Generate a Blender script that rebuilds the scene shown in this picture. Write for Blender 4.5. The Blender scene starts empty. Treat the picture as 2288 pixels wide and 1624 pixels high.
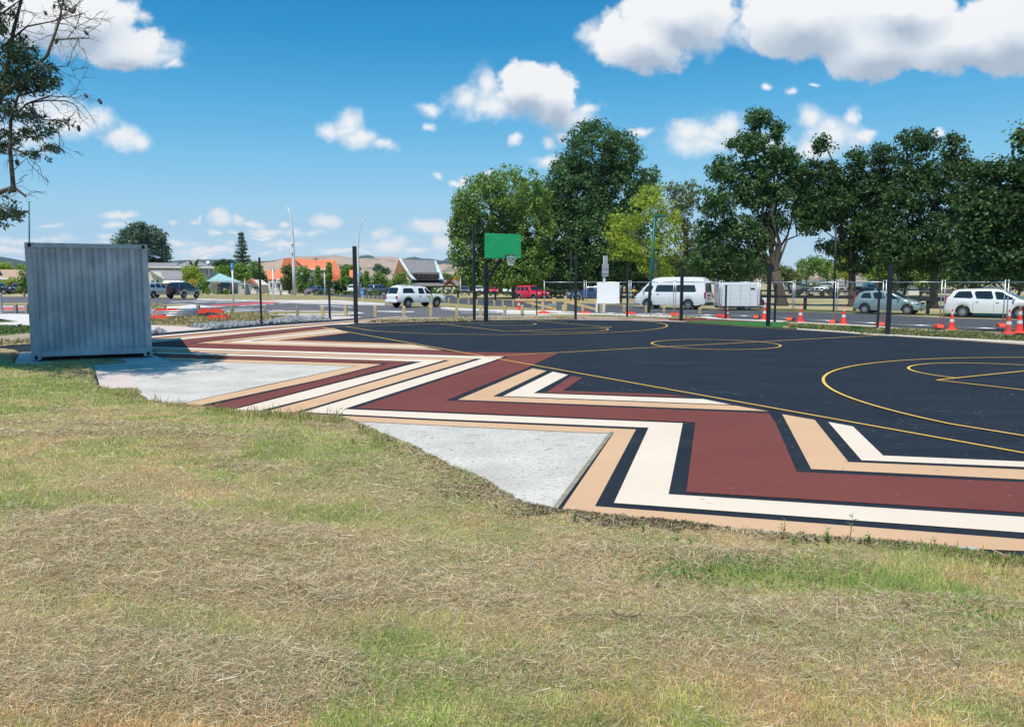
import bpy, bmesh, math, random
import numpy as np
from mathutils import Vector, Matrix
rnd = random.Random(7)
npr = np.random.RandomState(11)
scene = bpy.context.scene
R = math.radians

# ------------------------------------------------------------------ camera
F, CX, CY, H, PITCH = 1742.0, 1144.0, 812.0, 1.81, R(-6.0)
cam_d = bpy.data.cameras.new("camera")
cam = bpy.data.objects.new("camera", cam_d)
scene.collection.objects.link(cam)
cam.location = (0, 0, H)
cam.rotation_euler = (R(90) + PITCH, 0, 0)
cam_d.sensor_fit = 'HORIZONTAL'
cam_d.sensor_width = 36.0
cam_d.lens = 36.0 * F / 2288.0
cam_d.clip_start = 0.05
cam_d.clip_end = 20000
scene.camera = cam
scene.view_settings.view_transform = 'Standard'
scene.view_settings.look = 'None'
scene.view_settings.exposure = 0.08
scene.view_settings.gamma = 1.0

CP, SP = math.cos(PITCH), math.sin(PITCH)
def ray(px, py):
    u = (px - CX) / F; v = (CY - py) / F
    # camera forward (0,CP,SP), up (0,-SP,CP)
    return Vector((u, CP - v * SP, SP + v * CP))
def G(px, py, z=0.0):                       # point on the ground plane seen at a pixel
    d = ray(px, py); t = (z - H) / d.z
    return Vector((d.x * t, d.y * t, z))
def at(px, py, Y):                          # point at depth Y
    d = ray(px, py); t = Y / d.y
    return Vector((d.x * t, Y, H + d.z * t))
REG = dict(R1=(0, 660, .35714), R2=(450, 820, .24038), R3=(900, 820, .28846), R4=(1450, 700, .24631),
           R5=(1900, 780, .26224), R6=(2400, 800, .21853), R7=(2850, 800, .23601),
           A1=(0, 900, .49388), A2=(900, 1000, .48077), A3=(1700, 1000, .39336), A4=(2400, 1000, .43269),
           A5=(1700, 1400, .73864), B5=(900, 1060, .26224), B6=(480, 1060, .27098), B7=(480, 1150, .35839),
           B8=(1050, 1100, .37150), C1=(1240, 920, .13112), C2=(480, 960, .13986), C3=(0, 850, .21552),
           C4=(3180, 960, .11082), T1=(1450, 350, .37150), T2=(2200, 320, .52010), T3=(300, 620, .30594),
           S4=(1800, 0, .69493), S5=(900, 150, .52448), S0=(0, 0, .44332))
def P(r, x, y):                             # survey coordinates of a detail sheet -> picture coordinates
    a = REG[r]; return ((a[0] + x * a[2]) / 1.48164, (a[1] + y * a[2]) / 1.48152)

# ------------------------------------------------------------------ sun
SUN_EL = R(64.0)
SUN_H = Vector((-0.36, -0.933, 0)).normalized()            # horizontal direction towards the sun
sun_dir = Vector((SUN_H.x * math.cos(SUN_EL), SUN_H.y * math.cos(SUN_EL), math.sin(SUN_EL)))
sd = bpy.data.lights.new("sun", 'SUN'); sd.energy = 4.6; sd.angle = R(0.53); sd.color = (1.0, 0.94, 0.84)
so = bpy.data.objects.new("sun", sd); scene.collection.objects.link(so)
so.rotation_euler = sun_dir.to_track_quat('Z', 'Y').to_euler()
so.location = (0, 0, 60)

# ------------------------------------------------------------------ world: sky and clouds
world = bpy.data.worlds.new("World"); scene.world = world; world.use_nodes = True
wt = world.node_tree; wt.nodes.clear()
def sky_world():
    N = wt.nodes; L = wt.links
    out = N.new('ShaderNodeOutputWorld')
    sky = N.new('ShaderNodeTexSky'); sky.sky_type = 'NISHITA'; sky.sun_disc = False
    sky.sun_elevation = SUN_EL
    sky.sun_rotation = math.atan2(SUN_H.x, SUN_H.y)
    sky.altitude = 0; sky.air_density = 1.0; sky.dust_density = 0.0; sky.ozone_density = 3.0
    # camera-like colour response of the sky: its red channel graded to deep cyan-blue overhead, pale blue low down
    sc = N.new('ShaderNodeSeparateColor'); L.new(sky.outputs[0], sc.inputs[0])
    fac = N.new('ShaderNodeMath'); fac.operation = 'MULTIPLY'; fac.inputs[1].default_value = .1; L.new(sc.outputs[0], fac.inputs[0])
    gr = N.new('ShaderNodeValToRGB'); L.new(fac.outputs[0], gr.inputs[0])
    ge = gr.color_ramp.elements; stops = [(.13, (.008, .205, .49)), (.165, (.018, .275, .59)), (.22, (.085, .41, .73)), (.30, (.20, .54, .82)), (.42, (.35, .65, .87)), (.68, (.53, .74, .89)), (1.0, (.62, .78, .90))]
    ge[0].position = stops[0][0]; ge[0].color = (*stops[0][1], 1); ge[1].position = 1.0; ge[1].color = (*stops[-1][1], 1)
    for p, c in stops[1:-1]: k = ge.new(p); k.color = (*c, 1)
    up = N.new('ShaderNodeVectorMath'); up.operation = 'SCALE'; up.inputs['Scale'].default_value = 10.0; L.new(gr.outputs[0], up.inputs[0])
    bg = N.new('ShaderNodeBackground'); bg.inputs[1].default_value = 0.1
    L.new(up.outputs[0], bg.inputs[0])
    tc = N.new('ShaderNodeTexCoord')
    # cloud layer in the direction plane  (x/y, z/y)
    blobs = []
    def B(r, x, y, a, b):            # centre, half-sizes in sheet units
        p = P(r, x, y); s = REG[r][2] / 1.4816
        d = ray(*p); blobs.append((d.x / d.y, d.z / d.y, a * s / F, b * s / F))
    # upper left pair
    B('S0', 380, 120, 620, 190); B('S0', 620, 120, 430, 260); B('S0', 850, 330, 330, 180); B('S0', 1120, 400, 250, 120); B('S0', 1260, 470, 130, 55)
    B('S0', 300, 800, 360, 150); B('S0', 480, 880, 260, 120); B('S0', 640, 920, 280, 140); B('S0', 740, 880, 130, 110); B('S0', 900, 1020, 220, 100); B('S0', 1030, 1040, 110, 70)
    B('S0', 150, 1000, 300, 160)
    # centre
    B('S5', 480, 540, 140, 70); B('S5', 490, 490, 105, 115); B('S5', 380, 530, 100, 75); B('S5', 560, 590, 170, 80); B('S5', 700, 640, 110, 50); B('S5', 740, 630, 40, 55)
    B('S5', 1360, 240, 120, 130); B('S5', 1600, 260, 190, 150); B('S5', 1760, 150, 50, 45); B('S5', 1220, 330, 160, 110); B('S5', 1000, 400, 110, 60)
    B('S5', 1480, 330, 230, 110); B('S5', 1400, 400, 350, 100); B('S5', 1700, 400, 330, 130); B('S5', 1900, 440, 170, 100); B('S5', 1990, 400, 90, 40)
    B('S5', 1000, 505, 60, 28); B('S5', 1540, 585, 60, 42); B('S5', 1735, 610, 75, 45); B('S5', 1840, 570, 70, 50)
    B('S5', 1040, 825, 55, 32); B('S5', 1160, 860, 70, 20); B('S5', 1225, 840, 38, 30); B('S5', 1740, 730, 120, 60); B('S5', 1370, 815, 50, 30)
    # big upper right bank
    B('S4', 260, 170, 130, 85); B('S4', 480, 190, 240, 140); B('S4', 640, 60, 260, 150); B('S4', 760, 190, 120, 100); B('S4', 1000, 150, 200, 110)
    B('S4', 1250, 90, 330, 170); B('S4', 1600, 190, 330, 160); B('S4', 2000, 200, 380, 150); B('S4', 2250, 160, 300, 190); B('S4', 1190, 260, 50, 50); B('S4', 1700, 40, 300, 120)
    B('S4', 30, 450, 130, 130); B('S4', 100, 560, 150, 90)
    # above the trees
    B('S4', 700, 630, 130, 85); B('S4', 860, 610, 110, 75); B('S4', 800, 650, 200, 80); B('S4', 780, 690, 260, 80); B('S4', 1000, 690, 220, 80)
    B('S4', 1260, 570, 85, 75); B('S4', 1460, 570, 60, 70); B('S4', 1360, 600, 130, 80); B('S4', 1370, 640, 190, 80); B('S4', 1530, 650, 110, 30); B('S4', 1300, 710, 150, 50)
    B('S4', 1175, 445, 30, 28); B('S4', 1290, 410, 35, 14); B('S4', 1070, 415, 40, 22); B('S4', 1880, 630, 50, 20); B('S4', 450, 620, 70, 24)
    # low far clouds
    B('T3', 320, 310, 200, 42); B('T3', 230, 405, 210, 55); B('T3', 880, 390, 100, 42); B('T3', 1140, 410, 120, 62); B('T3', 1210, 370, 40, 45)
    B('T3', 1450, 360, 150, 110); B('T3', 1590, 370, 80, 75); B('T3', 1380, 520, 90, 38); B('T3', 1570, 520, 150, 34); B('T3', 1170, 670, 130, 42); B('T3', 1320, 680, 70, 30)
    B('T3', 2070, 400, 90, 48); B('T3', 1900, 480, 240, 55); B('T3', 2200, 480, 120, 60); B('T3', 150, 540, 120, 44); B('T3', 150, 600, 100, 18)
    B('T3', 1520, 640, 100, 28); B('T3', 2040, 660, 70, 40); B('T3', 1850, 545, 160, 24); B('T3', 1200, 750, 260, 24); B('T3', 1900, 700, 90, 26); B('T3', 500, 760, 400, 22)
    for (x, y, a, b) in [(868, 545, 60, 16), (845, 520, 30, 18), (965, 510, 66, 18), (930, 558, 50, 12), (990, 540, 40, 26),
                         (725, 497, 38, 17), (770, 560, 80, 10), (60, 535, 120, 13), (20, 556, 100, 10), (470, 562, 120, 10), (250, 480, 60, 12), (395, 545, 60, 10), (640, 545, 70, 9), (560, 500, 26, 10), (880, 590, 60, 7), (200, 590, 90, 8), (700, 520, 40, 9), (110, 500, 50, 9), (780, 585, 70, 7), (940, 505, 26, 9)]:
        d = ray(x, y); blobs.append((d.x / d.y, d.z / d.y, a / F, b / F))
    grp = bpy.data.node_groups.new("cloud_field", 'ShaderNodeTree')
    grp.interface.new_socket(name="P", in_out='INPUT', socket_type='NodeSocketVector')
    grp.interface.new_socket(name="D", in_out='OUTPUT', socket_type='NodeSocketFloat')
    gn, gl = grp.nodes, grp.links
    gi = gn.new('NodeGroupInput'); go = gn.new('NodeGroupOutput')
    def VM(op, a=None, b=None, c=None):
        n = gn.new('ShaderNodeVectorMath'); n.operation = op
        for i, v in enumerate((a, b, c)):
            if v is None: continue
            if isinstance(v, (tuple, list)): n.inputs[i].default_value = v
            else: gl.new(v, n.inputs[i])
        return n
    def MA(op, a, b=None, c=None, clamp=False, nn=gn, ll=gl):
        n = nn.new('ShaderNodeMath'); n.operation = op; n.use_clamp = clamp
        for i, v in enumerate((a, b, c)):
            if v is None: continue
            if isinstance(v, (int, float)): n.inputs[i].default_value = v
            else: ll.new(v, n.inputs[i])
        return n.outputs[0]
    # warp
    nz = gn.new('ShaderNodeTexNoise'); nz.inputs['Scale'].default_value = 18; nz.inputs['Detail'].default_value = 4; nz.inputs['Roughness'].default_value = .6
    gl.new(gi.outputs[0], nz.inputs['Vector'])
    w0 = VM('SUBTRACT', nz.outputs['Color'], (.5, .5, .5)); w1 = VM('MULTIPLY', w0.outputs[0], (.040, .030, 0))
    pw = VM('ADD', gi.outputs[0], w1.outputs[0])
    def chain(src, bl):
        acc = None
        for (u, v, a, b) in bl:
            m = VM('MULTIPLY_ADD', src, (1 / a, 1 / b, 0), (-u / a, -v / b, 0))
            ln = VM('LENGTH', m.outputs[0]).outputs['Value']
            acc = ln if acc is None else MA('SMOOTH_MIN', acc, ln, .30)
        return MA('SUBTRACT', 1.16, acc)
    big = [q for q in blobs if q[3] > .030]; small = [q for q in blobs if q[3] <= .030]
    nb = chain(pw.outputs[0], big); ns = chain(pw.outputs[0], small)
    n2 = gn.new('ShaderNodeTexNoise'); n2.inputs['Scale'].default_value = 22; n2.inputs['Detail'].default_value = 8; n2.inputs['Roughness'].default_value = .6
    gl.new(gi.outputs[0], n2.inputs['Vector'])
    nn_ = MA('SUBTRACT', n2.outputs['Fac'], .50)
    f = MA('MAXIMUM', MA('MULTIPLY_ADD', nn_, 1.25, nb), MA('MULTIPLY', MA('MULTIPLY_ADD', nn_, 2.0, ns), .27))
    gl.new(f, go.inputs[0])
    # the same big heaps seen a little higher towards the sun, for their lit tops and grey bases
    grp.interface.new_socket(name="A", in_out='OUTPUT', socket_type='NodeSocketFloat')
    sh = VM('ADD', pw.outputs[0], (-.006, .030, 0))
    fb = chain(sh.outputs[0], big)
    gl.new(MA('MULTIPLY_ADD', nn_, .9, fb), go.inputs[1])
    # world side
    sep = N.new('ShaderNodeSeparateXYZ'); L.new(tc.outputs['Generated'], sep.inputs[0])
    def WM(op, a, b=None, c=None, clamp=False): return MA(op, a, b, c, clamp, N, L)
    yy = WM('MAXIMUM', sep.outputs[1], .05)
    u = WM('DIVIDE', sep.outputs[0], yy); v = WM('DIVIDE', sep.outputs[2], yy)
    cmb = N.new('ShaderNodeCombineXYZ'); L.new(u, cmb.inputs[0]); L.new(v, cmb.inputs[1])
    g1 = N.new('ShaderNodeGroup'); g1.node_tree = grp; L.new(cmb.outputs[0], g1.inputs[0])
    front = WM('MULTIPLY', WM('SUBTRACT', sep.outputs[1], .05), 12, None, True)
    mask = WM('MULTIPLY', WM('MULTIPLY', WM('SUBTRACT', g1.outputs[0], .02), 3.4, None, True), front)
    mr = N.new('ShaderNodeMapRange'); mr.interpolation_type = 'SMOOTHSTEP'; L.new(mask, mr.inputs[0])
    mr.inputs[3].default_value = 0; mr.inputs[4].default_value = .97
    thick = WM('MULTIPLY', g1.outputs[0], 1.0)
    above = WM('MULTIPLY', WM('MAXIMUM', g1.outputs[1], 0), 1.0)
    edge = WM('SUBTRACT', thick, above)                      # >0 : thin above = lit top
    lit = WM('ADD', WM('MULTIPLY', edge, .55), WM('MULTIPLY_ADD', above, -.62, .98), None, True)
    cr = N.new('ShaderNodeValToRGB'); L.new(lit, cr.inputs[0])
    e = cr.color_ramp.elements
    e[0].position = .15; e[0].color = (.47, .55, .66, 1)
    e[1].position = 1.0; e[1].color = (1.0, 1.0, 1.0, 1)
    e2 = cr.color_ramp.elements.new(.62); e2.color = (.76, .81, .88, 1)
    bc = N.new('ShaderNodeBackground'); bc.inputs[1].default_value = .92; L.new(cr.outputs[0], bc.inputs[0])
    mix = N.new('ShaderNodeMixShader'); L.new(mr.outputs[0], mix.inputs[0]); L.new(bg.outputs[0], mix.inputs[1]); L.new(bc.outputs[0], mix.inputs[2])
    L.new(mix.outputs[0], out.inputs[0])
SKY_VAL = 1.0
sky_world()
world.cycles.sampling_method = 'MANUAL'; world.cycles.sample_map_resolution = 256

# ------------------------------------------------------------------ object helpers
def link(o): scene.collection.objects.link(o); return o
def tag(o, label=None, cat=None, group=None, kind=None):
    if label: o['label'] = label
    if cat: o['category'] = cat
    if group: o['group'] = group
    if kind: o['kind'] = kind
    return o
def empty(name, loc=(0, 0, 0), rz=0.0, label=None, cat=None, group=None, scale=1.0):
    o = bpy.data.objects.new(name, None); link(o); o.empty_display_size = .2
    o.location = loc; o.rotation_euler = (0, 0, rz); o.scale = (scale,) * 3
    return tag(o, label, cat, group)
def struct(o): return tag(o, kind='structure')
def children(o): return [c for c in scene.collection.objects if c.parent == o]
def copy_tree(o, parent=None, kids=None):
    if kids is None:
        kids = {}
        for c in scene.collection.objects:
            if c.parent: kids.setdefault(c.parent, []).append(c)
    c = o.copy(); link(c)
    if parent: c.parent = parent
    for ch in kids.get(o, []): copy_tree(ch, c, kids)
    return c
class MB:
    """collects geometry for one mesh object"""
    def __init__(s): s.v = []; s.f = []; s.m = []; s.mi = 0
    def add(s, vs, fs):
        n = len(s.v); s.v += [tuple(v) for v in vs]; s.f += [tuple(n + i for i in f) for f in fs]; s.m += [s.mi] * len(fs); return s
    def box(s, c, d, rz=0, bev=0.0, M=None):
        x, y, z = d[0] / 2, d[1] / 2, d[2] / 2
        if bev > 0:
            b = min(bev, x * .9, y * .9, z * .9)
            vs = []
            for sx in (-1, 1):
                for sy in (-1, 1):
                    for sz in (-1, 1):
                        vs += [(sx * x, sy * (y - b), sz * (z - b)), (sx * (x - b), sy * y, sz * (z - b)), (sx * (x - b), sy * (y - b), sz * z)]
            bm = bmesh.new()
            for v in vs: bm.verts.new(v)
            bmesh.ops.convex_hull(bm, input=bm.verts)
            bm.verts.index_update()
            vs = [v.co.copy() for v in bm.verts]; fs = [[v.index for v in f.verts] for f in bm.faces]
            bm.free()
        else:
            vs = [Vector((sx * x, sy * y, sz * z)) for sx in (-1, 1) for sy in (-1, 1) for sz in (-1, 1)]
            fs = [(0, 1, 3, 2), (4, 6, 7, 5), (0, 4, 5, 1), (2, 3, 7, 6), (0, 2, 6, 4), (1, 5, 7, 3)]
        T = Matrix.Translation(c) @ Matrix.Rotation(rz, 4, 'Z')
        if M is not None: T = M @ T
        return s.add([T @ Vector(v) for v in vs], fs)
    def tube(s, pts, r, n=8, caps=True, up=None):
        pts = [Vector(p) for p in pts]; rr = r if isinstance(r, (list, tuple)) else [r] * len(pts)
        vs, fs = [], []
        pa = None
        for i, p in enumerate(pts):
            d = (pts[min(i + 1, len(pts) - 1)] - pts[max(i - 1, 0)])
            if d.length < 1e-9: d = Vector((0, 0, 1))
            d.normalize()
            if pa is None:
                a = Vector((0, 0, 1)) if abs(d.z) < .9 else Vector((1, 0, 0))
                pa = (a - d * a.dot(d)).normalized()
            else:
                pa = (pa - d * pa.dot(d)).normalized()
            b = d.cross(pa)
            for k in range(n):
                t = 2 * math.pi * (k + .5) / n
                vs.append(p + (pa * math.cos(t) + b * math.sin(t)) * rr[i])
        for i in range(len(pts) - 1):
            for k in range(n):
                k2 = (k + 1) % n
                fs.append((i * n + k, i * n + k2, (i + 1) * n + k2, (i + 1) * n + k))
        if caps:
            fs.append(tuple(range(n - 1, -1, -1))); fs.append(tuple((len(pts) - 1) * n + k for k in range(n)))
        return s.add(vs, fs)
    def lathe(s, prof, n=16, M=None, caps=False):
        vs, fs = [], []
        for (r, z) in prof:
            for k in range(n):
                t = 2 * math.pi * k / n; vs.append(Vector((r * math.cos(t), r * math.sin(t), z)))
        for i in range(len(prof) - 1):
            for k in range(n):
                k2 = (k + 1) % n; fs.append((i * n + k, i * n + k2, (i + 1) * n + k2, (i + 1) * n + k))
        if caps: fs.append(tuple(range(n - 1, -1, -1))); fs.append(tuple((len(prof) - 1) * n + k for k in range(n)))
        if M is not None: vs = [M @ v for v in vs]
        return s.add(vs, fs)
    def prism(s, poly, t, M=None):
        """poly: 2D outline (x,z); extruded along y from 0 to t"""
        n = len(poly)
        vs = [Vector((p[0], 0, p[1])) for p in poly] + [Vector((p[0], t, p[1])) for p in poly]
        fs = [tuple(range(n)), tuple(range(2 * n - 1, n - 1, -1))] + [(i, i + n, (i + 1) % n + n, (i + 1) % n) for i in range(n)]
        if M is not None: vs = [M @ v for v in vs]
        return s.add(vs, fs)
    def slab(s, pts, t):
        """closed plate through 3D points, thickened downwards by t"""
        pts = [Vector(p) for p in pts]; n = len(pts)
        nrm = (pts[1] - pts[0]).cross(pts[2] - pts[0]).normalized()
        if nrm.z < 0: nrm = -nrm
        vs = pts + [p - nrm * t for p in pts]
        fs = [tuple(range(n)), tuple(range(2 * n - 1, n - 1, -1))] + [(i, i + n, (i + 1) % n + n, (i + 1) % n) for i in range(n)]
        return s.add(vs, fs)
    def build(s, name, mats, parent=None, smooth=False, fix=True, angle=None):
        me = bpy.data.meshes.new(name); me.from_pydata(s.v, [], s.f)
        if not isinstance(mats, (list, tuple)): mats = [mats]
        for m in mats: me.materials.append(m)
        if len(mats) > 1: me.polygons.foreach_set('material_index', s.m)
        if fix:
            bm = bmesh.new(); bm.from_mesh(me); bmesh.ops.recalc_face_normals(bm, faces=bm.faces); bm.to_mesh(me); bm.free()
        if smooth: me.polygons.foreach_set('use_smooth', [True] * len(me.polygons))
        if angle: 
            me.polygons.foreach_set('use_smooth', [True] * len(me.polygons))
            me.set_sharp_from_angle(angle=R(angle))
        me.update()
        o = bpy.data.objects.new(name, me); link(o)
        if parent is not None: o.parent = parent
        return o
def npmesh(name, verts, faces, mat, parent=None, col=None, smooth=False):
    """fast mesh from numpy arrays; faces (n,k); col (nfaces,3) written to a face attribute 'tint'"""
    me = bpy.data.meshes.new(name); k = faces.shape[1]; nf = len(faces)
    me.vertices.add(len(verts)); me.vertices.foreach_set('co', np.ascontiguousarray(verts, dtype=np.float32).ravel())
    me.loops.add(nf * k); me.loops.foreach_set('vertex_index', np.ascontiguousarray(faces, dtype=np.int32).ravel())
    me.polygons.add(nf); me.polygons.foreach_set('loop_start', np.arange(0, nf * k, k, dtype=np.int32))
    me.polygons.foreach_set('loop_total', np.full(nf, k, dtype=np.int32))
    if smooth: me.polygons.foreach_set('use_smooth', np.ones(nf, dtype=bool))
    for m in (mat if isinstance(mat, (list, tuple)) else [mat]): me.materials.append(m)
    me.update(calc_edges=True)
    if col is not None:
        a = me.attributes.new('tint', 'FLOAT_COLOR', 'FACE')
        c4 = np.ones((nf, 4), dtype=np.float32); c4[:, :3] = col; a.data.foreach_set('color', c4.ravel())
    o = bpy.data.objects.new(name, me); link(o)
    if parent is not None: o.parent = parent
    return o

# ------------------------------------------------------------------ materials
def mat(name, col, rough=.6, metal=0.0, var=.0, vscale=6.0, bump=.0, bscale=40.0, spec=.5, coat=0.0, dirt=None, detail=4, alpha=None, trans=None):
    m = bpy.data.materials.new(name); m.use_nodes = True; nt = m.node_tree; b = nt.nodes['Principled BSDF']
    b.inputs['Roughness'].default_value = rough; b.inputs['Metallic'].default_value = metal
    b.inputs['Specular IOR Level'].default_value = spec; b.inputs['Coat Weight'].default_value = coat
    b.inputs['Coat Roughness'].default_value = .08
    c = (*col, 1)
    tc = nt.nodes.new('ShaderNodeTexCoord')
    src = None
    if var > 0:
        n = nt.nodes.new('ShaderNodeTexNoise'); n.inputs['Scale'].default_value = vscale; n.inputs['Detail'].default_value = detail; n.inputs['Roughness'].default_value = .65
        nt.links.new(tc.outputs['Object'], n.inputs['Vector'])
        r = nt.nodes.new('ShaderNodeValToRGB'); nt.links.new(n.outputs['Fac'], r.inputs[0])
        lo = tuple(max(0, x * (1 - var)) for x in col); hi = tuple(min(1, x * (1 + var)) for x in col)
        r.color_ramp.elements[0].position = .3; r.color_ramp.elements[1].position = .7
        r.color_ramp.elements[0].color = (*lo, 1); r.color_ramp.elements[1].color = (*hi, 1)
        src = r.outputs[0]
        if dirt:
            n2 = nt.nodes.new('ShaderNodeTexNoise'); n2.inputs['Scale'].default_value = dirt[1]; n2.inputs['Detail'].default_value = 6
            nt.links.new(tc.outputs['Object'], n2.inputs['Vector'])
            mr = nt.nodes.new('ShaderNodeMapRange'); mr.inputs[1].default_value = dirt[2]; mr.inputs[2].default_value = dirt[2] + .12; mr.inputs[4].default_value = dirt[3]
            nt.links.new(n2.outputs['Fac'], mr.inputs[0])
            mx = nt.nodes.new('ShaderNodeMix'); mx.data_type = 'RGBA'; nt.links.new(mr.outputs[0], mx.inputs[0]); nt.links.new(src, mx.inputs[6]); mx.inputs[7].default_value = (*dirt[0], 1)
            src = mx.outputs[2]
        nt.links.new(src, b.inputs['Base Color'])
    else:
        b.inputs['Base Color'].default_value = c
    if bump > 0:
        n = nt.nodes.new('ShaderNodeTexNoise'); n.inputs['Scale'].default_value = bscale; n.inputs['Detail'].default_value = 5
        nt.links.new(tc.outputs['Object'], n.inputs['Vector'])
        bp = nt.nodes.new('ShaderNodeBump'); bp.inputs['Strength'].default_value = bump; bp.inputs['Distance'].default_value = .02
        nt.links.new(n.outputs['Fac'], bp.inputs['Height']); nt.links.new(bp.outputs[0], b.inputs['Normal'])
    return m
def leafmat(name, c1, c2, c3, trans=.35, rough=.5):
    m = bpy.data.materials.new(name); m.use_nodes = True; nt = m.node_tree; b = nt.nodes['Principled BSDF']
    g = nt.nodes.new('ShaderNodeNewGeometry'); r = nt.nodes.new('ShaderNodeValToRGB')
    nt.links.new(g.outputs['Random Per Island'], r.inputs[0])
    e = r.color_ramp.elements; e[0].color = (*c1, 1); e[1].color = (*c3, 1); e[0].position = .05; e[1].position = .95
    k = e.new(.5); k.color = (*c2, 1)
    b.inputs['Roughness'].default_value = rough; b.inputs['Specular IOR Level'].default_value = .35
    nt.links.new(r.outputs[0], b.inputs['Base Color'])
    t = nt.nodes.new('ShaderNodeBsdfTranslucent')
    hs = nt.nodes.new('ShaderNodeHueSaturation'); hs.inputs['Value'].default_value = 1.3; hs.inputs['Hue'].default_value = .48
    nt.links.new(r.outputs[0], hs.inputs['Color']); nt.links.new(hs.outputs[0], t.inputs[0])
    mx = nt.nodes.new('ShaderNodeMixShader'); mx.inputs[0].default_value = trans
    nt.links.new(b.outputs[0], mx.inputs[1]); nt.links.new(t.outputs[0], mx.inputs[2])
    nt.links.new(mx.outputs[0], nt.nodes['Material Output'].inputs[0])
    return m
def tintmat(name, trans=.25, rough=.7):
    m = bpy.data.materials.new(name); m.use_nodes = True; nt = m.node_tree; b = nt.nodes['Principled BSDF']
    a = nt.nodes.new('ShaderNodeAttribute'); a.attribute_name = 'tint'
    b.inputs['Roughness'].default_value = rough; b.inputs['Specular IOR Level'].default_value = .2
    nt.links.new(a.outputs['Color'], b.inputs['Base Color'])
    t = nt.nodes.new('ShaderNodeBsdfTranslucent'); nt.links.new(a.outputs['Color'], t.inputs[0])
    mx = nt.nodes.new('ShaderNodeMixShader'); mx.inputs[0].default_value = trans
    nt.links.new(b.outputs[0], mx.inputs[1]); nt.links.new(t.outputs[0], mx.inputs[2])
    nt.links.new(mx.outputs[0], nt.nodes['Material Output'].inputs[0])
    return m
M = {}
M['glass'] = mat('dark_glass', (.012, .018, .022), .06, spec=.8)
M['tyre'] = mat('tyre_rubber', (.018, .018, .02), .85)
M['alloy'] = mat('alloy_rim', (.55, .56, .58), .3, .7)
M['plastic_black'] = mat('black_plastic', (.02, .022, .025), .6)
M['plastic_grey'] = mat('grey_plastic', (.17, .19, .21), .6)
M['light_red'] = mat('tail_lens', (.45, .015, .02), .15, spec=.7)
M['light_clear'] = mat('head_lens', (.62, .64, .66), .08, spec=.8)
M['plate'] = mat('plate_white', (.6, .6, .6), .5)
M['black_steel'] = mat('black_powdercoat', (.009, .011, .016), .55, var=.25, vscale=3)
M['galv'] = mat('galvanised_steel', (.42, .44, .47), .38, .75, var=.15, vscale=9)
M['pole_white'] = mat('white_pole', (.7, .71, .72), .5, var=.08, vscale=4)
M['orange'] = mat('orange_plastic', (.85, .075, .035), .5, var=.18, vscale=7)
M['wood'] = mat('bollard_wood', (.46, .36, .20), .8, var=.3, vscale=12, bump=.3, bscale=60)
M['wood_old'] = mat('weathered_wood', (.27, .24, .18), .85, var=.35, vscale=14, bump=.3, bscale=60)
M['timber'] = mat('new_timber', (.60, .42, .19), .75, var=.2, vscale=8)
M['rail_black'] = mat('stained_rail', (.022, .022, .024), .8)
M['concrete'] = mat('pale_concrete', (.66, .60, .56), .85, var=.13, vscale=.8, bump=.15, bscale=80)
M['concrete_grey'] = mat('grey_concrete', (.50, .50, .49), .85, var=.15, vscale=1.3, bump=.15, bscale=80)
from mathutils.geometry import tessellate_polygon
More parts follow.
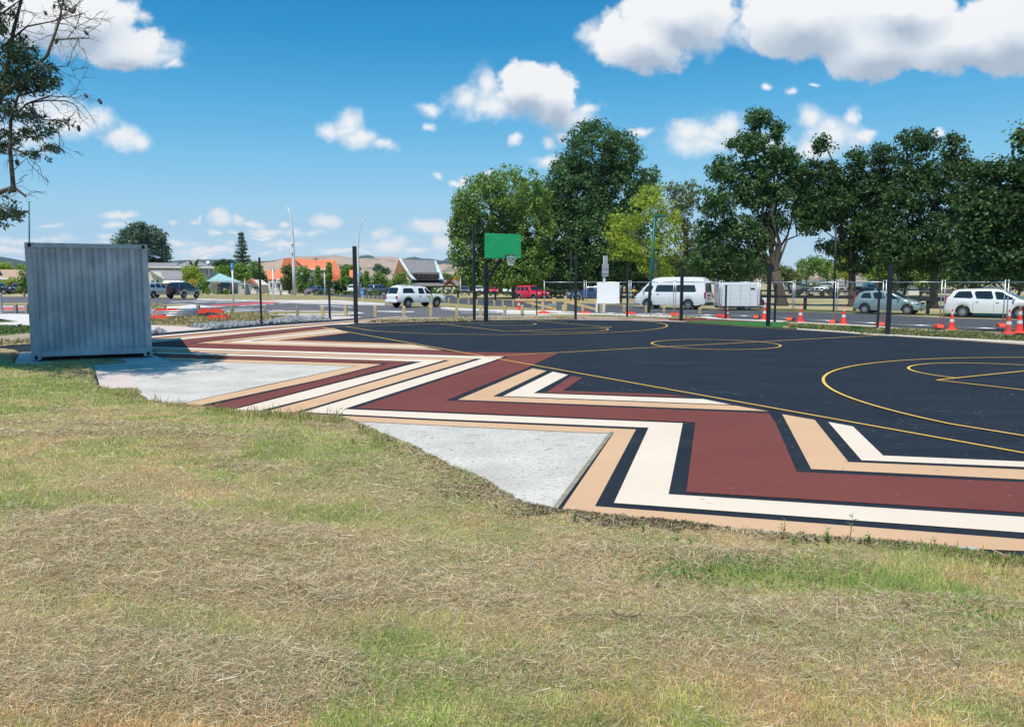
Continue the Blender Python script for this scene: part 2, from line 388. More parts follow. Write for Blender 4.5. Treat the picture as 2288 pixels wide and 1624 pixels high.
# ------------------------------------------------------------------ ground materials
def gmat(name, cols, scale=2.0, rough=.85, fine=None, streak=None, bump=.2, bscale=120, pos=(.35, .65), spec=.3, spots=None, grain=None):
    m = bpy.data.materials.new(name); m.use_nodes = True; nt = m.node_tree; b = nt.nodes['Principled BSDF']
    L = nt.links
    b.inputs['Roughness'].default_value = rough; b.inputs['Specular IOR Level'].default_value = spec
    tc = nt.nodes.new('ShaderNodeTexCoord')
    n = nt.nodes.new('ShaderNodeTexNoise'); n.inputs['Scale'].default_value = scale; n.inputs['Detail'].default_value = 7; n.inputs['Roughness'].default_value = .65
    L.new(tc.outputs['Object'], n.inputs['Vector'])
    r = nt.nodes.new('ShaderNodeValToRGB'); L.new(n.outputs['Fac'], r.inputs[0])
    e = r.color_ramp.elements; e[0].position, e[1].position = pos; e[0].color = (*cols[0], 1); e[1].color = (*cols[-1], 1)
    for i, c in enumerate(cols[1:-1]):
        k = e.new(pos[0] + (pos[1] - pos[0]) * (i + 1) / (len(cols) - 1)); k.color = (*c, 1)
    src = r.outputs[0]
    def over(fac, col):
        nonlocal src
        mx = nt.nodes.new('ShaderNodeMix'); mx.data_type = 'RGBA'; L.new(fac, mx.inputs[0]); L.new(src, mx.inputs[6]); mx.inputs[7].default_value = (*col, 1); src = mx.outputs[2]
    def rng(x, a, bb, c=0., d=1.):
        q = nt.nodes.new('ShaderNodeMapRange'); q.inputs[1].default_value = a; q.inputs[2].default_value = bb; q.inputs[3].default_value = c; q.inputs[4].default_value = d; L.new(x, q.inputs[0]); return q.outputs[0]
    if grain:      # fine two-tone aggregate: (scale, dark colour, strength)
        v = nt.nodes.new('ShaderNodeTexNoise'); v.inputs['Scale'].default_value = grain[0]; v.inputs['Detail'].default_value = 2
        L.new(tc.outputs['Object'], v.inputs['Vector']); over(rng(v.outputs['Fac'], .52, .68, 0, grain[2]), grain[1])
    if fine:       # loose specks: (scale, colour, threshold, strength)
        v = nt.nodes.new('ShaderNodeTexVoronoi'); v.inputs['Scale'].default_value = fine[0]; L.new(tc.outputs['Object'], v.inputs['Vector'])
        over(rng(v.outputs['Distance'], fine[2], fine[2] * .6, 0, fine[3]), fine[1])
    if streak:     # scuffs drawn out along one direction: (angle, sx, sy, colour, lo, hi, strength)
        mp = nt.nodes.new('ShaderNodeMapping'); mp.inputs['Rotation'].default_value = (0, 0, streak[0]); mp.inputs['Scale'].default_value = (streak[1], streak[2], 1)
        L.new(tc.outputs['Object'], mp.inputs[0])
        v = nt.nodes.new('ShaderNodeTexNoise'); v.inputs['Scale'].default_value = 1; v.inputs['Detail'].default_value = 5; v.inputs['Roughness'].default_value = .7
        L.new(mp.outputs[0], v.inputs['Vector']); over(rng(v.outputs['Fac'], streak[4], streak[5], 0, streak[6]), streak[3])
    if spots:
        v = nt.nodes.new('ShaderNodeTexNoise'); v.inputs['Scale'].default_value = spots[0]; v.inputs['Detail'].default_value = 3
        L.new(tc.outputs['Object'], v.inputs['Vector']); over(rng(v.outputs['Fac'], spots[2], spots[2] + .1, 0, spots[3]), spots[1])
    L.new(src, b.inputs['Base Color'])
    if bump:
        q = nt.nodes.new('ShaderNodeTexNoise'); q.inputs['Scale'].default_value = bscale; q.inputs['Detail'].default_value = 4; L.new(tc.outputs['Object'], q.inputs['Vector'])
        bp = nt.nodes.new('ShaderNodeBump'); bp.inputs['Strength'].default_value = bump; bp.inputs['Distance'].default_value = .01
        L.new(q.outputs['Fac'], bp.inputs['Height']); L.new(bp.outputs[0], b.inputs['Normal'])
    return m
M['court'] = gmat('court_asphalt', [(.014, .019, .028), (.021, .0275, .038)], .8, .8, spec=.12, fine=(9, (.16, .18, .2), .035, .5), streak=(R(60), .25, 2.6, (.075, .085, .098), .52, .85, .45),
                  bump=.35, bscale=160, grain=(190, (.045, .055, .07), .5))
M['maroon'] = gmat('maroon_paint', [(.17, .050, .041), (.195, .061, .050)], .6, .8, spec=.12, fine=(7, (.42, .3, .28), .03, .5), streak=(R(20), .5, 3, (.27, .11, .11), .66, .85, .35), bump=.3, bscale=170, grain=(170, (.11, .025, .025), .45))
M['cream'] = gmat('cream_paint', [(.70, .585, .47), (.74, .63, .51)], .7, .8, spec=.15, streak=(R(50), .4, 2, (.60, .50, .40), .55, .85, .4), bump=.25, bscale=170, grain=(150, (.68, .57, .46), .3))
M['peach'] = gmat('peach_paint', [(.58, .365, .215), (.63, .41, .25)], .7, .8, spec=.15, streak=(R(50), .4, 2, (.55, .37, .25), .6, .9, .3), bump=.25, bscale=170, grain=(150, (.52, .35, .22), .3))
M['yellow'] = gmat('line_paint', [(.80, .46, .07), (.86, .54, .12)], 3, .6, bump=.2, bscale=150, grain=(60, (.62, .38, .1), .3))
M['gravel'] = gmat('white_gravel', [(.50, .47, .42), (.66, .62, .555)], 1.2, .9, fine=(7, (.16, .15, .14), .07, .8), bump=1.0, bscale=70, grain=(24, (.30, .29, .27), .75), spots=(2.3, (.52, .49, .44), .60, .5))
M['asphalt'] = gmat('road_asphalt', [(.105, .100, .108), (.14, .132, .138)], .25, .85, streak=(0, .15, 1.5, (.19, .18, .185), .55, .8, .5), bump=.2, bscale=60)
M['asphalt_r'] = gmat('street_asphalt', [(.062, .068, .078), (.083, .088, .096)], .25, .85, streak=(R(-20), .15, 1.2, (.085, .09, .10), .55, .8, .5), bump=.2, bscale=60)
M['red_paint'] = gmat('red_lane_paint', [(.60, .07, .08), (.70, .11, .12)], 1.2, .7, bump=.1)
M['white_line'] = gmat('white_line_paint', [(.62, .62, .62), (.74, .74, .74)], 3, .7, bump=.1)
M['path'] = gmat('footpath_concrete', [(.57, .46, .42), (.65, .54, .49)], .8, .85, bump=.3, bscale=90, grain=(120, (.48, .43, .4), .35))
M['dirt'] = gmat('sandy_dirt', [(.30, .24, .17), (.42, .35, .26)], 2.5, .95, bump=.6, bscale=40, grain=(40, (.22, .17, .12), .5))
M['drygrass'] = gmat('dry_verge', [(.16, .17, .055), (.30, .25, .11), (.44, .35, .19)], .8, .95, bump=.8, bscale=30, grain=(25, (.17, .15, .06), .5), pos=(.3, .7))
M['field'] = gmat('parched_field', [(.20, .19, .07), (.40, .33, .17), (.50, .41, .24)], .12, .95, bump=.5, bscale=20, pos=(.3, .7), grain=(4, (.28, .25, .11), .5))
M['soil'] = gmat('thatch_soil', [(.085, .062, .036), (.19, .15, .075), (.14, .145, .05)], 3.0, .95, bump=1., bscale=50, pos=(.3, .7), grain=(45, (.26, .21, .12), .6))
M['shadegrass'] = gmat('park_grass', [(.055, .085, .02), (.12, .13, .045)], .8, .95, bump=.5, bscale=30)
M['turf'] = gmat('green_turf', [(.025, .115, .02), (.045, .16, .03)], 6, .9, bump=.5, bscale=60)

def flat(name, polys, z, m, px=True):
    """one ground sheet made of one or more outlines; each vertex either picture or ground coordinates"""
    mb = MB()
    for p in polys:
        vs = [G(x, y, z) if px else Vector((x, y, z)) for (x, y) in p]
        tri = tessellate_polygon([[Vector((v.x, v.y, 0)) for v in vs]])
        mb.add(vs, [tuple(t) for t in tri])
    o = mb.build(name, m, fix=False)
    bm = bmesh.new(); bm.from_mesh(o.data)
    for f in bm.faces:
        if f.normal.z < 0: f.normal_flip()
    bm.to_mesh(o.data); bm.free()
    return struct(o)
def raised(name, polys, z, h, m):
    mb = MB()
    for p in polys:
        vs = [G(x, y, z) for (x, y) in p]; mb.slab(vs, h)
    return struct(mb.build(name, m))
def PP(r, *pts): return [P(r, x, y) for x, y in pts]

# base sheet of the whole place (rolls away to the hills)
struct(MB().add([(-4000, -40, -.06), (4000, -40, -.06), (4000, 6000, -.06), (-4000, 6000, -.06)], [(0, 1, 2, 3)]).build('ground', M['field'], fix=False))

# ---- court
COURT = PP('B6', (-1300, 285), (85, 165), (1440, 52), (2288, 3)) + PP('R3', (680, 828), (940, 815), (1250, 800), (1060, 868)) + PP('R3', (2288, 846)) + \
    PP('R4', (1400, 1452), (1850, 1444)) + PP('R5', (440, 1068), (1450, 1085), (2288, 1148)) + PP('R6', (850, 1300), (1100, 1318), (1900, 1385), (2288, 1418)) + PP('R7', (700, 1325), (2288, 1440)) + \
    [(2900, 850), (3400, 1600), (1900, 1330), (1200, 1185), (700, 965), (300, 930), (200, 850), (-600, 830)]
flat('court', [COURT], 0.0, M['court'])
flat('gravel', [PP('B6', (60, 470), (300, 490), (2288, 550)) + [P('B8', 345, 300)] + PP('B7', (1100, 350), (310, 528)) + PP('A1', (1000, 950), (900, 840), (780, 620)),
                PP('B8', (0, 762), (270, 787), (2288, 888)) + PP('A3', (840, 1105)) + PP('A5', (165, 398), (160, 430), (-300, 300)) + [(760, 985), (700, 950)]], .0015, M['gravel'])
# ---- zigzag paint: edges of the bands, from the outer rim inwards  (right end -> corners -> left end)
# parts: bottom run, riser, middle run
Zr = lambda *p: p
E0 = PP('A5', (2288, 572), (1930, 557), (205, 403), (440, 45)) + [P('B8', 2288, 888), P('B8', 270, 787), P('B8', -700, 750)]
E = {}
bot = {0: [(2700, 1241)] + PP('A5', (2288, 572), (1930, 557), (205, 403)), 1: PP('A5', (2600, 549), (2288, 520), (365, 372)), 2: PP('A5', (2600, 512), (2288, 490), (450, 357)),
       3: PP('A5', (2600, 440), (2288, 420), (695, 318)), 4: PP('A5', (2600, 418), (2288, 400), (775, 308)), 5: PP('A5', (2600, 279), (2288, 265), (1270, 218)),
       6: PP('A5', (2600, 266), (2288, 252), (1335, 207)), 7: PP('A5', (2600, 221), (2288, 208), (1500, 175)), 8: PP('A5', (2600, 208), (2288, 196), (1560, 165)), 9: PP('A5', (2600, 182), (2288, 172), (1660, 145))}
for k_, v_ in bot.items():           # run the bands on past the right edge of the picture
    a_, b_ = v_[0], v_[1]; q_ = 1.5 if k_ else .6; v_[0] = (a_[0] + (a_[0] - b_[0]) * q_, a_[1] + (a_[1] - b_[1]) * q_)
top = {0: P('A3', 840, 1105), 1: P('A3', 1030, 1070), 2: P('A3', 1137, 1055), 3: P('A3', 1425, 1017), 4: P('A3', 1530, 1010)}
mid = {0: [P('B8', 270, 787), P('B8', -900, 730)], 1: [P('B8', 1000, 783), P('B7', 1350, 605)], 2: [P('B8', 1000, 768), P('B7', 1460, 597)], 3: [P('B8', 235, 683)], 4: [P('B8', 345, 675)]}
band = lambda a, b: a + b[::-1]
peach, cream, maroon = [], [], []
for a, b, L_ in ((0, 1, peach), (2, 3, cream)):
    L_.append(band(bot[a] + [top[a]] + mid[a], bot[b] + [top[b]] + mid[b]))
# maroon field between edge 4 and edge 5 : right block + middle run + diagonal up to the court and beyond the sideline
maroon.append(bot[4] + [top[4], P('B8', 345, 675)] + PP('B8', (1600, 255), (1700, 218), (2150, 187), (1905, 297), (1880, 312), (1145, 607)) + [P('A3', 2150, 935), P('A5', 1175, 0)] + bot[5][::-1])
peach.append([P('A3', 2262, 942)] + PP('A4', (660, 1275)) + bot[6][::-1][1:] + bot[7][:2] + PP('A4', (945, 1222), (687, 900)))
cream.append(PP('A4', (790, 915), (1045, 1208)) + bot[8][::-1][1:] + bot[9][:2] + PP('A4', (1210, 1172), (980, 950)))
# inner chevron of the middle run
peach.append(PP('B8', (1920, 320), (1250, 600)) + [P('A3', 2150, 918), P('A3', 1870, 870)] + PP('B8', (1563, 571), (2045, 343)))
cream.append(PP('B8', (2100, 350), (1655, 567)) + [P('A3', 1830, 862), P('A3', 1600, 815)] + PP('B8', (1928, 541), (2235, 378)))
maroon.append(PP('A3', (490, 620), (270, 762), (1510, 800), (1290, 775), (415, 745), (580, 635)))
# the diagonal bands (lower left -> upper right) and their return runs to the left, corner by corner
def dg(c4, low): return [low, c4]
maroon.append([P('B7', 620, 530), P('B7', 500, 575), P('B7', 715, 590)] + PP('B8', (0, 483), (850, 262)) + PP('B5', (1790, 523), (0, 470)) + PP('B6', (85, 408), (-300, 394)) +
              PP('B6', (-300, 426), (85, 442)) + PP('B5', (0, 507), (1490, 545)) + PP('B8', (650, 275), (0, 437)))
peach.append(PP('B7', (310, 525), (200, 575), (400, 580), (450, 545)) + PP('B8', (0, 425), (577, 283)) + PP('B5', (0, 512)) + PP('B6', (85, 447), (-300, 430)) +
             PP('B6', (-300, 469), (85, 480), (300, 490), (2288, 550)) + PP('B8', (345, 300), (0, 375)))
cream.append(PP('B7', (745, 592), (690, 620), (950, 620), (985, 600)) + PP('B8', (0, 570), (1135, 247)) + PP('B5', (0, 440)) + PP('B6', (85, 380), (-300, 366)) +
             PP('B6', (-300, 391), (85, 404)) + PP('B5', (0, 462), (1890, 523)) + PP('B8', (0, 495)))
peach.append(PP('B7', (1080, 600), (1040, 640), (1300, 640), (1350, 605)) + PP('B8', (0, 655), (1410, 235)) + PP('B5', (0, 410)) + PP('B6', (85, 348), (-300, 334)) +
             PP('B6', (-300, 360), (85, 374)) + PP('B5', (0, 433), (2250, 505)) + PP('B8', (0, 582)))
cream.append([P('B7', 1460, 597)] + PP('B8', (235, 683), (1575, 250), (1665, 215), (1400, 211)) + PP('B5', (0, 380)) + PP('B6', (85, 322), (-900, 293)) +
             PP('B6', (-300, 331), (85, 344)) + PP('B5', (0, 403)) + PP('B8', (1470, 235)))
# remove the overlap of the two pieces that meet in edge 2-3: (the riser piece already ends at the left corner)
# maroon wedge left of the court with its apex to the left
UPc = {1: PP('B6', (-1300, 318), (85, 195), (1440, 76)) + PP('R3', (693, 851), (940, 832), (1300, 800), (1560, 789)),
       2: PP('B6', (-1300, 334), (85, 212), (1440, 91)) + PP('R3', (693, 857), (940, 839), (1300, 806), (1560, 793)),
       3: PP('B6', (-1300, 350), (85, 228), (1440, 105)) + PP('R3', (693, 865), (940, 849), (1300, 814), (1560, 797)),
       4: PP('B6', (-1300, 368), (85, 246), (1440, 122)) + PP('R3', (693, 872), (940, 858), (1150, 836)),
       5: PP('B6', (-1300, 372), (85, 249), (1440, 125)) + PP('R3', (693, 874), (940, 860), (1150, 837)),
       6: PP('B6', (-1300, 393), (85, 270), (1440, 139)) + PP('R3', (693, 883), (850, 880), (1000, 864))}
cream.append(band(UPc[1], UPc[2])); maroon.append(band(UPc[2], UPc[3])); peach.append(band(UPc[3], UPc[4])); cream.append(band(UPc[5], UPc[6]))
maroon.append(PP('B6', (85, 273), (1440, 142)) + PP('B5', (635, 80), (760, 97), (0, 180)) + PP('B6', (555, 275)) + PP('B6', (2288, 330)) + PP('B8', (1120, 165), (1195, 172), (1930, 182), (2150, 187), (1700, 218), (1400, 209)) +
              PP('B5', (0, 377)) + PP('B6', (85, 318), (-330, 311)))
peach.append(PP('B5', (770, 100), (0, 184)) + PP('B6', (630, 277), (2288, 325)) + PP('B5', (2150, 378), (2030, 355), (1100, 325)) + PP('B6', (2288, 307), (920, 265)) + PP('B5', (0, 203), (840, 117)))
cream.append(PP('B5', (850, 120), (0, 207)) + PP('B6', (985, 267), (2288, 304)) + PP('B5', (2010, 350), (1890, 326)) + PP('B6', (2288, 285), (1270, 253)) + PP('B5', (0, 230), (900, 135)))
peach.append(PP('B5', (910, 138), (0, 234)) + PP('B6', (1335, 255), (2288, 281)) + PP('B5', (1870, 323), (1760, 302)) + PP('B6', (2288, 262), (1610, 246)) + PP('B5', (985, 152)))
maroon.append(PP('B5', (975, 156), (120, 254), (1750, 299), (1600, 290), (345, 243), (960, 166)))
flat('peach_paint', peach, .004, M['peach']); flat('maroon_paint', maroon, .0055, M['maroon']); flat('cream_paint', cream, .007, M['cream'])
# path strips beyond the court
flat('maroon_path', [PP('R5', (0, 1032), (1340, 1042), (1900, 1056), (2288, 1062)) + PP('R6', (700, 1212), (0, 1200)) + PP('R5', (1450, 1082), (700, 1066), (0, 1064)),
                     PP('R4', (1330, 1412), (2233, 1425), (2233, 1434), (1300, 1417))], .003, M['maroon'])
flat('cream_path', [PP('R5', (40, 1029), (640, 1040), (1200, 1058), (1190, 1066), (600, 1047), (40, 1037)), PP('R5', (40, 1050), (900, 1066), (1420, 1080), (1440, 1088), (900, 1073), (40, 1058)),
                    PP('R4', (480, 1400), (1300, 1407), (2233, 1418), (2233, 1424), (1300, 1412), (480, 1405))], .006, M['path'])
flat('turf', [PP('R5', (1380, 1084), (1560, 1077), (2288, 1080)) + PP('R6', (760, 1208), (1000, 1222), (850, 1299)) + PP('R5', (2288, 1146))], .012, M['turf'])

# ---- court lines in court coordinates (fitted to the picture)
CO, CYAW, CL, CW, KW, KL = Vector((-7.5164, 30.8516)), -1.0536, 13.8917, 14.9953, 4.83, 5.7418
cc, cs = math.cos(CYAW), math.sin(CYAW)
def C2W(x, y): return (CO.x + cc * x - cs * y, CO.y + cs * x + cc * y)
lm = MB(); LZ = .0095
def line(pts, w=.05, close=False):
    pts = [Vector(C2W(*p)) for p in pts]; n = len(pts); l, r_ = [], []
    for i, p in enumerate(pts):
        a = pts[(i - 1) % n] if (i > 0 or close) else p; b = pts[(i + 1) % n] if (i < n - 1 or close) else p
        d = (b - a).normalized(); nn = Vector((-d.y, d.x)) * w / 2
        l.append((*(p + nn), LZ)); r_.append((*(p - nn), LZ))
    m = n if close else n - 1
    lm.add(l + r_, [(i, n + i, n + (i + 1) % n, (i + 1) % n) for i in range(m)])
def arc(c, r, a0, a1, n=64): return [(c[0] + r * math.cos(R(a0 + (a1 - a0) * i / n)), c[1] + r * math.sin(R(a0 + (a1 - a0) * i / n))) for i in range(n + 1)]
mid_ = CW / 2
line([(0, 0), (2 * CL, 0)]); LZ += .0004
line([(2 * CL, 0), (2 * CL, CW)]); LZ += .0004; line([(2 * CL, CW), (0, CW)]); LZ += .0004; line([(0, CW), (0, 0)])
LZ += .0004; line([(CL, 0), (CL, CW)]); LZ += .0004; line(arc((CL, mid_), 1.8, 0, 360, 96)[:-1], close=True)
for sgn, x0 in ((1, 0), (-1, 2 * CL)):
    X = lambda t: x0 + sgn * t
    LZ += .0004; line([(X(0), mid_ - KW / 2), (X(KL), mid_ - KW / 2)]); LZ += .0004; line([(X(KL), mid_ - KW / 2), (X(KL), mid_ + KW / 2)]); LZ += .0004; line([(X(KL), mid_ + KW / 2), (X(0), mid_ + KW / 2)])
    LZ += .0004; line([(X(KL + 1.8 * math.cos(R(a))), mid_ + 1.8 * math.sin(R(a))) for a in range(-90, 91, 4)])
    yy = 6.55; xx = 1.575 + math.sqrt(6.7 ** 2 - yy ** 2); a0 = math.degrees(math.asin(yy / 6.7))
    LZ += .0004; line([(X(0), mid_ - yy)] + [(X(1.575 + 6.7 * math.cos(R(a))), mid_ + 6.7 * math.sin(R(a))) for a in np.linspace(-a0, a0, 80)] + [(X(0), mid_ + yy)])
    LZ += .0004; line([(X(1.575 + 1.25 * math.cos(R(a))), mid_ + 1.25 * math.sin(R(a))) for a in range(-90, 91, 5)])
tag(lm.build('court_lines', M['yellow'], fix=False), kind='structure')

# ---- tyre scuffs and scratches in the fresh surface
def scuffs():
    V = []
    def stroke(p, q, w, z):
        d = (q - p); n = Vector((-d.y, d.x, 0)).normalized() * w / 2; V.extend([p - n, q - n, q + n, p + n]); 
        for k in range(-4, 0): V[k] = (V[k].x, V[k].y, z)
    chains = [('A4', 0, 694, 290, 716), ('A4', 690, 763, 1040, 792), ('A4', 1390, 818, 2050, 865), ('A4', 1000, 900, 1700, 950), ('A4', 1700, 955, 2250, 1000), ('A4', 1160, 795, 1270, 805), ('A4', 570, 828, 760, 850), ('A3', 1180, 705, 2100, 795), ('A3', 560, 680, 1050, 750), ('A4', 1490, 583, 1620, 595), ('A4', 1290, 885, 1480, 915), ('A4', 2180, 700, 2260, 715)]
    for (r, x0, y0, x1, y1) in chains:
        a, b = G(*P(r, x0, y0)), G(*P(r, x1, y1)); L_ = (b - a).length; u = (b - a).normalized(); nrm = Vector((-u.y, u.x, 0)); n = int(L_ * 7)
        for i in range(n):
            c = a.lerp(b, (i + rnd.random()) / n) + nrm * rnd.gauss(0, .04); s = 1 if i % 2 else -1; d = (u + nrm * s * rnd.uniform(.3, .9)).normalized() * rnd.uniform(.03, .10); stroke(c - d, c + d, rnd.uniform(.006, .014), .0030)
    for k in range(700):
        x, y = rnd.uniform(700, 2288), rnd.uniform(725, 1010); g = G(x, y); an = rnd.gauss(.6, .6); d = Vector((math.cos(an), math.sin(an), 0)) * rnd.uniform(.01, .07); stroke(g - d, g + d, rnd.uniform(.003, .009), .0030)
    n1 = len(V) // 4
    mb = MB(); mb.add(V, [(4 * i, 4 * i + 1, 4 * i + 2, 4 * i + 3) for i in range(n1)]); tag(mb.build('surface_scuffs', M['scuff'], fix=False), kind='structure')
    V.clear()
    for k in range(130):
        x, y = rnd.choice([(rnd.uniform(820, 1600), rnd.uniform(880, 915)), (rnd.uniform(1560, 2260), rnd.uniform(930, 1130)), (rnd.uniform(900, 1250), rnd.uniform(800, 900))]); g = G(x, y); an = rnd.gauss(.4, .9); d = Vector((math.cos(an), math.sin(an), 0)) * rnd.uniform(.005, .04); stroke(g - d, g + d, rnd.uniform(.004, .008), .0105)
    n1 = len(V) // 4; mb = MB(); mb.add(V, [(4 * i, 4 * i + 1, 4 * i + 2, 4 * i + 3) for i in range(n1)]); tag(mb.build('surface_scuffs', M['scuff2'], fix=False), kind='structure')
M['scuff'] = mat('chalky_scuff', (.13, .15, .17), .9); M['scuff2'] = mat('paint_scratch', (.36, .19, .18), .9)
scuffs()
# ---- edging boards round the gravel beds and the near rim
def edging(name, pts, w, h, m, z0=0.0):
    mb = MB()
    for a, b in zip(pts[:-1], pts[1:]):
        d = (b - a); L_ = d.length; c = (a + b) / 2; mb.box((c.x, c.y, z0 + h / 2 - .03), (L_, w, h + .06), math.atan2(d.y, d.x))
    return struct(mb.build(name, m))
rim = [G(*p) for p in PP('A5', (175, 404), (440, 45))]
edging('kerb', rim, .045, .018, M['wood_old'])
edging('kerb', [G(*p) for p in PP('A5', (180, 410), (800, 466), (1300, 513), (1930, 563), (2080, 572))], .05, .016, M['concrete_grey'])
edging('kerb', [G(*p) for p in PP('B8', (270, 792), (2288, 892)) + PP('A3', (845, 1108))], .025, .008, M['wood_old'])
edging('kerb', [G(*p) for p in PP('B6', (300, 493), (2288, 553)) + PP('B8', (345, 302))], .025, .008, M['wood_old'])
edging('kerb', [G(*p) for p in PP('B7', (310, 530), (1100, 352)) + PP('B8', (345, 302))], .025, .008, M['wood_old'])

# ---- container slab, pink path, left strips
raised('slab', [PP('R1', (185, 1415), (128, 1535), (700, 1545), (1575, 1496), (1420, 1440), (1200, 1400))], .035, .12, M['concrete_grey'])
raised('footpath', [PP('A1', (628, 625), (842, 620), (940, 800), (900, 860), (700, 860))], .02, .1, M['path'])
flat('grass_strip', [PP('C3', (-600, 900), (460, 900), (460, 1330), (-600, 1420)), PP('C3', (-600, 950), (300, 990), (200, 960), (-600, 900))], -.03, M['shadegrass'])
flat('dirt', [PP('C3', (-600, 1240), (460, 1160), (460, 1335), (0, 1372), (-600, 1420))], -.02, M['dirt'])
raised('footpath', [PP('C3', (-600, 1035), (0, 1035), (460, 1052), (460, 1000), (310, 995), (0, 1010), (-600, 1020))], .0, .06, M['concrete'])
raised('footpath', [PP('C3', (-600, 860), (0, 872), (460, 880), (460, 1000), (310, 995), (0, 945), (-600, 930))], .004, .06, M['concrete'])
raised('footpath', [PP('R2', (150, 1062), (700, 1088), (1010, 1116), (210, 1180), (150, 1185))], -.004, .06, M['path'])

# ---- car park
Z1 = -.045
flat('car_park', [[(-900, 660), (300, 664), (447, 668), (600, 672.5), (680, 677.5), (860, 681), (985, 687), (1090, 697), (1200, 700), (1290, 702), (1100, 706), (1000, 708), (792, 710), (640, 704), (336, 707), (-900, 707)]], Z1, M['asphalt'])
flat('street', [[(700, 656), (860, 657), (1010, 659.5), (1024, 668), (1210, 672), (1340, 680), (1430, 684), (1620, 691), (1770, 696.5), (1960, 702), (2103, 709.5), (2288, 714.5), (2900, 735), (2900, 770), (2288, 742), (1960, 729), (1770, 718.5), (1620, 710.5), (1500, 705.5), (1330, 700), (1240, 694),
                  (1170, 688.6), (995, 678), (870, 671), (700, 660)]], Z1 + .003, M['asphalt_r'])
flat('verge', [[(447, 667), (600, 671.5), (680, 675), (860, 679), (1000, 685), (1100, 692.5), (1180, 692.8), (1250, 694.5), (1330, 701), (1350, 700), (1240, 692.5), (1170, 687.4), (995, 677), (870, 670), (730, 660.5), (600, 657.5), (430, 658.5)]], Z1 + .006, M['drygrass'])
raised('kerb', [[(440, 667), (600, 671.5), (680, 675), (860, 679), (860, 680.6), (680, 677), (600, 673), (440, 668.4)],
                [(607, 670.5), (730, 670.5), (760, 671.5), (860, 677.5), (860, 678.6), (740, 674), (640, 674)],
                [(985, 686), (1100, 692), (1240, 694), (1340, 700.5), (1500, 706), (1500, 708), (1340, 702.5), (1240, 699), (1130, 699), (1100, 694.5), (1010, 691), (985, 688.5)]], .04, .1, M['concrete'])
# middle island with red lane
raised('traffic_island', [[(336, 683), (400, 678.6), (430, 680), (470, 684), (515, 684.5), (430, 688.5), (336, 690.5)], [(336, 692), (380, 690.8), (410, 694), (430, 697.5), (336, 698)],
                          [(-300, 686), (60, 683), (70, 684.5), (-300, 689)]], .03, .08, M['concrete'])
flat('dry_island', [[(345, 682), (400, 679.2), (425, 680.5), (400, 683.5), (345, 686)], [(-300, 679), (70, 676), (70, 682), (-300, 685)]], .036, M['drygrass'])
raised('traffic_island', [[(600, 694.5), (700, 694), (800, 697), (815, 700), (780, 702), (600, 703.5)]], .03, .08, M['concrete'])
flat('dry_island', [[(600, 695.5), (700, 695), (795, 698), (780, 700), (600, 701.5)]], .036, M['drygrass'])
flat('red_lane', [[(-300, 690.5), (60, 687.2), (60, 692), (-300, 696)], [(466, 682), (520, 678.5), (600, 674.8), (622, 676.6), (560, 680.5), (480, 683.5)]], Z1 + .006, M['red_paint'])
wl = [[(60 + i * 0, 0)] for i in range(0)]
marks = [[(-300, 689), (60, 685.5), (60, 686.2), (-300, 689.8)], [(-300, 697), (60, 692.8), (60, 693.6), (-300, 698)],
         [(380, 674.5), (470, 670.5), (474, 671), (386, 675.2)], [(430, 675.5), (500, 671.5), (503, 672), (436, 676.2)], [(480, 675.8), (560, 672.4), (563, 673), (486, 676.4)],
         [(530, 684), (560, 681.4), (566, 681.6), (540, 684.2)], [(552, 682.6), (575, 680.4), (581, 680.7), (562, 682.9)], [(575, 681.6), (596, 679.2), (602, 679.5), (586, 681.8)], [(600, 680), (618, 677.8), (624, 678.2), (610, 680.3)],
         [(400, 696.5), (564, 688.2), (564, 689), (404, 697.3)], [(430, 699), (600, 692.3), (600, 693), (436, 699.6)],
         [(607, 693), (634, 692.3), (634, 693), (607, 693.8)], [(505, 694.5), (590, 690), (590, 690.7), (510, 695.2)],
         [(715, 682), (790, 686), (786, 687), (712, 683)], [(842, 694.5), (925, 695.7), (925, 697.2), (885, 697.6), (842, 695.8)],
         [(1030, 698.3), (1240, 700.4), (1240, 701), (1030, 698.9)], [(1040, 691), (1060, 692), (1060, 692.6), (1036, 691.6)],
         [(590, 679.5), (640, 676.8), (646, 677.2), (600, 680.2)]]
flat('road_markings', marks, Z1 + .009, M['white_line'])
# near strips
flat('grass_patch', [PP('R2', (200, 1066), (700, 1086), (1000, 1050), (1700, 1034), (2200, 965), (2260, 950)) + PP('R3', (250, 785), (0, 765)) + PP('R2', (1850, 895), (1230, 880), (200, 905))], -.012, M['drygrass'])
raised('footpath', [PP('R3', (140, 792), (430, 781), (940, 788), (1030, 796), (1000, 803), (700, 824), (560, 812), (300, 800))], -.004, .06, M['path'])
flat('stone_bed', [PP('R2', (720, 1084), (1000, 1117), (1740, 1054), (2288, 1012)) + PP('R3', (680, 832), (560, 808), (250, 788)) + PP('R2', (2200, 962), (1700, 1030), (1000, 1046))], -.006, M['concrete_grey'])
flat('dirt', [PP('R3', (1000, 868), (1150, 840), (1500, 800), (2288, 790)) + PP('R4', (480, 1406), (1330, 1416), (1850, 1432)) + PP('R5', (40, 1062)) + PP('R5', (640, 1071)) + PP('R4', (1850, 1446), (0, 1472)) + PP('R3', (1060, 870))], .004, M['dirt'])
flat('verge', [PP('R5', (-300, 985), (100, 985), (900, 1000), (1500, 1020), (1680, 1040), (1300, 1042), (100, 1030), (-300, 1028))], .010, M['drygrass'])
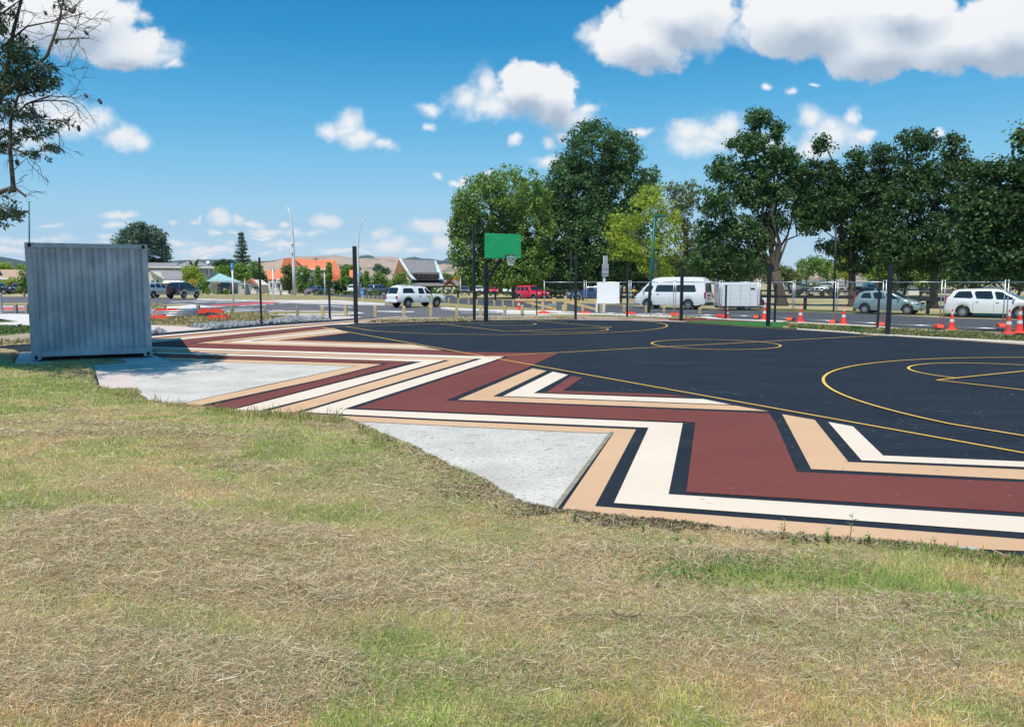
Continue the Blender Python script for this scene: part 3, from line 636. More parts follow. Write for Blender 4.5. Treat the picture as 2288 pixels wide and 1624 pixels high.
raised('kerb', [PP('R5', (-900, 975), (100, 977), (900, 990), (1700, 1020), (1900, 1048)) + PP('R6', (940, 1196), (850, 1214), (0, 1176)) + PP('R5', (1500, 1024), (900, 1002), (-900, 985))], .014, .07, M['concrete'])
flat('verge', [PP('R6', (940, 1205), (1100, 1222), (2288, 1282)) + PP('R7', (700, 1240), (2288, 1292), (3600, 1345), (3600, 1480), (2288, 1408), (900, 1332)) + PP('R6', (1100, 1316), (850, 1298))], .005, M['drygrass'])
raised('kerb', [PP('R6', (1080, 1313), (1900, 1362)) + PP('R7', (950, 1332), (2288, 1396), (3600, 1460), (3600, 1475), (2288, 1412), (900, 1343)) + PP('R6', (1900, 1376), (1100, 1325))], .010, .06, M['concrete'])
raised('kerb', [PP('R6', (1100, 1213), (2288, 1272)) + PP('R7', (700, 1232), (2288, 1284), (3600, 1335), (3600, 1347), (2288, 1294), (700, 1242)) + PP('R6', (2288, 1283), (1100, 1222))], .012, .06, M['concrete'])
# shaded grass under the trees on the right
flat('park_grass', [[(1000, 655), (1340, 655), (1600, 657), (2900, 660), (2900, 733), (2288, 712), (1960, 700), (1770, 695), (1620, 689.5), (1430, 682.5), (1340, 678.5), (1210, 670.5), (1024, 666.5), (1015, 659)]], Z1 - .004, M['field'])
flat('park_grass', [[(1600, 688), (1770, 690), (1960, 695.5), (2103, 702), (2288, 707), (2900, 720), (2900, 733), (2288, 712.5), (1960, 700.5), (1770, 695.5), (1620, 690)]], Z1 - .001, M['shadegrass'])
# ------------------------------------------------------------------ near lawn
def vnoise(x, y, s, seed=0, oct=4, rough=.55):
    x = np.asarray(x, float) * s; y = np.asarray(y, float) * s
    tot = np.zeros_like(x); amp = 1.0; nrm = 0
    for o in range(oct):
        xi = np.floor(x).astype(np.int64); yi = np.floor(y).astype(np.int64); fx = x - xi; fy = y - yi
        fx = fx * fx * (3 - 2 * fx); fy = fy * fy * (3 - 2 * fy)
        def h(a, b):
            n = (a * 374761393 + b * 668265263 + (seed + o * 17) * 1442695041) & 0x7fffffff
            n = ((n ^ (n >> 13)) * 1274126177) & 0x7fffffff
            return ((n ^ (n >> 16)) & 0xffff) / 65535.0
        v = (h(xi, yi) * (1 - fx) + h(xi + 1, yi) * fx) * (1 - fy) + (h(xi, yi + 1) * (1 - fx) + h(xi + 1, yi + 1) * fx) * fy
        tot += v * amp; nrm += amp; amp *= rough; x = x * 2.03 + 5.1; y = y * 2.03 + 1.7
    return tot / nrm
rimpx = [(-900, 775), (-200, 779)] + PP('C3', (0, 1430), (120, 1438), (225, 1452), (262, 1490)) + PP('R1', (138, 1500), (120, 1540), (300, 1546), (420, 1536), (560, 1500), (870, 1492), (1150, 1500), (1165, 1530), (1000, 1543), (872, 1548)) + \
    PP('A1', (632, 690), (645, 765), (690, 792), (780, 800), (930, 797), (960, 845), (1000, 880), (1090, 892), (1240, 902), (1400, 922), (1500, 940), (1600, 948), (1750, 950), (1900, 958), (2060, 966)) + \
    PP('A2', (300, 800), (480, 808), (600, 838), (690, 885), (790, 930), (850, 965), (1000, 1015)) + PP('A5', (0, 345), (60, 372), (165, 404), (440, 436), (800, 470), (1300, 522), (1700, 548), (1960, 570), (2100, 605), (2288, 622), (2600, 650))
lx = [G(x, y) for x, y in rimpx]
poly = [(p.x, p.y) for p in lx] + [(16, 4.0), (16, -4), (-32, -4), (-32, lx[0].y)]
PX = np.array(poly)
X0, X1, Y0, Y1, DS = -24.0, 12.0, -3.5, 24.0, .07
gx = np.arange(X0, X1, DS); gy = np.arange(Y0, Y1, DS)
GX, GY = np.meshgrid(gx, gy)
def sdf(x, y):
    d = np.full(x.shape, 1e9); ins = np.zeros(x.shape, bool); n = len(PX)
    for i in range(n):
        a = PX[i]; b = PX[(i + 1) % n]; e = b - a; L2 = e @ e
        t = np.clip(((x - a[0]) * e[0] + (y - a[1]) * e[1]) / L2, 0, 1)
        d = np.minimum(d, np.hypot(x - a[0] - t * e[0], y - a[1] - t * e[1]))
        c = (a[1] > y) != (b[1] > y)
        with np.errstate(divide='ignore', invalid='ignore'):
            xx = (b[0] - a[0]) * (y - a[1]) / (b[1] - a[1] + 1e-12) + a[0]
        ins ^= c & (x < xx)
    return np.where(ins, d, -d)
SD = sdf(GX, GY)
SD = SD + (vnoise(GX, GY, 3.0, 5) - .5) * .16
def lookup(A, x, y):
    i = np.clip((x - X0) / DS, 0, len(gx) - 1.001); j = np.clip((y - Y0) / DS, 0, len(gy) - 1.001)
    i0 = i.astype(int); j0 = j.astype(int); fi = i - i0; fj = j - j0
    return (A[j0, i0] * (1 - fi) + A[j0, i0 + 1] * fi) * (1 - fj) + (A[j0 + 1, i0] * (1 - fi) + A[j0 + 1, i0 + 1] * fi) * fj
# cover maps, from what the photograph shows where (picture position, radius in m, amount)
def bumpmap(L_):
    A = np.zeros_like(GX)
    for (px, py, rx, ry, a) in L_:
        p = G(px, py, .1); A += a * np.exp(-((GX - p.x) / rx) ** 2 - ((GY - p.y) / ry) ** 2)
    return A
green = bumpmap([(720, 1040, .9, 1.0, .9), (600, 980, 1.2, .8, .6), (520, 975, .8, .5, .4), (420, 850, 2.2, 1.6, .8), (150, 850, 2.5, 2.0, .9), (60, 1150, .8, .7, .5), (470, 1470, .35, .3, .8), (560, 1560, .25, .2, .7), (160, 1390, .3, .3, .6),
                 (950, 1590, .3, .2, .4), (1100, 1550, .3, .2, .3), (1500, 1450, .7, .3, .5), (1600, 1350, .6, .4, .4), (2150, 1290, 1.0, .4, .9), (1950, 1310, .6, .3, .6), (1700, 1290, .5, .25, .7), (1450, 1220, .5, .3, .3), (850, 1180, 1.2, .9, .35),
                 (250, 1350, .6, .5, .3), (2100, 1420, .7, .3, .4), (1250, 1300, .4, .25, .5), (1900, 1560, .5, .3, .3), (2250, 1500, .4, .3, .3), (840, 1520, .3, .25, .7), (0, 870, 3, 2, .7)])
straw = bumpmap([(480, 1560, .5, .3, 1.1), (850, 1330, 1.0, .45, .8), (480, 1270, .8, .5, .6), (620, 1210, 1.0, .35, .4), (1350, 1330, .6, .3, .6), (1850, 1400, 1.0, .25, .9), (2150, 1350, .9, .12, .6), (1500, 1240, .9, .25, .8), (1350, 1180, .7, .3, .6),
                 (1000, 1100, 1.0, .6, .7), (900, 1040, .9, .6, .6), (330, 970, 2.2, .8, .6), (1300, 1520, .7, .3, .5), (1650, 1480, .8, .25, .5), (80, 1560, .6, .3, .6), (0, 1330, .7, .5, .5), (2000, 1550, .8, .3, .5), (1100, 1250, 1.0, .3, .4), (1650, 1240, .8, .2, .6)])
straw += np.clip((vnoise(GX * .7 + GY * .4, GY * 2.2 - GX * .3, .9, 31, 4) - .53) * 5.0, 0, 1) * .85
green += (vnoise(GX, GY, 2.0, 77, 5, .62) - .41) * 4.2
bare = np.clip(1.0 - SD / .55, 0, 1) * (vnoise(GX, GY, 2.2, 9) > .42)
mound = np.clip(straw, 0, 1.4) * (.35 + vnoise(GX, GY, 5.0, 3)) * .035
t_ = np.clip(SD / 3.6, 0, 1); rise = t_ * t_ * (3 - 2 * t_)
ZT = np.where(SD > -.02, .018 + .19 * rise + np.clip(SD * 1.2, 0, .035) + (vnoise(GX, GY, 1.6, 2) - .5) * .05 * np.clip(SD / .8, 0, 1) + (vnoise(GX, GY, 9, 4, 3) - .5) * .022 * np.clip(SD / .3, 0, 1) + mound * np.clip(SD / .4, 0, 1), -.10)
ny, nx = GX.shape
V3 = np.stack([GX.ravel(), GY.ravel(), ZT.ravel()], 1)
idx = np.arange(nx * ny).reshape(ny, nx)
keep = (SD[:-1, :-1] > -.2) | (SD[1:, 1:] > -.2)
q = np.stack([idx[:-1, :-1][keep], idx[:-1, 1:][keep], idx[1:, 1:][keep], idx[1:, :-1][keep]], 1)
M['lawn'] = gmat('lawn_thatch', [(.12, .10, .04), (.28, .23, .11), (.38, .30, .16), (.19, .20, .07)], 1.3, .95, bump=1., bscale=90, pos=(.25, .75), grain=(70, (.34, .27, .15), .5))
used = np.unique(q); remap = -np.ones(nx * ny, int); remap[used] = np.arange(len(used))
struct(npmesh('lawn', V3[used], remap[q], M['lawn'], smooth=True))
def terr(x, y): return lookup(ZT, np.asarray(x, float), np.asarray(y, float))

M['blades'] = tintmat('grass_blades', .3, .65)
def scatter(n, dmin=2.5, dmax=17.0, spread=.86):
    d = dmin + (dmax - dmin) * npr.rand(n) ** 1.35; a = npr.uniform(-spread, spread, n)
    x = a * d; y = d * 1.0; s = lookup(SD, x, y); k = (s > .01) & (x > X0 + .2) & (x < X1 - .2) & (y < Y1 - .2)
    return x[k], y[k], s[k], d[k]
def mixc(a, b, t): return np.array(a)[None, :] * (1 - t[:, None]) + np.array(b)[None, :] * t[:, None]
def blades():
    x, y, s, d = scatter(820000)
    g = lookup(green, x, y) + npr.normal(0, .35, len(x)); st = lookup(straw, x, y); br = lookup(bare, x, y)
    k = (npr.rand(len(x)) > np.clip(st, 0, 1) * .72) & (npr.rand(len(x)) > br * .8)
    x, y, s, d, g, st = x[k], y[k], s[k], d[k], g[k], st[k]; n = len(x)
    z = terr(x, y) - .004
    gg = np.clip(g, -1, 2)
    lush = np.clip(gg - .5, 0, 1)
    h = npr.uniform(.010, .030, n) * (1 + .5 * lush) * (.55 + .95 * vnoise(x, y, 3.5, 41, 3))
    # unmown corner by the paving on the right
    pr = G(2230, 1270, .1); corner = np.exp(-((x - pr.x) / 1.0) ** 2 - ((y - pr.y) / .5) ** 2); h *= 1 + 1.4 * corner * npr.rand(n)
    w = np.maximum(.0022, d * .00055) * npr.uniform(.7, 1.4, n)
    an = npr.uniform(0, 2 * np.pi, n); sx, sy = np.cos(an) * w / 2, np.sin(an) * w / 2
    la = npr.uniform(0, 2 * np.pi, n); le = npr.uniform(.1, .9, n) * h
    tx, ty, tz = x + np.cos(la) * le, y + np.sin(la) * le, z + h
    V = np.empty((n, 4, 3)); V[:, 0] = np.stack([x - sx, y - sy, z], 1); V[:, 1] = np.stack([x + sx, y + sy, z], 1)
    V[:, 2] = np.stack([tx + sx * .3, ty + sy * .3, tz], 1); V[:, 3] = np.stack([tx - sx * .3, ty - sy * .3, tz], 1)
    t = np.clip(gg * .9 + npr.normal(0, .22, n), 0, 1)
    c = mixc((.64, .48, .25), (.50, .50, .16), np.clip(t * 2, 0, 1)); c = c * (1 - np.clip(t * 2 - 1, 0, 1))[:, None] + mixc((.30, .40, .09), (.19, .31, .065), npr.rand(n)) * np.clip(t * 2 - 1, 0, 1)[:, None]
    rust = (vnoise(x, y, 1.1, 55) > .50) & (npr.rand(n) < .5) & (t < .4); c[rust] = c[rust] * np.array([1.10, .86, .82])
    yel = (vnoise(x, y, 1.7, 91, 3) > .5) & (npr.rand(n) < .35); c[yel] = c[yel] * .5 + np.array([.27, .29, .06])
    c *= (.80 + .95 * vnoise(x, y, 6.0, 19, 3))[:, None] * npr.uniform(.5, 1.6, n)[:, None]
    tag(npmesh('grass', V.reshape(-1, 3), np.arange(n * 4).reshape(n, 4), M['blades'], col=c), 'short mown grass, part green and part dried yellow, on the near bank', 'grass', kind='stuff')
def straws():
    x, y, s, d = scatter(760000)
    st = lookup(straw, x, y); keepp = np.clip(st, .20, 1.0); k = npr.rand(len(x)) < keepp
    x, y, s, d, st = x[k], y[k], s[k], d[k], st[k]; n = len(x)
    L_ = npr.gamma(2.0, .015, n) + .012; L_ *= np.where(npr.rand(n) < .04, 2.4, 1.0); w = np.maximum(.0014, d * .00042) * npr.uniform(.6, 1.4, n)
    an = npr.normal(.25, .9, n) + np.where(npr.rand(n) < .3, npr.uniform(0, 3.14, n), 0)
    z = terr(x, y) + .006 + npr.rand(n) ** 2 * .020 * np.clip(st, .3, 1.3)
    dx, dy = np.cos(an) * L_ / 2, np.sin(an) * L_ / 2; ti = npr.normal(0, .16, n) * L_
    px_, py_ = -np.sin(an) * w / 2, np.cos(an) * w / 2; pz = npr.normal(0, .5, n) * w / 2
    V = np.empty((n, 4, 3))
    V[:, 0] = np.stack([x - dx - px_, y - dy - py_, z - ti - pz], 1); V[:, 1] = np.stack([x + dx - px_, y + dy - py_, z + ti - pz], 1)
    V[:, 2] = np.stack([x + dx + px_, y + dy + py_, z + ti + pz], 1); V[:, 3] = np.stack([x - dx + px_, y - dy + py_, z - ti + pz], 1)
    V[:, :, 2] = np.maximum(V[:, :, 2], (terr(x, y) + .001)[:, None])
    t = npr.rand(n)
    c = mixc((.86, .67, .43), (.32, .21, .12), t); pale = npr.rand(n) < .12; c[pale] = np.array([.80, .74, .58]); grn = npr.rand(n) < .12; c[grn] = np.array([.38, .42, .24])
    c *= npr.uniform(.6, 1.3, n)[:, None]
    tag(npmesh('straw', V.reshape(-1, 3), np.arange(n * 4).reshape(n, 4), M['blades'], col=c), 'dry hay clippings lying in drifts over the mown bank', 'straw', kind='stuff')
def mulch():
    x, y, s, d = scatter(900000, 3.2, 15); px = CX + F * x / y
    k = (s < .95 * vnoise(x, y, 2.5, 8) ** 1.3) & (npr.rand(len(x)) < np.where((px > 1180) & (px < 1620), .9, .34)); x, y = x[k], y[k]; n = len(x)
    r = npr.uniform(.004, .016, n); z = terr(x, y) + npr.uniform(.002, .014, n); an = npr.uniform(0, 6.28, n); ti = npr.normal(0, .35, n) * r; asp = npr.uniform(.25, .6, n)
    dx, dy = np.cos(an) * r, np.sin(an) * r; V = np.empty((n, 4, 3))
    V[:, 0] = np.stack([x - dx, y - dy, z - ti], 1); V[:, 1] = np.stack([x + dy * asp, y - dx * asp, z], 1); V[:, 2] = np.stack([x + dx, y + dy, z + ti], 1); V[:, 3] = np.stack([x - dy * asp, y + dx * asp, z], 1)
    c = mixc((.035, .027, .027), (.17, .12, .085), npr.rand(n) ** 2)
    tag(npmesh('soil_litter', V.reshape(-1, 3), np.arange(n * 4).reshape(n, 4), M['blades'], col=c), 'dark bark and soil litter along the rim of the paving', 'soil', kind='stuff')
blades(); straws(); mulch()

# leafy ground cover, weeds and dead leaves along the edge of the paving
M['weedleaf'] = leafmat('weed_leaf', (.08, .22, .05), (.14, .32, .07), (.24, .38, .10), .35)
M['weedstem'] = mat('weed_stem', (.16, .13, .06), .8)
def leaf_at(mb, p, dr, L_, w):
    dr = Vector(dr).normalized(); s = dr.cross(Vector((0, 0, 1))); s = s.normalized() if s.length > .01 else Vector((1, 0, 0)); up = s.cross(dr)
    mb.add([p, p + dr * L_ * .45 + s * w / 2 + up * L_ * .06, p + dr * L_ - up * L_ * .12, p + dr * L_ * .45 - s * w / 2 + up * L_ * .06], [(0, 1, 2, 3)])
def weed(px, py, h, label, red=False, bush=1.0, leafl=.05):
    g = G(px, py, .04); z = float(terr(g.x, g.y)); 
    if z < 0: z = .015
    e = empty('weed', (g.x, g.y, z), 0, label, 'weed', 'weeds growing along the edge of the paving')
    ms = MB(); ml = MB()
    for k in range(max(1, int(2.2 * bush))):
        a = rnd.uniform(0, 6.28); lean = rnd.uniform(.02, .25) * (k > 0) + .04; hh = h * (1 if k == 0 else rnd.uniform(.5, .85))
        tip = Vector((math.cos(a) * lean * hh * 2, math.sin(a) * lean * hh * 2, hh)); n = max(5, int(hh / .022))
        ms.tube([(0, 0, -.01), tip * .5 + Vector((.004, 0, 0)), tip], [.003, .0022, .001], 4)
        for i in range(2, n + 1):
            p = tip * (i / n); b = i * 2.4 + a
            leaf_at(ml, p, (math.cos(b), math.sin(b), .5), leafl * (1.15 - .6 * i / n) * rnd.uniform(.8, 1.2), leafl * .42)
    ms.build('stem', M['weedstem'], e, fix=False); ml.build('leaves', M['weedleaf'], e, fix=False)
for (r, x, y, hpx, lab, b) in [('A5', 1212, 512, 74, 'upright leafy weed against the tan border, left of the tallest one', 1.0), ('A5', 1506, 522, 108, 'tallest leafy weed, its bare stem rising over the black stripe', .7),
                               ('A5', 1405, 545, 72, 'bushy weed between the two tall single stems at the tan border', 2.4), ('A5', 1592, 545, 42, 'low spreading weed right of the tallest stem', 1.8),
                               ('A5', 270, 466, 46, 'dark green weed by the near corner of the gravel triangle', 1.6), ('A5', 575, 520, 42, 'small green weed in the bare soil patch', 1.4),
                               ('A5', 790, 582, 36, 'small weed in the straw beyond the bare soil', 1.2), ('A5', 1255, 580, 50, 'dull weed leaning in the straw below the upright leafy weed', 1.6),
                               ('A5', 735, 560, 30, 'tiny weed left of the straw drift', 1.0), ('A5', 1885, 552, 34, 'thin branching weed near the right end of the tan border', .8),
                               ('A1', 1035, 880, 62, 'slender weed at the corner of the upper gravel bed', 1.0), ('B8', 215, 860, 160, 'tall thin weed in front of the cream stripe, left of the near gravel', .6),
                               ('A2', 800, 965, 70, 'green leafy weed on the straight rim of the near gravel triangle', 2.2), ('A2', 560, 990, 50, 'low weed in the brown straw left of the near gravel triangle', 2.0)]:
    p = P(r, x, y); q2 = P(r, x, y - hpx); g = G(*p); h = (p[1] - q2[1]) * g.y / F * 1.04
    weed(p[0], p[1], h, lab, bush=b, leafl=min(.075, max(.04, h * .36)))
def weed_fringe():
    n = 2600; segs = [((455, 908), (560, 925), .12), ((560, 925), (760, 938), .16), ((340, 885), (420, 905), .12), ((215, 868), (310, 876), .10), ((40, 816), (220, 822), .12), ((800, 955), (860, 985), .10), ((2060, 1222), (2288, 1250), .05)]
    V, C = [], []
    for (a, b, hm) in segs:
        k = int(max(120, abs(b[0] - a[0]) * 3.2))
        for i in range(k):
            t = rnd.random(); g = G(a[0] + (b[0] - a[0]) * t, a[1] + (b[1] - a[1]) * t + rnd.gauss(7, 6), .05)
            z = float(terr(g.x, g.y)); 
            if z < 0: continue
            h = hm * rnd.uniform(.2, 1.0) ** 1.5 * rnd.choice((.5, .8, 1.2)); an = rnd.uniform(0, 6.28); w = .006 + .006 * rnd.random(); le = h * rnd.uniform(.1, .7); la = rnd.uniform(0, 6.28)
            s = Vector((math.cos(an), math.sin(an), 0)) * w; p = Vector((g.x, g.y, z)); t1 = p + Vector((math.cos(la) * le * .4, math.sin(la) * le * .4, h * .6)); t2 = p + Vector((math.cos(la) * le, math.sin(la) * le, h))
            V += [p - s * .5, p + s * .5, t1 + s * .5, t1 - s * .5]; V += [t1 - s * .5, t1 + s * .5, t2 + s * .05, t2 - s * .05]
            c = rnd.choice([(.32, .38, .10), (.44, .42, .14), (.24, .34, .09), (.46, .26, .13), (.58, .47, .24)]); C += [c, c]
    n = len(V) // 4
    tag(npmesh('tall_grass', np.array([tuple(v) for v in V]), np.arange(n * 4).reshape(n, 4), M['blades'], col=np.array(C)), 'unmown fringe of taller grass and weeds along the paving edge', 'grass', kind='stuff')
weed_fringe()
def clover():
    V, C = [], []
    for (cx, cy, rx, ry, n) in [(1640, 1270, .35, .16, 420), (1800, 1292, .45, .14, 320), (1560, 1300, .2, .1, 160), (2180, 1395, .25, .12, 200), (1470, 1300, .15, .08, 90), (250, 1290, .12, .1, 60)]:
        g = G(cx, cy, .1)
        for i in range(n):
            x = g.x + rnd.gauss(0, rx); y = g.y + rnd.gauss(0, ry); z = float(terr(x, y))
            if z < 0: continue
            r = rnd.uniform(.005, .011); zz = z + rnd.uniform(.008, .035); a = rnd.uniform(0, 6.28); tl = Vector((rnd.gauss(0, .4), rnd.gauss(0, .4), 1)).normalized(); u = tl.orthogonal().normalized(); w = tl.cross(u)
            c = Vector((x, y, zz)); V += [c + (u * math.cos(a + k * 1.57) + w * math.sin(a + k * 1.57)) * r for k in range(4)]
            k = rnd.uniform(.7, 1.3); C.append((.10 * k, .21 * k, .045 * k))
    n = len(C)
    tag(npmesh('ground_cover', np.array([tuple(v) for v in V]), np.arange(n * 4).reshape(n, 4), M['blades'], col=np.array(C)), 'clover and small dark green leaves spreading through the grass', 'clover', kind='stuff')
clover()
M['deadleaf'] = leafmat('dead_leaf', (.30, .12, .05), (.46, .30, .15), (.22, .10, .05), .2)
def dead_leaves():
    spots = [(1268, 1345), (1330, 1340), (1710, 1238), (1560, 1250), (1690, 1265), (1950, 1262), (1955, 1275), (1925, 1285), (2180, 1372), (2200, 1380), (1990, 1395), (1880, 1372), (2060, 1440), (1540, 1290), (150, 1350), (660, 1360), (1145, 1300), (1270, 1395), (720, 1620), (2020, 1360), (1800, 1365), (880, 990), (1620, 1222)]
    mb = MB()
    for (x, y) in spots:
        g = G(x, y, .15); z = float(terr(g.x, g.y)) + .03
        for k in range(rnd.choice((1, 2, 3))):
            a = rnd.uniform(0, 6.28); leaf_at(mb, Vector((g.x + rnd.gauss(0, .03), g.y + rnd.gauss(0, .03), z)), (math.cos(a), math.sin(a), rnd.uniform(-.1, .5)), rnd.uniform(.02, .04), .02)
    tag(mb.build('dead_leaves', M['deadleaf'], fix=False), 'scattered curled orange brown dead leaves on the grass', 'leaves', kind='stuff')
dead_leaves()
tw = [G(1366, 1376, .2), G(1378, 1386, .2), G(1400, 1391, .2), G(1431, 1384, .2)]
tag(MB().tube([(p.x, p.y, float(terr(p.x, p.y)) + .03) for p in tw], [.003, .005, .005, .003], 6).build('twig', M['weedstem'], smooth=True), 'thin dark bent twig lying on the grass in front of the paving', 'twig')
# ------------------------------------------------------------------ shipping container
def container_mat():
    m = mat('container_paint', (.37, .41, .46), .5, .1, var=.16, vscale=1.6, bump=.06, bscale=6, dirt=((.56, .59, .63), 1.3, .5, .7))
    nt = m.node_tree; b = nt.nodes['Principled BSDF']; src = b.inputs['Base Color'].links[0].from_socket
    tc = nt.nodes.new('ShaderNodeTexCoord'); mp = nt.nodes.new('ShaderNodeMapping'); mp.inputs['Scale'].default_value = (9, 9, .45); nt.links.new(tc.outputs['Object'], mp.inputs[0])
    n = nt.nodes.new('ShaderNodeTexNoise'); n.inputs['Scale'].default_value = 1; n.inputs['Detail'].default_value = 4; nt.links.new(mp.outputs[0], n.inputs['Vector'])
    r = nt.nodes.new('ShaderNodeMapRange'); r.inputs[1].default_value = .55; r.inputs[2].default_value = .75; r.inputs[4].default_value = .6; nt.links.new(n.outputs['Fac'], r.inputs[0])
    mx = nt.nodes.new('ShaderNodeMix'); mx.data_type = 'RGBA'; nt.links.new(r.outputs[0], mx.inputs[0]); nt.links.new(src, mx.inputs[6]); mx.inputs[7].default_value = (.23, .26, .30, 1)
    nt.links.new(mx.outputs[2], b.inputs['Base Color']); return m
M['cont'] = container_mat(); M['cont_dark'] = mat('casting_hole', (.02, .018, .016), .9)
def container():
    zb = .13
    e = empty('shipping_container', (-10.66, 17.22, .07), R(25.6), 'grey corrugated steel shipping container standing on a concrete slab', 'container')
    W_ = 2.438
    Hh, L_, W = 2.591, 6.06, W_
    def castings():
        for (x, y, z) in [(0, 0, 0), (W, 0, 0), (0, 0, Hh), (W, 0, Hh), (0, L_, 0), (W, L_, 0), (0, L_, Hh), (W, L_, Hh)]:
            cx = x + (.09 if x == 0 else -.09); cy = y + (.081 if y == 0 else -.081); cz = z + (.059 if z == 0 else -.059)
            c = MB().box((cx, cy - (.004 if y == 0 else -.004), cz), (.184, .17, .122), bev=.01).build('corner_casting', M['cont'], e)
            h = MB().lathe([(0.001, 0), (.036, 0), (.036, .006)], 14, Matrix.Translation((cx, cy - (.0905 if y == 0 else -.0905), cz)) @ Matrix.Rotation(R(90), 4, 'X') @ Matrix.Diagonal((1, 1.25, 1, 1)), caps=True).build('casting_hole', M['cont_dark'], c)
    castings()
    fr = MB()
    for x in (.06, W - .06):
        for y in (.06, L_ - .06): fr.box((x, y, Hh / 2), (.12, .12, Hh - .24))
    for y in (.05, L_ - .05):
        fr.box((W / 2, y, .135), (W - .24, .10, .13)); fr.box((W / 2, y, Hh - .055), (W - .37, .10, .10))
    for x in (.04, W - .04):
        fr.box((x, L_ / 2, .09), (.06, L_ - .36, .14)); fr.box((x, L_ / 2, Hh - .05), (.06, L_ - .36, .08))
    fr.build('frame', M['cont'], e)
    # corrugated near end: 9 ribs
    def corr(name, x0, x1, z0, z1, M4, n, depth=.062):
        mb = MB(); p = (x1 - x0) / n; prof = []
        for i in range(n):
            s0 = x0 + i * p; prof += [(s0, 0), (s0 + p * .28, 0), (s0 + p * .50, depth), (s0 + p * .78, depth)]
        prof.append((x1, 0)); k = len(prof)
        vs = [M4 @ Vector((x, y, z)) for z in (z0, z1) for (x, y) in prof] + [M4 @ Vector((x, y + .004, z)) for z in (z0, z1) for (x, y) in prof]
        fs = [(i, i + 1, k + i + 1, k + i) for i in range(k - 1)] + [(2 * k + i, 3 * k + i, 3 * k + i + 1, 2 * k + i + 1) for i in range(k - 1)]
        mb.add(vs, fs); return mb.build(name, M['cont'], e)
    corr('end_panel', .115, W - .115, .17, Hh - .10, Matrix.Translation((0, .022, 0)), 9)
    corr('side_panel', .115, L_ - .115, .16, Hh - .09, Matrix.Rotation(R(90), 4, 'Z') @ Matrix.Diagonal((1, -1, 1, 1)) @ Matrix.Translation((0, .02, 0)), 22, .036)
    corr('side_panel', .115, L_ - .115, .16, Hh - .09, Matrix.Translation((W, 0, 0)) @ Matrix.Rotation(R(90), 4, 'Z') @ Matrix.Translation((0, .02, 0)), 22, .036)
    MB().box((W / 2, L_ / 2, Hh - .03), (W - .1, L_ - .15, .04)).build('roof', M['cont'], e)
    MB().box((W / 2, L_ / 2, .12), (W - .1, L_ - .2, .06)).build('floor', M['cont_dark'], e)
    MB().box((W / 2, L_ - .02, Hh / 2), (W - .24, .04, Hh - .3)).build('door', M['cont'], e)
    # raised side awning
    MB().slab([(W, .3, Hh - .20), (W, .75, Hh - .20), (W + .30, .85, Hh - .27), (W + .2, .35, Hh - .30)], .012).build('awning', M['cont'], e)
    return e
cont = container()
for (dx, dy) in ((.25, .2), (2.1, .25), (.25, 5.7), (2.1, 5.7)):
    p = cont.matrix_basis @ Vector((dx, dy, 0))
    tag(MB().box((p.x, p.y, .040), (.3, .3, .06), cont.rotation_euler.z, .008).build('support_block', M['plastic_black']), 'dark support block on the slab under the ' + ('left' if dx < 1 else 'right') + (' near' if dy < 1 else ' far') + ' corner of the grey container', 'block', 'blocks under the container')
bpy.context.view_layer.update()
cb = [cont.matrix_basis @ Vector((2.44, -.01, .12)), G(*P('B6', 180, 425), .03), G(*P('B6', 262, 486), .025)]
tag(MB().tube(cb, .008, 5).build('cable', M['plastic_black'], fix=False), 'thin black cable running from the container corner down to the slab', 'cable')

# ------------------------------------------------------------------ black posts round the court
def post(base, topy, wpx, label, lean=0.0):
    g = G(*base); h = (base[1] - topy) * g.y / F / 1.0; w = wpx * g.y / F
    e = empty('court_post', (g.x, g.y, 0), rnd.uniform(-.3, .3), label, 'post', 'black steel posts round the court')
    MB().box((0, 0, h / 2), (w * .88, w * .88, h), bev=w * .06).build('shaft', M['black_steel'], e)
    MB().box((0, 0, h + .008), (w * .94, w * .94, .016)).build('cap', M['black_steel'], e)
    return e
posts = [(P('R2', 1730, 1057), 577.5, 5, 'black square post rising from the stone strip right of the orange feet'),
         (P('R3', 666, 828), 629, 4.3, 'short thin black post beside the pink path, left of the tall one'),
         (P('R3', 966, 868), 553, 8.5, 'thick black post in front of the blue street sign at the painted path'),
         (P('R4', 488, 1462), 505.7, 7, 'tallest black post, just left of the basketball hoop'),
         (P('R4', 1327, 1402), 636, 3, 'thin short black post beside the red off-roader'),
         (P('R4', 1849, 1446), 568, 6.2, 'black post directly left of the blank white board'),
         (P('R5', 672, 1028), 597, 4, 'thin black post at the right edge of the blank white board'),
         (P('R5', 1352, 1078), 600, 6.7, 'black post in front of the middle of the white minibus'),
         (P('R5', 1911, 1050), 638, 4, 'thin black post in front of the left end of the white trailer'),
         (P('R6', 650, 1280), 594.3, 8, 'thick black post standing in the green turf strip'),
         (P('R6', 751, 1215), 636.6, 4.4, 'thin black post behind the green turf, in front of the big tree trunk'),
         (P('R7', 233, 1205), 635.6, 4.9, 'thin black post in front of the green hatchback door'),
         (P('R7', 374, 1305), 591, 10, 'thickest black post, in front of the green hatchback'),
         ((2289, 745), 636, 9, 'black post cut by the right edge of the picture beside the last cones')]
for a in posts: post(*a)

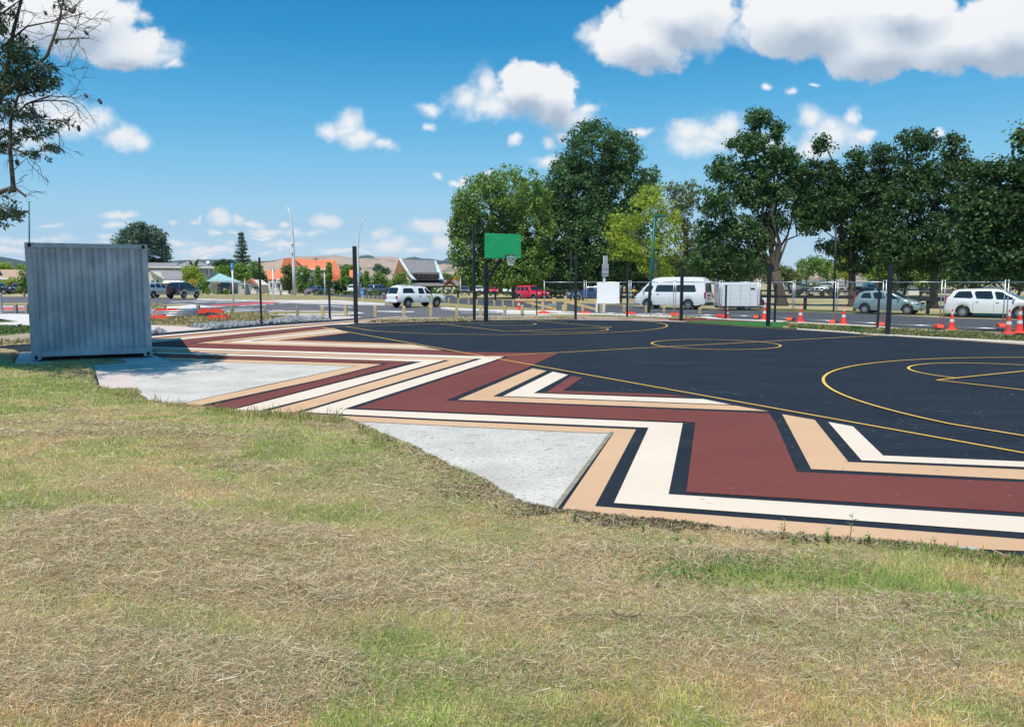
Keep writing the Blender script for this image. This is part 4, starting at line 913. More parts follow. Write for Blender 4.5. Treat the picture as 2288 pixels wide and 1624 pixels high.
# ------------------------------------------------------------------ basketball hoop
M['green_board'] = mat('green_backboard', (.014, .42, .14), .45, var=.10, vscale=3, dirt=((.07, .42, .19), 7, .56, .7))
M['net'] = mat('net_cord', (.72, .74, .74), .8)
def hoop():
    g = G(*P('R4', 645, 1480)); Y = g.y
    e = empty('basketball_hoop', (g.x, g.y, 0), 0, 'basketball hoop with green backboard and white net on a black post', 'basketball hoop')
    def L(px, py, dy=0.0): p = at(px, py, Y + dy); return Vector((p.x - g.x, p.y - g.y, p.z))
    w = 8.3 * Y / F
    top = L(*P('R4', 645, 728)).z
    MB().box((0, 0, top / 2), (w, w, top), R(20), bev=.01).build('post', M['black_steel'], e)
    MB().box((0, 0, top - .25), (w * 1.25, w * 1.25, .5), R(20), bev=.008).build('sleeve', M['black_steel'], e)
    # the court axis points from the post towards the court centre
    ax = Vector((cc, cs, 0)); sd_ = Vector((-cs, cc, 0))
    rc_ = L(*P('R4', 935, 588))                                       # where the ring meets the board
    bb = [L(*P('R4', 628, 290)), L(*P('R4', 1112, 312)), L(*P('R4', 1112, 635)), L(*P('R4', 628, 622))]
    zt, zb_ = (bb[0].z + bb[1].z) / 2, (bb[2].z + bb[3].z) / 2
    # board centre is carried out over the court from the post
    cx = L(*P('R4', 870, 588)); reach = 1.0
    c = Vector((0, 0, 0)) + ax * reach
    wb = 1.80; hb = 1.05
    ctr_px = P('R4', 870, 462); d = ray(*ctr_px)
    # intersect pixel ray with vertical plane through the board reach, facing along ax
    o = Vector((0, 0, H)); pl = Vector((g.x, g.y, 0)) + ax * reach; t = (pl - o).dot(ax) / d.dot(ax); ctr = o + d * t - Vector((g.x, g.y, 0))
    def onplane(px):
        d = ray(*px); t = (pl - o).dot(ax) / d.dot(ax); return o + d * t - Vector((g.x, g.y, 0))
    cor = [onplane(P('R4', x, y)) for x, y in ((628, 291), (1113, 311), (1113, 636), (628, 621))]
    wb = (cor[1] - cor[0]).length; hb = ((cor[0].z - cor[3].z) + (cor[1].z - cor[2].z)) / 2
    ctr = sum(cor, Vector()) / 4; ang = math.atan2(sd_.y, sd_.x)
    MB().box(ctr, (wb, .03, hb), ang, bev=.006).build('backboard', M['green_board'], e)
    fr = MB()
    for s in (-1, 1): fr.box(ctr - ax * .04 + sd_ * s * wb * .32, (.05, .05, hb * .86), ang)
    for z in (-.3, .3): fr.box(ctr - ax * .04 + Vector((0, 0, z * hb)), (wb * .7, .04, .05), ang)
    fr.build('board_frame', M['black_steel'], e)
    tgt = ctr - ax * .06 + Vector((0, 0, -hb * .40)); a0 = Vector((0, 0, top - .75)) + ax * w * .4
    MB().tube([a0, tgt], .075, 4).build('arm', M['black_steel'], e)
    ring_c = onplane(P('R4', 925, 590)); rc2 = ring_c + ax * .38; rr = .228
    MB().tube([rc2 + Vector((rr * math.cos(a), rr * math.sin(a), 0)) for a in np.linspace(0, 2 * math.pi, 29)], .016, 6, caps=False).build('ring', M['black_steel'], e)
    MB().box(ring_c + ax * .08 + Vector((0, 0, -.03)), (.22, .16, .05), ang).build('bracket', M['black_steel'], e)
    nt = MB(); rows = [(0, rr), (.12, rr * .86), (.24, rr * .70), (.36, rr * .58), (.46, rr * .56)]
    for k in range(12):
        for i in range(4):
            for s in (-1, 1):
                a = (k + i * .5) * 2 * math.pi / 12; b = a + s * math.pi / 12
                p = rc2 + Vector((rows[i][1] * math.cos(a), rows[i][1] * math.sin(a), -rows[i][0])); q = rc2 + Vector((rows[i + 1][1] * math.cos(b), rows[i + 1][1] * math.sin(b), -rows[i + 1][0]))
                nt.tube([p, q], .011, 4, caps=False)
    nt.build('net', M['net'], e, fix=False)
    lg = MB(); 
    for i, x in enumerate((0, .045, .085, .13, .165)):
        lg.box(ctr + ax * .017 + sd_ * (wb * .36 + x) + Vector((0, 0, -hb * .44)), (.028, .003, .035), ang)
    lg.build('maker_mark', mat('mark_blue', (.25, .42, .6), .5), e)
hoop()

# ------------------------------------------------------------------ temporary fence
XS = [P('R4', 1415, 0)[0], P('R4', 1978, 0)[0], P('R5', 705, 0)[0], P('R5', 1268, 0)[0], P('R5', 1848, 0)[0], P('R6', 508, 0)[0], P('R6', 1030, 0)[0], P('R6', 1672, 0)[0], P('R7', 310, 0)[0], P('R7', 1130, 0)[0], P('R7', 2012, 0)[0], 2400]
YB = [P('R4', 0, 1375)[1], P('R4', 0, 1375)[1], P('R5', 0, 995)[1], P('R5', 0, 1010)[1], P('R5', 0, 1030)[1], P('R6', 0, 1160)[1], P('R6', 0, 1195)[1], P('R6', 0, 1235)[1], P('R7', 0, 1178)[1], P('R7', 0, 1210)[1], P('R7', 0, 1252)[1], 748]
YR = [698.6, 699, 699, 701.7, 704.4, 706, 711.8, 717, 723, 728.8, 735, 742.5]
FP = [G(x, y) for x, y in zip(XS, YB)]
M['wire'] = mat('fence_wire', (.22, .24, .26), .5, .6)
flab = ['left end panel, the red off-roader behind its wires', 'panel carrying the blank white board', 'panel in front of the nose of the white minibus', 'panel across the middle of the white minibus', 'panel in front of the white trailer', 'panel in front of the big tree trunk',
        'panel between the two cones that have low white houses behind', 'panel in front of the rear half of the green hatchback', 'panel in front of the bonnet of the green hatchback', 'panel in front of the side of the white people carrier', 'last panel, cut off by the right edge of the picture']
def fence_panel(i):
    a, b = FP[i], FP[i + 1]; d = (b - a); L_ = d.length - .07; an = math.atan2(d.y, d.x)
    zr = lambda k: H - (YR[k] - 629.0) * FP[k].y / F * 1.0
    z0 = (zr(i) + zr(i + 1)) / 2 - .0; zt = H + .0
    h = 2.0
    e = empty('temporary_fence', (a.x, a.y, 0), an, 'galvanised temporary fence ' + flab[i], 'fence panel', 'temporary fence panels along the street')
    top_px = 630.5; zt = (at(0, top_px, a.y).z + at(0, top_px, b.y).z) / 2; z0 = max(.06, z0)
    f = MB()
    f.tube([(.05, 0, zt + .10), (.05, 0, z0 - .10)], .021, 8); f.tube([(L_, 0, zt + .10), (L_, 0, z0 - .10)], .021, 8)
    f.tube([(.05, 0, zt), (L_, 0, zt)], .024, 8); f.tube([(.05, 0, z0), (L_, 0, z0)], .026, 8)
    f.build('frame', M['galv'], e, smooth=True)
    w = MB(); n = int(L_ / .075)
    for k in range(1, n): x = .05 + (L_ - .05) * k / n; w.tube([(x, .004, z0), (x, .004, zt)], .0016, 3, caps=False)
    for k in range(1, 8): z = z0 + (zt - z0) * k / 8; w.tube([(.05, -.002, z), (L_, -.002, z)], .0018, 3, caps=False)
    w.build('wire_mesh', M['wire'], e, fix=False)
    MB().box((.0, 0, zt + .06), (.11, .05, .03)).build('clamp', M['galv'], e)
for i in range(len(FP) - 1): fence_panel(i)
footlab = ['by the short black post beside the red off-roader', 'left of the blank white board', 'right of the blank white board', 'below the middle of the white minibus', 'at the rear of the white minibus', 'left of the thick black post in the turf', 'left of the cone in front of the low white houses', 'left of the cone behind the green hatchback',
           'between two black posts at the green hatchback', 'left of the cone beside the white people carrier', 'on the timber beside the last two cones', 'outside the right edge']
def foot_mesh(mb, M4=Matrix()):
    """recycled plastic fence foot: 0.62 x 0.23 x 0.13 with sloped ends and slots"""
    prof = [(-.31, 0), (-.31, .055), (-.24, .115), (-.07, .13), (-.045, .105), (.045, .105), (.07, .13), (.24, .115), (.31, .055), (.31, 0), (.11, 0), (.09, .03), (-.09, .03), (-.11, 0)]
    mb.prism(prof, .23, M4 @ Matrix.Translation((0, -.115, 0)))
def fence_foot(loc, rz, label, tilt=0.0, flip=0.0, group='orange fence feet'):
    e = empty('ballast_block', loc, rz, label, 'fence foot', group); e.rotation_euler = (flip, tilt, rz)
    s = MB(); foot_mesh(s); s.mi = 1
    for x in (-.19, .19):
        for y in (-.045, .045): s.box((x, y, .118), (.10, .022, .012))
    for x in (-.02, .02): s.lathe([(.001, .107), (.014, .107), (.014, .104)], 8, Matrix.Translation((x, 0, 0)), caps=True)
    s.build('block', [M['orange'], M['slot']], e)
    return e
M['slot'] = mat('foot_slot', (.16, .02, .015), .9)
for i, p in enumerate(FP[:-1]):
    d = FP[min(i + 1, len(FP) - 1)] - FP[max(i - 1, 0)]
    fence_foot((p.x + (-.15 if i > 4 else 0), p.y - .04, .015 if i < 10 else .15), math.atan2(d.y, d.x) + R(90) + (R(38) if i > 4 else R(70)), 'orange plastic fence foot ' + footlab[i])

# ------------------------------------------------------------------ traffic cones
M['cone_red'] = mat('cone_red', (.80, .045, .03), .55, var=.15, vscale=8); M['cone_old'] = mat('faded_cone_red', (.55, .06, .06), .6, var=.15, vscale=8)
M['reflect'] = mat('reflective_collar', (.60, .62, .60), .5, var=.12, vscale=14)
def cone(base, topy, label, old=False, z=0.0, squashed=False):
    g = G(base[0], base[1], z); h = (base[1] - topy) * g.y / F
    e = empty('traffic_cone', (g.x, g.y, z), rnd.uniform(-.5, .5), label, 'traffic cone', 'orange traffic cones'); k = h / .9; e.scale = (k, k, k)
    m = M['cone_old'] if old else M['cone_red']
    e_b = MB().box((0, 0, .02), (.37, .37, .04), bev=.015).build('base', M['orange'], e)
    r = lambda z: .135 - (z - .04) * .115 / .86
    MB().lathe([(r(.04) + .015, .04), (r(.09), .09), (r(.38), .38), (r(.40), .40), (r(.60), .60), (r(.86), .86), (r(.88), .88), (.016, .90), (.001, .90)], 20).build('body', m, e, smooth=True)
    for (a, b) in ((.34, .46), (.66, .78)):
        MB().lathe([(r(a) + .003, a), (r(b) + .003, b)], 20).build('collar', M['reflect'], e, smooth=True)
    return e
cone(P('R4', 1087, 1325), 663.7, 'small far cone standing in the verge beside the timber barrier')
cone(P('R5', 1935, 1045), 683.5, 'cone half hidden behind the thin black post at the trailer', old=True)
cone(P('R6', 600, 1185), 675.7, 'cone at the right end of the trailer beside the thick black post')
cone(P('R6', 1140, 1213), 679, 'cone in front of the low white houses, right of the big tree trunk')
cone(P('R6', 1795, 1248), 683, 'cone in front of the rail fence, left of the green hatchback')
cone(P('R7', 1270, 1232), 690, 'cone behind the rear wheel side of the white people carrier')
cone((2252.5, 746), 690.8, 'faded dark red cone on the timber, left of the last pair', old=True, z=.14)
cone((2277, 744), 688, 'bright cone at the right edge beside the black post', z=.14)
p0, p1_ = G(*P('C4', 1045, 1400)), G(2480, 758)
d = p1_ - p0
tag(MB().box(((p0.x + p1_.x) / 2, (p0.y + p1_.y) / 2 + .12, .07), (d.length, .3, .13), math.atan2(d.y, d.x), .01).build('timber_sleeper', M['wood_old']), 'weathered timber sleeper lying on the verge under the last two cones', 'timber')

# ------------------------------------------------------------------ bollards
def bollard(r, x, y, hpx, wpx, m, label, group='timber bollards', ang=None, z=0.0):
    p = P(r, x, y); s = REG[r][2] / 1.4816; g = G(p[0], p[1], z); h = hpx * s * g.y / F; w = wpx * s * g.y / F
    e = empty('bollard', (g.x, g.y, z), rnd.uniform(-.2, .2), label, 'bollard', group)
    w2 = w / 2 * .86
    MB().box((0, 0, h * .46), (w2 * 2, w2 * 2, h * .92), bev=w2 * .12).build('shaft', m, e)
    MB().add([(sx * w2 * q, sy * w2 * q, z) for (q, z) in ((.95, h * .92), (.62, h)) for sx, sy in ((-1, -1), (1, -1), (1, 1), (-1, 1))], [(0, 1, 2, 3), (4, 5, 6, 7), (0, 1, 5, 4), (1, 2, 6, 5), (2, 3, 7, 6), (3, 0, 4, 7)]).build('chamfered_top', m, e)
    return e
W1, W2 = M['wood'], M['wood_old']
bl = [('R3', 293, 790, 122, 34, W2, 'weathered grey bollard at the left end of the stone strip'), ('R3', 583, 790, 120, 40, W1, 'pale bollard left of the thin black post by the pink path'), ('R3', 848, 788, 120, 40, W1, 'pale bollard left of the thick black post by the pink path'),
      ('R3', 1187, 796, 130, 40, W1, 'pale bollard between the thick black post and the white pickup'), ('R3', 1518, 790, 120, 42, W1, 'pale bollard in front of the rear wheel of the white pickup'), ('R3', 1823, 790, 122, 40, W1, 'pale bollard in front of the front wheel of the white pickup'),
      ('R3', 2122, 790, 120, 38, W1, 'pale bollard just right of the white pickup'), ('R4', 573, 1405, 132, 40, W1, 'pale bollard between the tallest black post and the hoop post'), ('R4', 898, 1382, 116, 42, W1, 'pale bollard between the hoop post and the far cone'),
      ('R4', 1131, 1380, 120, 44, W1, 'pale bollard just right of the far cone'), ('R4', 1406, 1355, 140, 36, W1, 'pale bollard at the left end post of the fence'), ('R4', 1682, 1356, 100, 40, W1, 'pale bollard left of the black post by the white board'),
      ('R4', 1945, 1362, 110, 38, W1, 'pale bollard at the second fence joint'), ('R4', 2190, 1350, 120, 40, W1, 'pale bollard under the left part of the blank white board'), ('R5', 340, 968, 110, 32, W1, 'slim bollard under the middle of the blank white board'),
      ('R5', 395, 968, 110, 24, W1, 'slim bollard under the right part of the blank white board'), ('R5', 632, 966, 84, 40, W1, 'bollard between the white board and the thin black post'), ('R5', 907, 972, 88, 38, W1, 'bollard at the front wheel of the white minibus'),
      ('R5', 1132, 975, 80, 38, W1, 'bollard below the side door of the white minibus'), ('R5', 1586, 990, 84, 40, W1, 'bollard behind the rear wheel of the white minibus'),
      ('R2', 396, 848, 58, 46, W2, 'weathered bollard behind the left orange fence feet'), ('R2', 860, 880, 92, 46, W2, 'weathered bollard behind the middle of the stacked fence panels'), ('R2', 1318, 908, 108, 40, W2, 'weathered bollard at the foot of the parking sign'),
      ('R2', 1776, 918, 116, 38, W2, 'weathered bollard right of the black post in the stone strip'), ('R2', 2226, 945, 150, 38, W2, 'weathered bollard at the right end of the dry grass patch'),
      ('C3', 246, 872, 145, 52, W2, 'weathered bollard left of the container, nearer the steel bollard'), ('C3', 418, 876, 150, 50, W2, 'weathered bollard touching the left edge of the container')]
for b in bl: bollard(*b)
# small far rows
far = [('R3', 100, 546, 60, 20), ('R3', 228, 546, 58, 20), ('R3', 510, 552, 46, 18), ('R3', 788, 568, 50, 16), ('R3', 1068, 592, 44, 14), ('R3', 1115, 596, 46, 14), ('R3', 1163, 600, 48, 14), ('R3', 1215, 602, 48, 14), ('R3', 1262, 602, 48, 14),
       ('R3', 2030, 640, 62, 18), ('R3', 2138, 644, 64, 18), ('R3', 2257, 648, 64, 18), ('R4', 410, 1245, 70, 24), ('R4', 524, 1250, 70, 24), ('R4', 757, 1270, 78, 26), ('R4', 872, 1276, 78, 26), ('R4', 1012, 1280, 78, 26), ('R4', 1275, 1295, 84, 28),
       ('R2', 910, 645, 66, 16), ('R2', 1105, 645, 66, 16), ('R2', 1292, 645, 66, 16), ('R2', 1665, 648, 66, 16), ('R2', 1828, 648, 66, 16), ('R2', 2000, 650, 66, 16), ('R2', 2140, 650, 66, 16), ('C3', 372, 618, 70, 28), ('C3', 168, 570, 70, 24)]
ordn = ['first', 'second', 'third', 'fourth', 'fifth', 'sixth', 'seventh', 'eighth', 'ninth', 'tenth', 'eleventh', 'twelfth', 'thirteenth', 'fourteenth', 'fifteenth', 'sixteenth']
rows_ = {'h': [], 'r': []}
for b in far: rows_['h' if b[0] in ('R2', 'C3') or (b[0] == 'R3' and b[1] < 1000) else 'r'].append(b)
for k_, nm, gp in (('h', 'small weathered bollard on the house side of the road', 'bollards by the houses'), ('r', 'small pale bollard between the two roads', 'bollards between the two roads')):
    for i, b in enumerate(sorted(rows_[k_], key=lambda q: P(q[0], q[1], 0)[0])):
        bollard(*b, W2 if k_ == 'h' else W1, nm + ', %s from the left' % ordn[i], group=gp)
g = G(*P('C3', 22, 880)); e = empty('steel_bollard', (g.x, g.y, 0), 0, 'pale grey steel pipe bollard at the left edge of the picture', 'bollard')
hh = 300 * REG['C3'][2] / 1.4816 * g.y / F
MB().tube([(0, 0, 0), (0, 0, hh)], .09, 14).build('pipe', M['galv'], e, smooth=False); MB().lathe([(.09, hh), (.07, hh + .03), (.001, hh + .04)], 14).build('cap', M['galv'], e, smooth=True)

# ------------------------------------------------------------------ lying fence panels and orange feet
def stack():
    z = .0
    A = G(*P('C2', 150, 660)); 
    pa, pb = G(*P('C2', 250, 600), .10), G(*P('C2', 1750, 560), .10)
    lab = ['lowest of the galvanised fence panels lying stacked by the orange feet', 'middle one of the galvanised fence panels lying stacked', 'topmost of the galvanised fence panels lying stacked']
    for k in range(3):
        d = pb - pa; L_ = d.length; e = empty('temporary_fence', (pa.x, pa.y + .25 * k - .2, .07 + .10 * k), math.atan2(d.y, d.x), lab[k], 'fence panel', 'fence panels lying in the dry grass')
        f = MB(); f.tube([(0, 0, 0), (L_, 0, 0)], .045, 8); f.tube([(0, 1.3, 0), (L_, 1.3, 0)], .045, 8); f.tube([(0, 0, 0), (0, 1.3, 0)], .03, 8); f.tube([(L_, 0, 0), (L_, 1.3, 0)], .03, 8)
        f.build('frame', M['galv'], e, smooth=True)
        w = MB()
        for j in range(1, 24): w.tube([(L_ * j / 24, 0, .0), (L_ * j / 24, 1.3, .0)], .004, 4, caps=False)
        w.build('wire_mesh', M['wire'], e, fix=False)
    fs = [('C2', 295, 690, 1.55, 4, 0, 'nearest left orange foot lying beside the container edge'), ('C2', 280, 600, 1.1, -8, 0, 'small-looking orange foot behind the nearest left one'), ('C2', 520, 545, 1.95, 6, .16, 'large orange foot lying on the left end of the stacked panels'),
          ('C2', 1560, 545, 1.95, 14, .16, 'large orange foot lying on the right end of the stacked panels'), ('C2', 1640, 650, 1.0, 2, .0, 'orange foot under the right end of the stacked panels, left one'), ('C2', 1795, 655, 1.1, 50, .05, 'orange foot at the far right end of the stacked panels'), ('C2', 1720, 690, 1.3, 8, 0, 'nearest right orange foot lying in the dry grass')]
    for (r, x, y, sc, rz, z, lab) in fs:
        p = G(*P(r, x, y), z); e = fence_foot((p.x, p.y, z), R(rz), lab, group='orange fence feet lying in the grass'); e.scale = (sc,) * 3
stack()

# ------------------------------------------------------------------ poles, lamps, signs
def lamp(base, top, reach_px, label, m=None, w=.10, camera=False):
    m = m or M['pole_white']; g = G(*base); Y = g.y; t = at(top[0], top[1], Y); h = t.z
    e = empty('street_lamp', (g.x, g.y, 0), 0, label, 'street lamp')
    dx = t.x - g.x; pts = [(0, 0, 0), (0, 0, h * .3), (0, 0, h * .62), (dx * .06, 0, h * .74), (dx * .22, 0, h * .85), (dx * .5, 0, h * .94), (dx * .85, 0, h)]
    MB().tube(pts, [w * 1.5, w * 1.25, w, w * .8, w * .65, w * .5, w * .4], 10).build('pole', m, e, smooth=True)
    s = 1 if dx > 0 else -1
    MB().box((dx * .85 + s * .12, 0, h + .03), (.36, .2, .12), bev=.05).build('lantern', M['pole_white'], e)
    if camera:
        MB().lathe([(.001, 0), (.12, .05), (.16, .16), (.12, .28), (.001, .33)], 12, Matrix.Translation((-.12, -.2, h * .57))).build('camera_dome', M['pole_white'], e, smooth=True)
        MB().lathe([(.001, 0), (.12, .05), (.14, .12), (.14, .3), (.001, .33)], 12, Matrix.Translation((-.14, -.25, h * .47))).build('camera_dome', M['pole_white'], e, smooth=True)
    return e
lamp(P('R2', 2184, 650), (641, 463), 0, 'tall white curved street lamp with camera domes in front of the orange roof', w=.17, camera=True)
lamp(P('R3', 998, 545), (817, 490), 0, 'white curved street lamp behind the thick black post, leaning right', w=.12)
g = G(*P('R5', 942, 972)); Y = g.y; t = at(*P('R5', 1008, -180), Y); M['green_pole'] = mat('green_pole', (.005, .12, .105), .5)
t = at(1463, 480, Y)
e = empty('street_lamp', (g.x, g.y, 0), 0, 'leaning dark green lamp pole in front of the white minibus', 'street lamp')
MB().tube([(0, 0, 0), ((t.x - g.x), 0, t.z)], [.095, .065], 10).build('pole', M['green_pole'], e, smooth=True)
MB().box((t.x - g.x + .28, 0, t.z - .06), (.62, .22, .12), bev=.03).build('lantern', M['green_pole'], e)
def mast(base, top, w, label, m, head=None, name='lamp_pole', cat='lamp pole'):
    g = G(*base); t = at(top[0], top[1], g.y); e = empty(name, (g.x, g.y, 0), 0, label, cat)
    MB().tube([(0, 0, 0), (t.x - g.x, 0, t.z)], [w, w * .7], 8).build('pole', m, e, smooth=True)
    if head: MB().box((t.x - g.x, 0, t.z), head, bev=.03).build('lantern', m, e)
    return e
mast((66, 664), (65, 451), .10, 'thin tall mast rising behind the container, small crossbar on top', M['green_pole'], (.44, .08, .06))
mast(P('R6', 1652, 1045), (1868, 505), .075, 'slim black pole rising among the right hand trees', M['black_steel'])
mast((1275, 672), (1276, 560), .06, 'slim black pole in front of the dark tree left of the white board', M['black_steel'])
mast(P('C3', 190, 300), P('C3', 192, 70), .10, 'short pale lamp pole behind the tan tiled roof', M['pole_white'], (.9, .3, .3))
mast(P('R3', 610, 556), P('R3', 604, 290), .07, 'slim white pole in front of the orange roofed building', M['pole_white'])
mast((1028.8, 660), (1028.6, 618), .09, 'slim white pole at the right end of the gabled grey building', M['pole_white'])
mast(P('R2', 1500, 650), P('R2', 1500, 430), .06, 'small lamp pole with angled arm by the turquoise roof', M['pole_white'])
M['blue_sign'] = mat('blue_sign', (.03, .22, .62), .4); M['sign_back'] = mat('sign_back', (.30, .32, .35), .6, var=.1, vscale=5); M['white_sign'] = mat('white_sign', (.80, .82, .86), .5, var=.04, vscale=2)
# parking sign left
def parking_sign(base, top, w, sz, label):
    g = G(*base); t = at(top[0], top[1], g.y); e = empty('parking_sign', (g.x, g.y, 0), 0, label, 'sign')
    MB().tube([(0, 0, 0), (0, 0, t.z)], w, 8).build('pole', M['pole_white'], e, smooth=True)
    b = MB().box((0, -w - .02, t.z - sz[1] / 2 + .05), (sz[0], .02, sz[1]), bev=.008).build('sign_plate', M['blue_sign'], e)
    # white figure in a wheelchair: head, back, seat, wheel
    f = MB(); z = t.z - sz[1] / 2 + .05; u = sz[0]; yy = -w - .034
    f.lathe([(.001, 0), (u * .09, 0), (u * .09, .004)], 10, Matrix.Translation((-u * .08, yy, z + u * .30)) @ Matrix.Rotation(R(90), 4, 'X'), caps=True)
    f.box((-u * .06, yy, z + u * .06), (u * .09, .006, u * .32)); f.box((u * .06, yy, z - u * .06), (u * .28, .006, u * .08)); f.box((u * .2, yy, z - u * .18), (u * .08, .006, u * .24), M=None)
    f.tube([(-u * .02 + u * .24 * math.cos(R(a)), yy, z - u * .14 + u * .24 * math.sin(R(a))) for a in range(100, 361, 20)], u * .035, 4)
    f.build('wheelchair_symbol', M['white_sign'], b)
parking_sign(P('R2', 1349, 882), P('R2', 1338, 222), .05, (.17, .36), 'blue disabled parking sign on a white pole above the orange feet')
parking_sign(P('R3', 1041, 630), P('R3', 1038, 494), .045, (.25, .41), 'low blue disabled parking sign left of the white pickup')
# give way sign seen from behind (diamond)
g = G(*P('R2', 1896, 742)); t = at(*P('R2', 1893, 275), g.y); e = empty('road_sign', (g.x, g.y, 0), 0, 'diamond shaped road sign seen from its grey back on a white pole', 'sign')
MB().tube([(0, 0, 0), (0, 0, t.z - .1)], .06, 8).build('pole', M['pole_white'], e, smooth=True)
MB().box((0, 0, 0), (.36, .36, .02), M=Matrix.Translation((0, .08, t.z - .22)) @ Matrix.Rotation(R(90), 4, 'X') @ Matrix.Rotation(R(45), 4, 'Z')).build('sign_plate', M['sign_back'], e)
# street name blade on the second lamp
g = G(*P('R3', 998, 545)); c = at(*P('R3', 1005, 310), g.y)
e = empty('street_sign', (g.x, g.y, 0), 0, 'blue street name blades on the lamp pole behind the thick black post', 'sign')
MB().box((.10, -.14, c.z), (.68, .03, .24), bev=.01).build('name_blade', M['blue_sign'], e)
wr = MB()
for k in range(9): wr.box((-.16 + k * .062 , -.16, c.z), (.036 if k % 3 else .044, .006, .09 + .02 * (k % 2)))
wr.build('lettering', M['white_sign'], e)
MB().tube([(0, 0, 0), (0, 0, c.z + .3)], .05, 8).build('pole', M['pole_white'], e)
# tall double sign behind the board, seen from the back
g = G(1349.0, 700); Y = g.y
e = empty('road_sign', (g.x, g.y, 0), 0, 'tall white post with two grey backed road signs above the blank board', 'sign')
t = at(*P('R5', 388, 256), Y); w5 = REG['R5'][2] / 1.4816 * Y / F
MB().box((0, 0, t.z / 2), (28 * w5, .10, t.z)).build('post', M['pole_white'], e)
MB().box((16 * w5, -.09, (at(0, P('R5', 0, 256)[1], Y).z + at(0, P('R5', 0, 362)[1], Y).z) / 2), (46 * w5, .03, 106 * w5), bev=.005).build('sign_plate', M['sign_back'], e)
zc = (at(0, P('R5', 0, 362)[1], Y).z + at(0, P('R5', 0, 515)[1], Y).z) / 2
MB().box((10 * w5, -.09, zc), (84 * w5, .03, 153 * w5), bev=.005).build('sign_plate', M['sign_back'], e)
rb = MB()
for dz in (-40, 20): rb.box((10 * w5, -.115, zc + dz * w5), (84 * w5, .02, 8 * w5))
rb.build('sign_rail', M['galv'], e)
# blank white board on the fence
i = 1; a, b = FP[1], FP[2]; an = math.atan2((b - a).y, (b - a).x)
def onfence(px, py, off=-.06):
    n = Vector((-(b - a).y, (b - a).x, 0)).normalized(); o = Vector((0, 0, H)); pl = a + n * (off if n.y > 0 else -off); dd = ray(px, py); t = (pl - o).dot(n) / dd.dot(n); return o + dd * t
c1, c2 = onfence(*P('R5', 292, 587)), onfence(*P('R5', 572, 857))
e = empty('notice_board', ((c1.x + c2.x) / 2, (c1.y + c2.y) / 2, 0), an, 'blank white board fixed to the temporary fence left of the minibus', 'board')
MB().box((0, 0, (c1.z + c2.z) / 2), (Vector((c2.x - c1.x, c2.y - c1.y)).length, .03, c1.z - c2.z), bev=.004).build('panel', M['white_sign'], e)
bp = MB()
for s in (-.42, .42): bp.box((s * (c2 - c1).length * .7, .035, (c1.z + c2.z) / 2), (.05, .03, c1.z - c2.z - .05))
bp.build('batten', M['galv'], e)
for (x, nm) in ((286, 'left'), (372, 'right')):
    q = G(*P('R5', x, 970)); MBh = at(0, P('R5', 0, 830)[1], q.y).z
    tag(MB().box((q.x, q.y, MBh / 2), (.13, .13, MBh), 0, .01).build('marker_post', M['pole_white']), 'white square post under the %s part of the blank board' % nm, 'post')

# ------------------------------------------------------------------ timber barrier and black rails
def beam(mb, r, x0, y0, x1, y1, Y0, Y1, hpx, dep):
    p = at(*P(r, x0, y0), Y0); q = at(*P(r, x1, y1), Y1); d = q - p; s = REG[r][2] / 1.4816; h = hpx * s * p.y / F
    L_ = math.hypot(d.x, d.y); T = Matrix.Translation((p + q) / 2) @ Matrix.Rotation(math.atan2(d.y, d.x), 4, 'Z') @ Matrix.Rotation(-math.atan2(d.z, L_), 4, 'Y')
    mb.box((0, 0, 0), (d.length, dep, h), M=T)
Yb = G(*P('R4', 1560, 1328)).y
e = empty('barrier_gate', tuple(G(*P('R4', 1560, 1328))), 0, 'pale timber swing barrier with brace, in front of the red off-roader', 'barrier'); e.location = (0, 0, 0)
m_ = MB(); beam(m_, 'R4', 1040, 1188, 1560, 1190, Yb + 2, Yb, 30, .12); m_.build('beam', M['timber'], e)
m_ = MB(); beam(m_, 'R4', 1150, 1205, 1555, 1305, Yb + 1.6, Yb, 26, .10); m_.build('brace', M['timber'], e)
m_ = MB(); beam(m_, 'R4', 1561, 1330, 1561, 1160, Yb, Yb, 1, .1); g = G(*P('R4', 1561, 1330)); hgt = at(0, P('R4', 0, 1160)[1], Yb).z
MB().box((g.x, g.y, hgt / 2), (.24, .24, hgt), 0, .02).build('post', M['timber'], e); MB().box((g.x - .15, g.y - .13, .35), (.6, .05, .18)).build('hinge', M['galv'], e)
e = empty('barrier_gate', (0, 0, 0), 0, 'second pale timber barrier, running behind the blank white board', 'barrier')
m_ = MB(); beam(m_, 'R4', 1700, 1215, 2260, 1212, Yb - 1, Yb - 3, 32, .12); m_.build('beam', M['timber'], e)
m_ = MB(); beam(m_, 'R4', 1760, 1222, 2130, 1315, Yb - 1.4, Yb - 3.2, 28, .10); m_.build('brace', M['timber'], e)
g = G(*P('R4', 1712, 1330)); MB().box((g.x, g.y, .45), (.2, .2, .9), 0, .02).build('post', M['timber'], e)
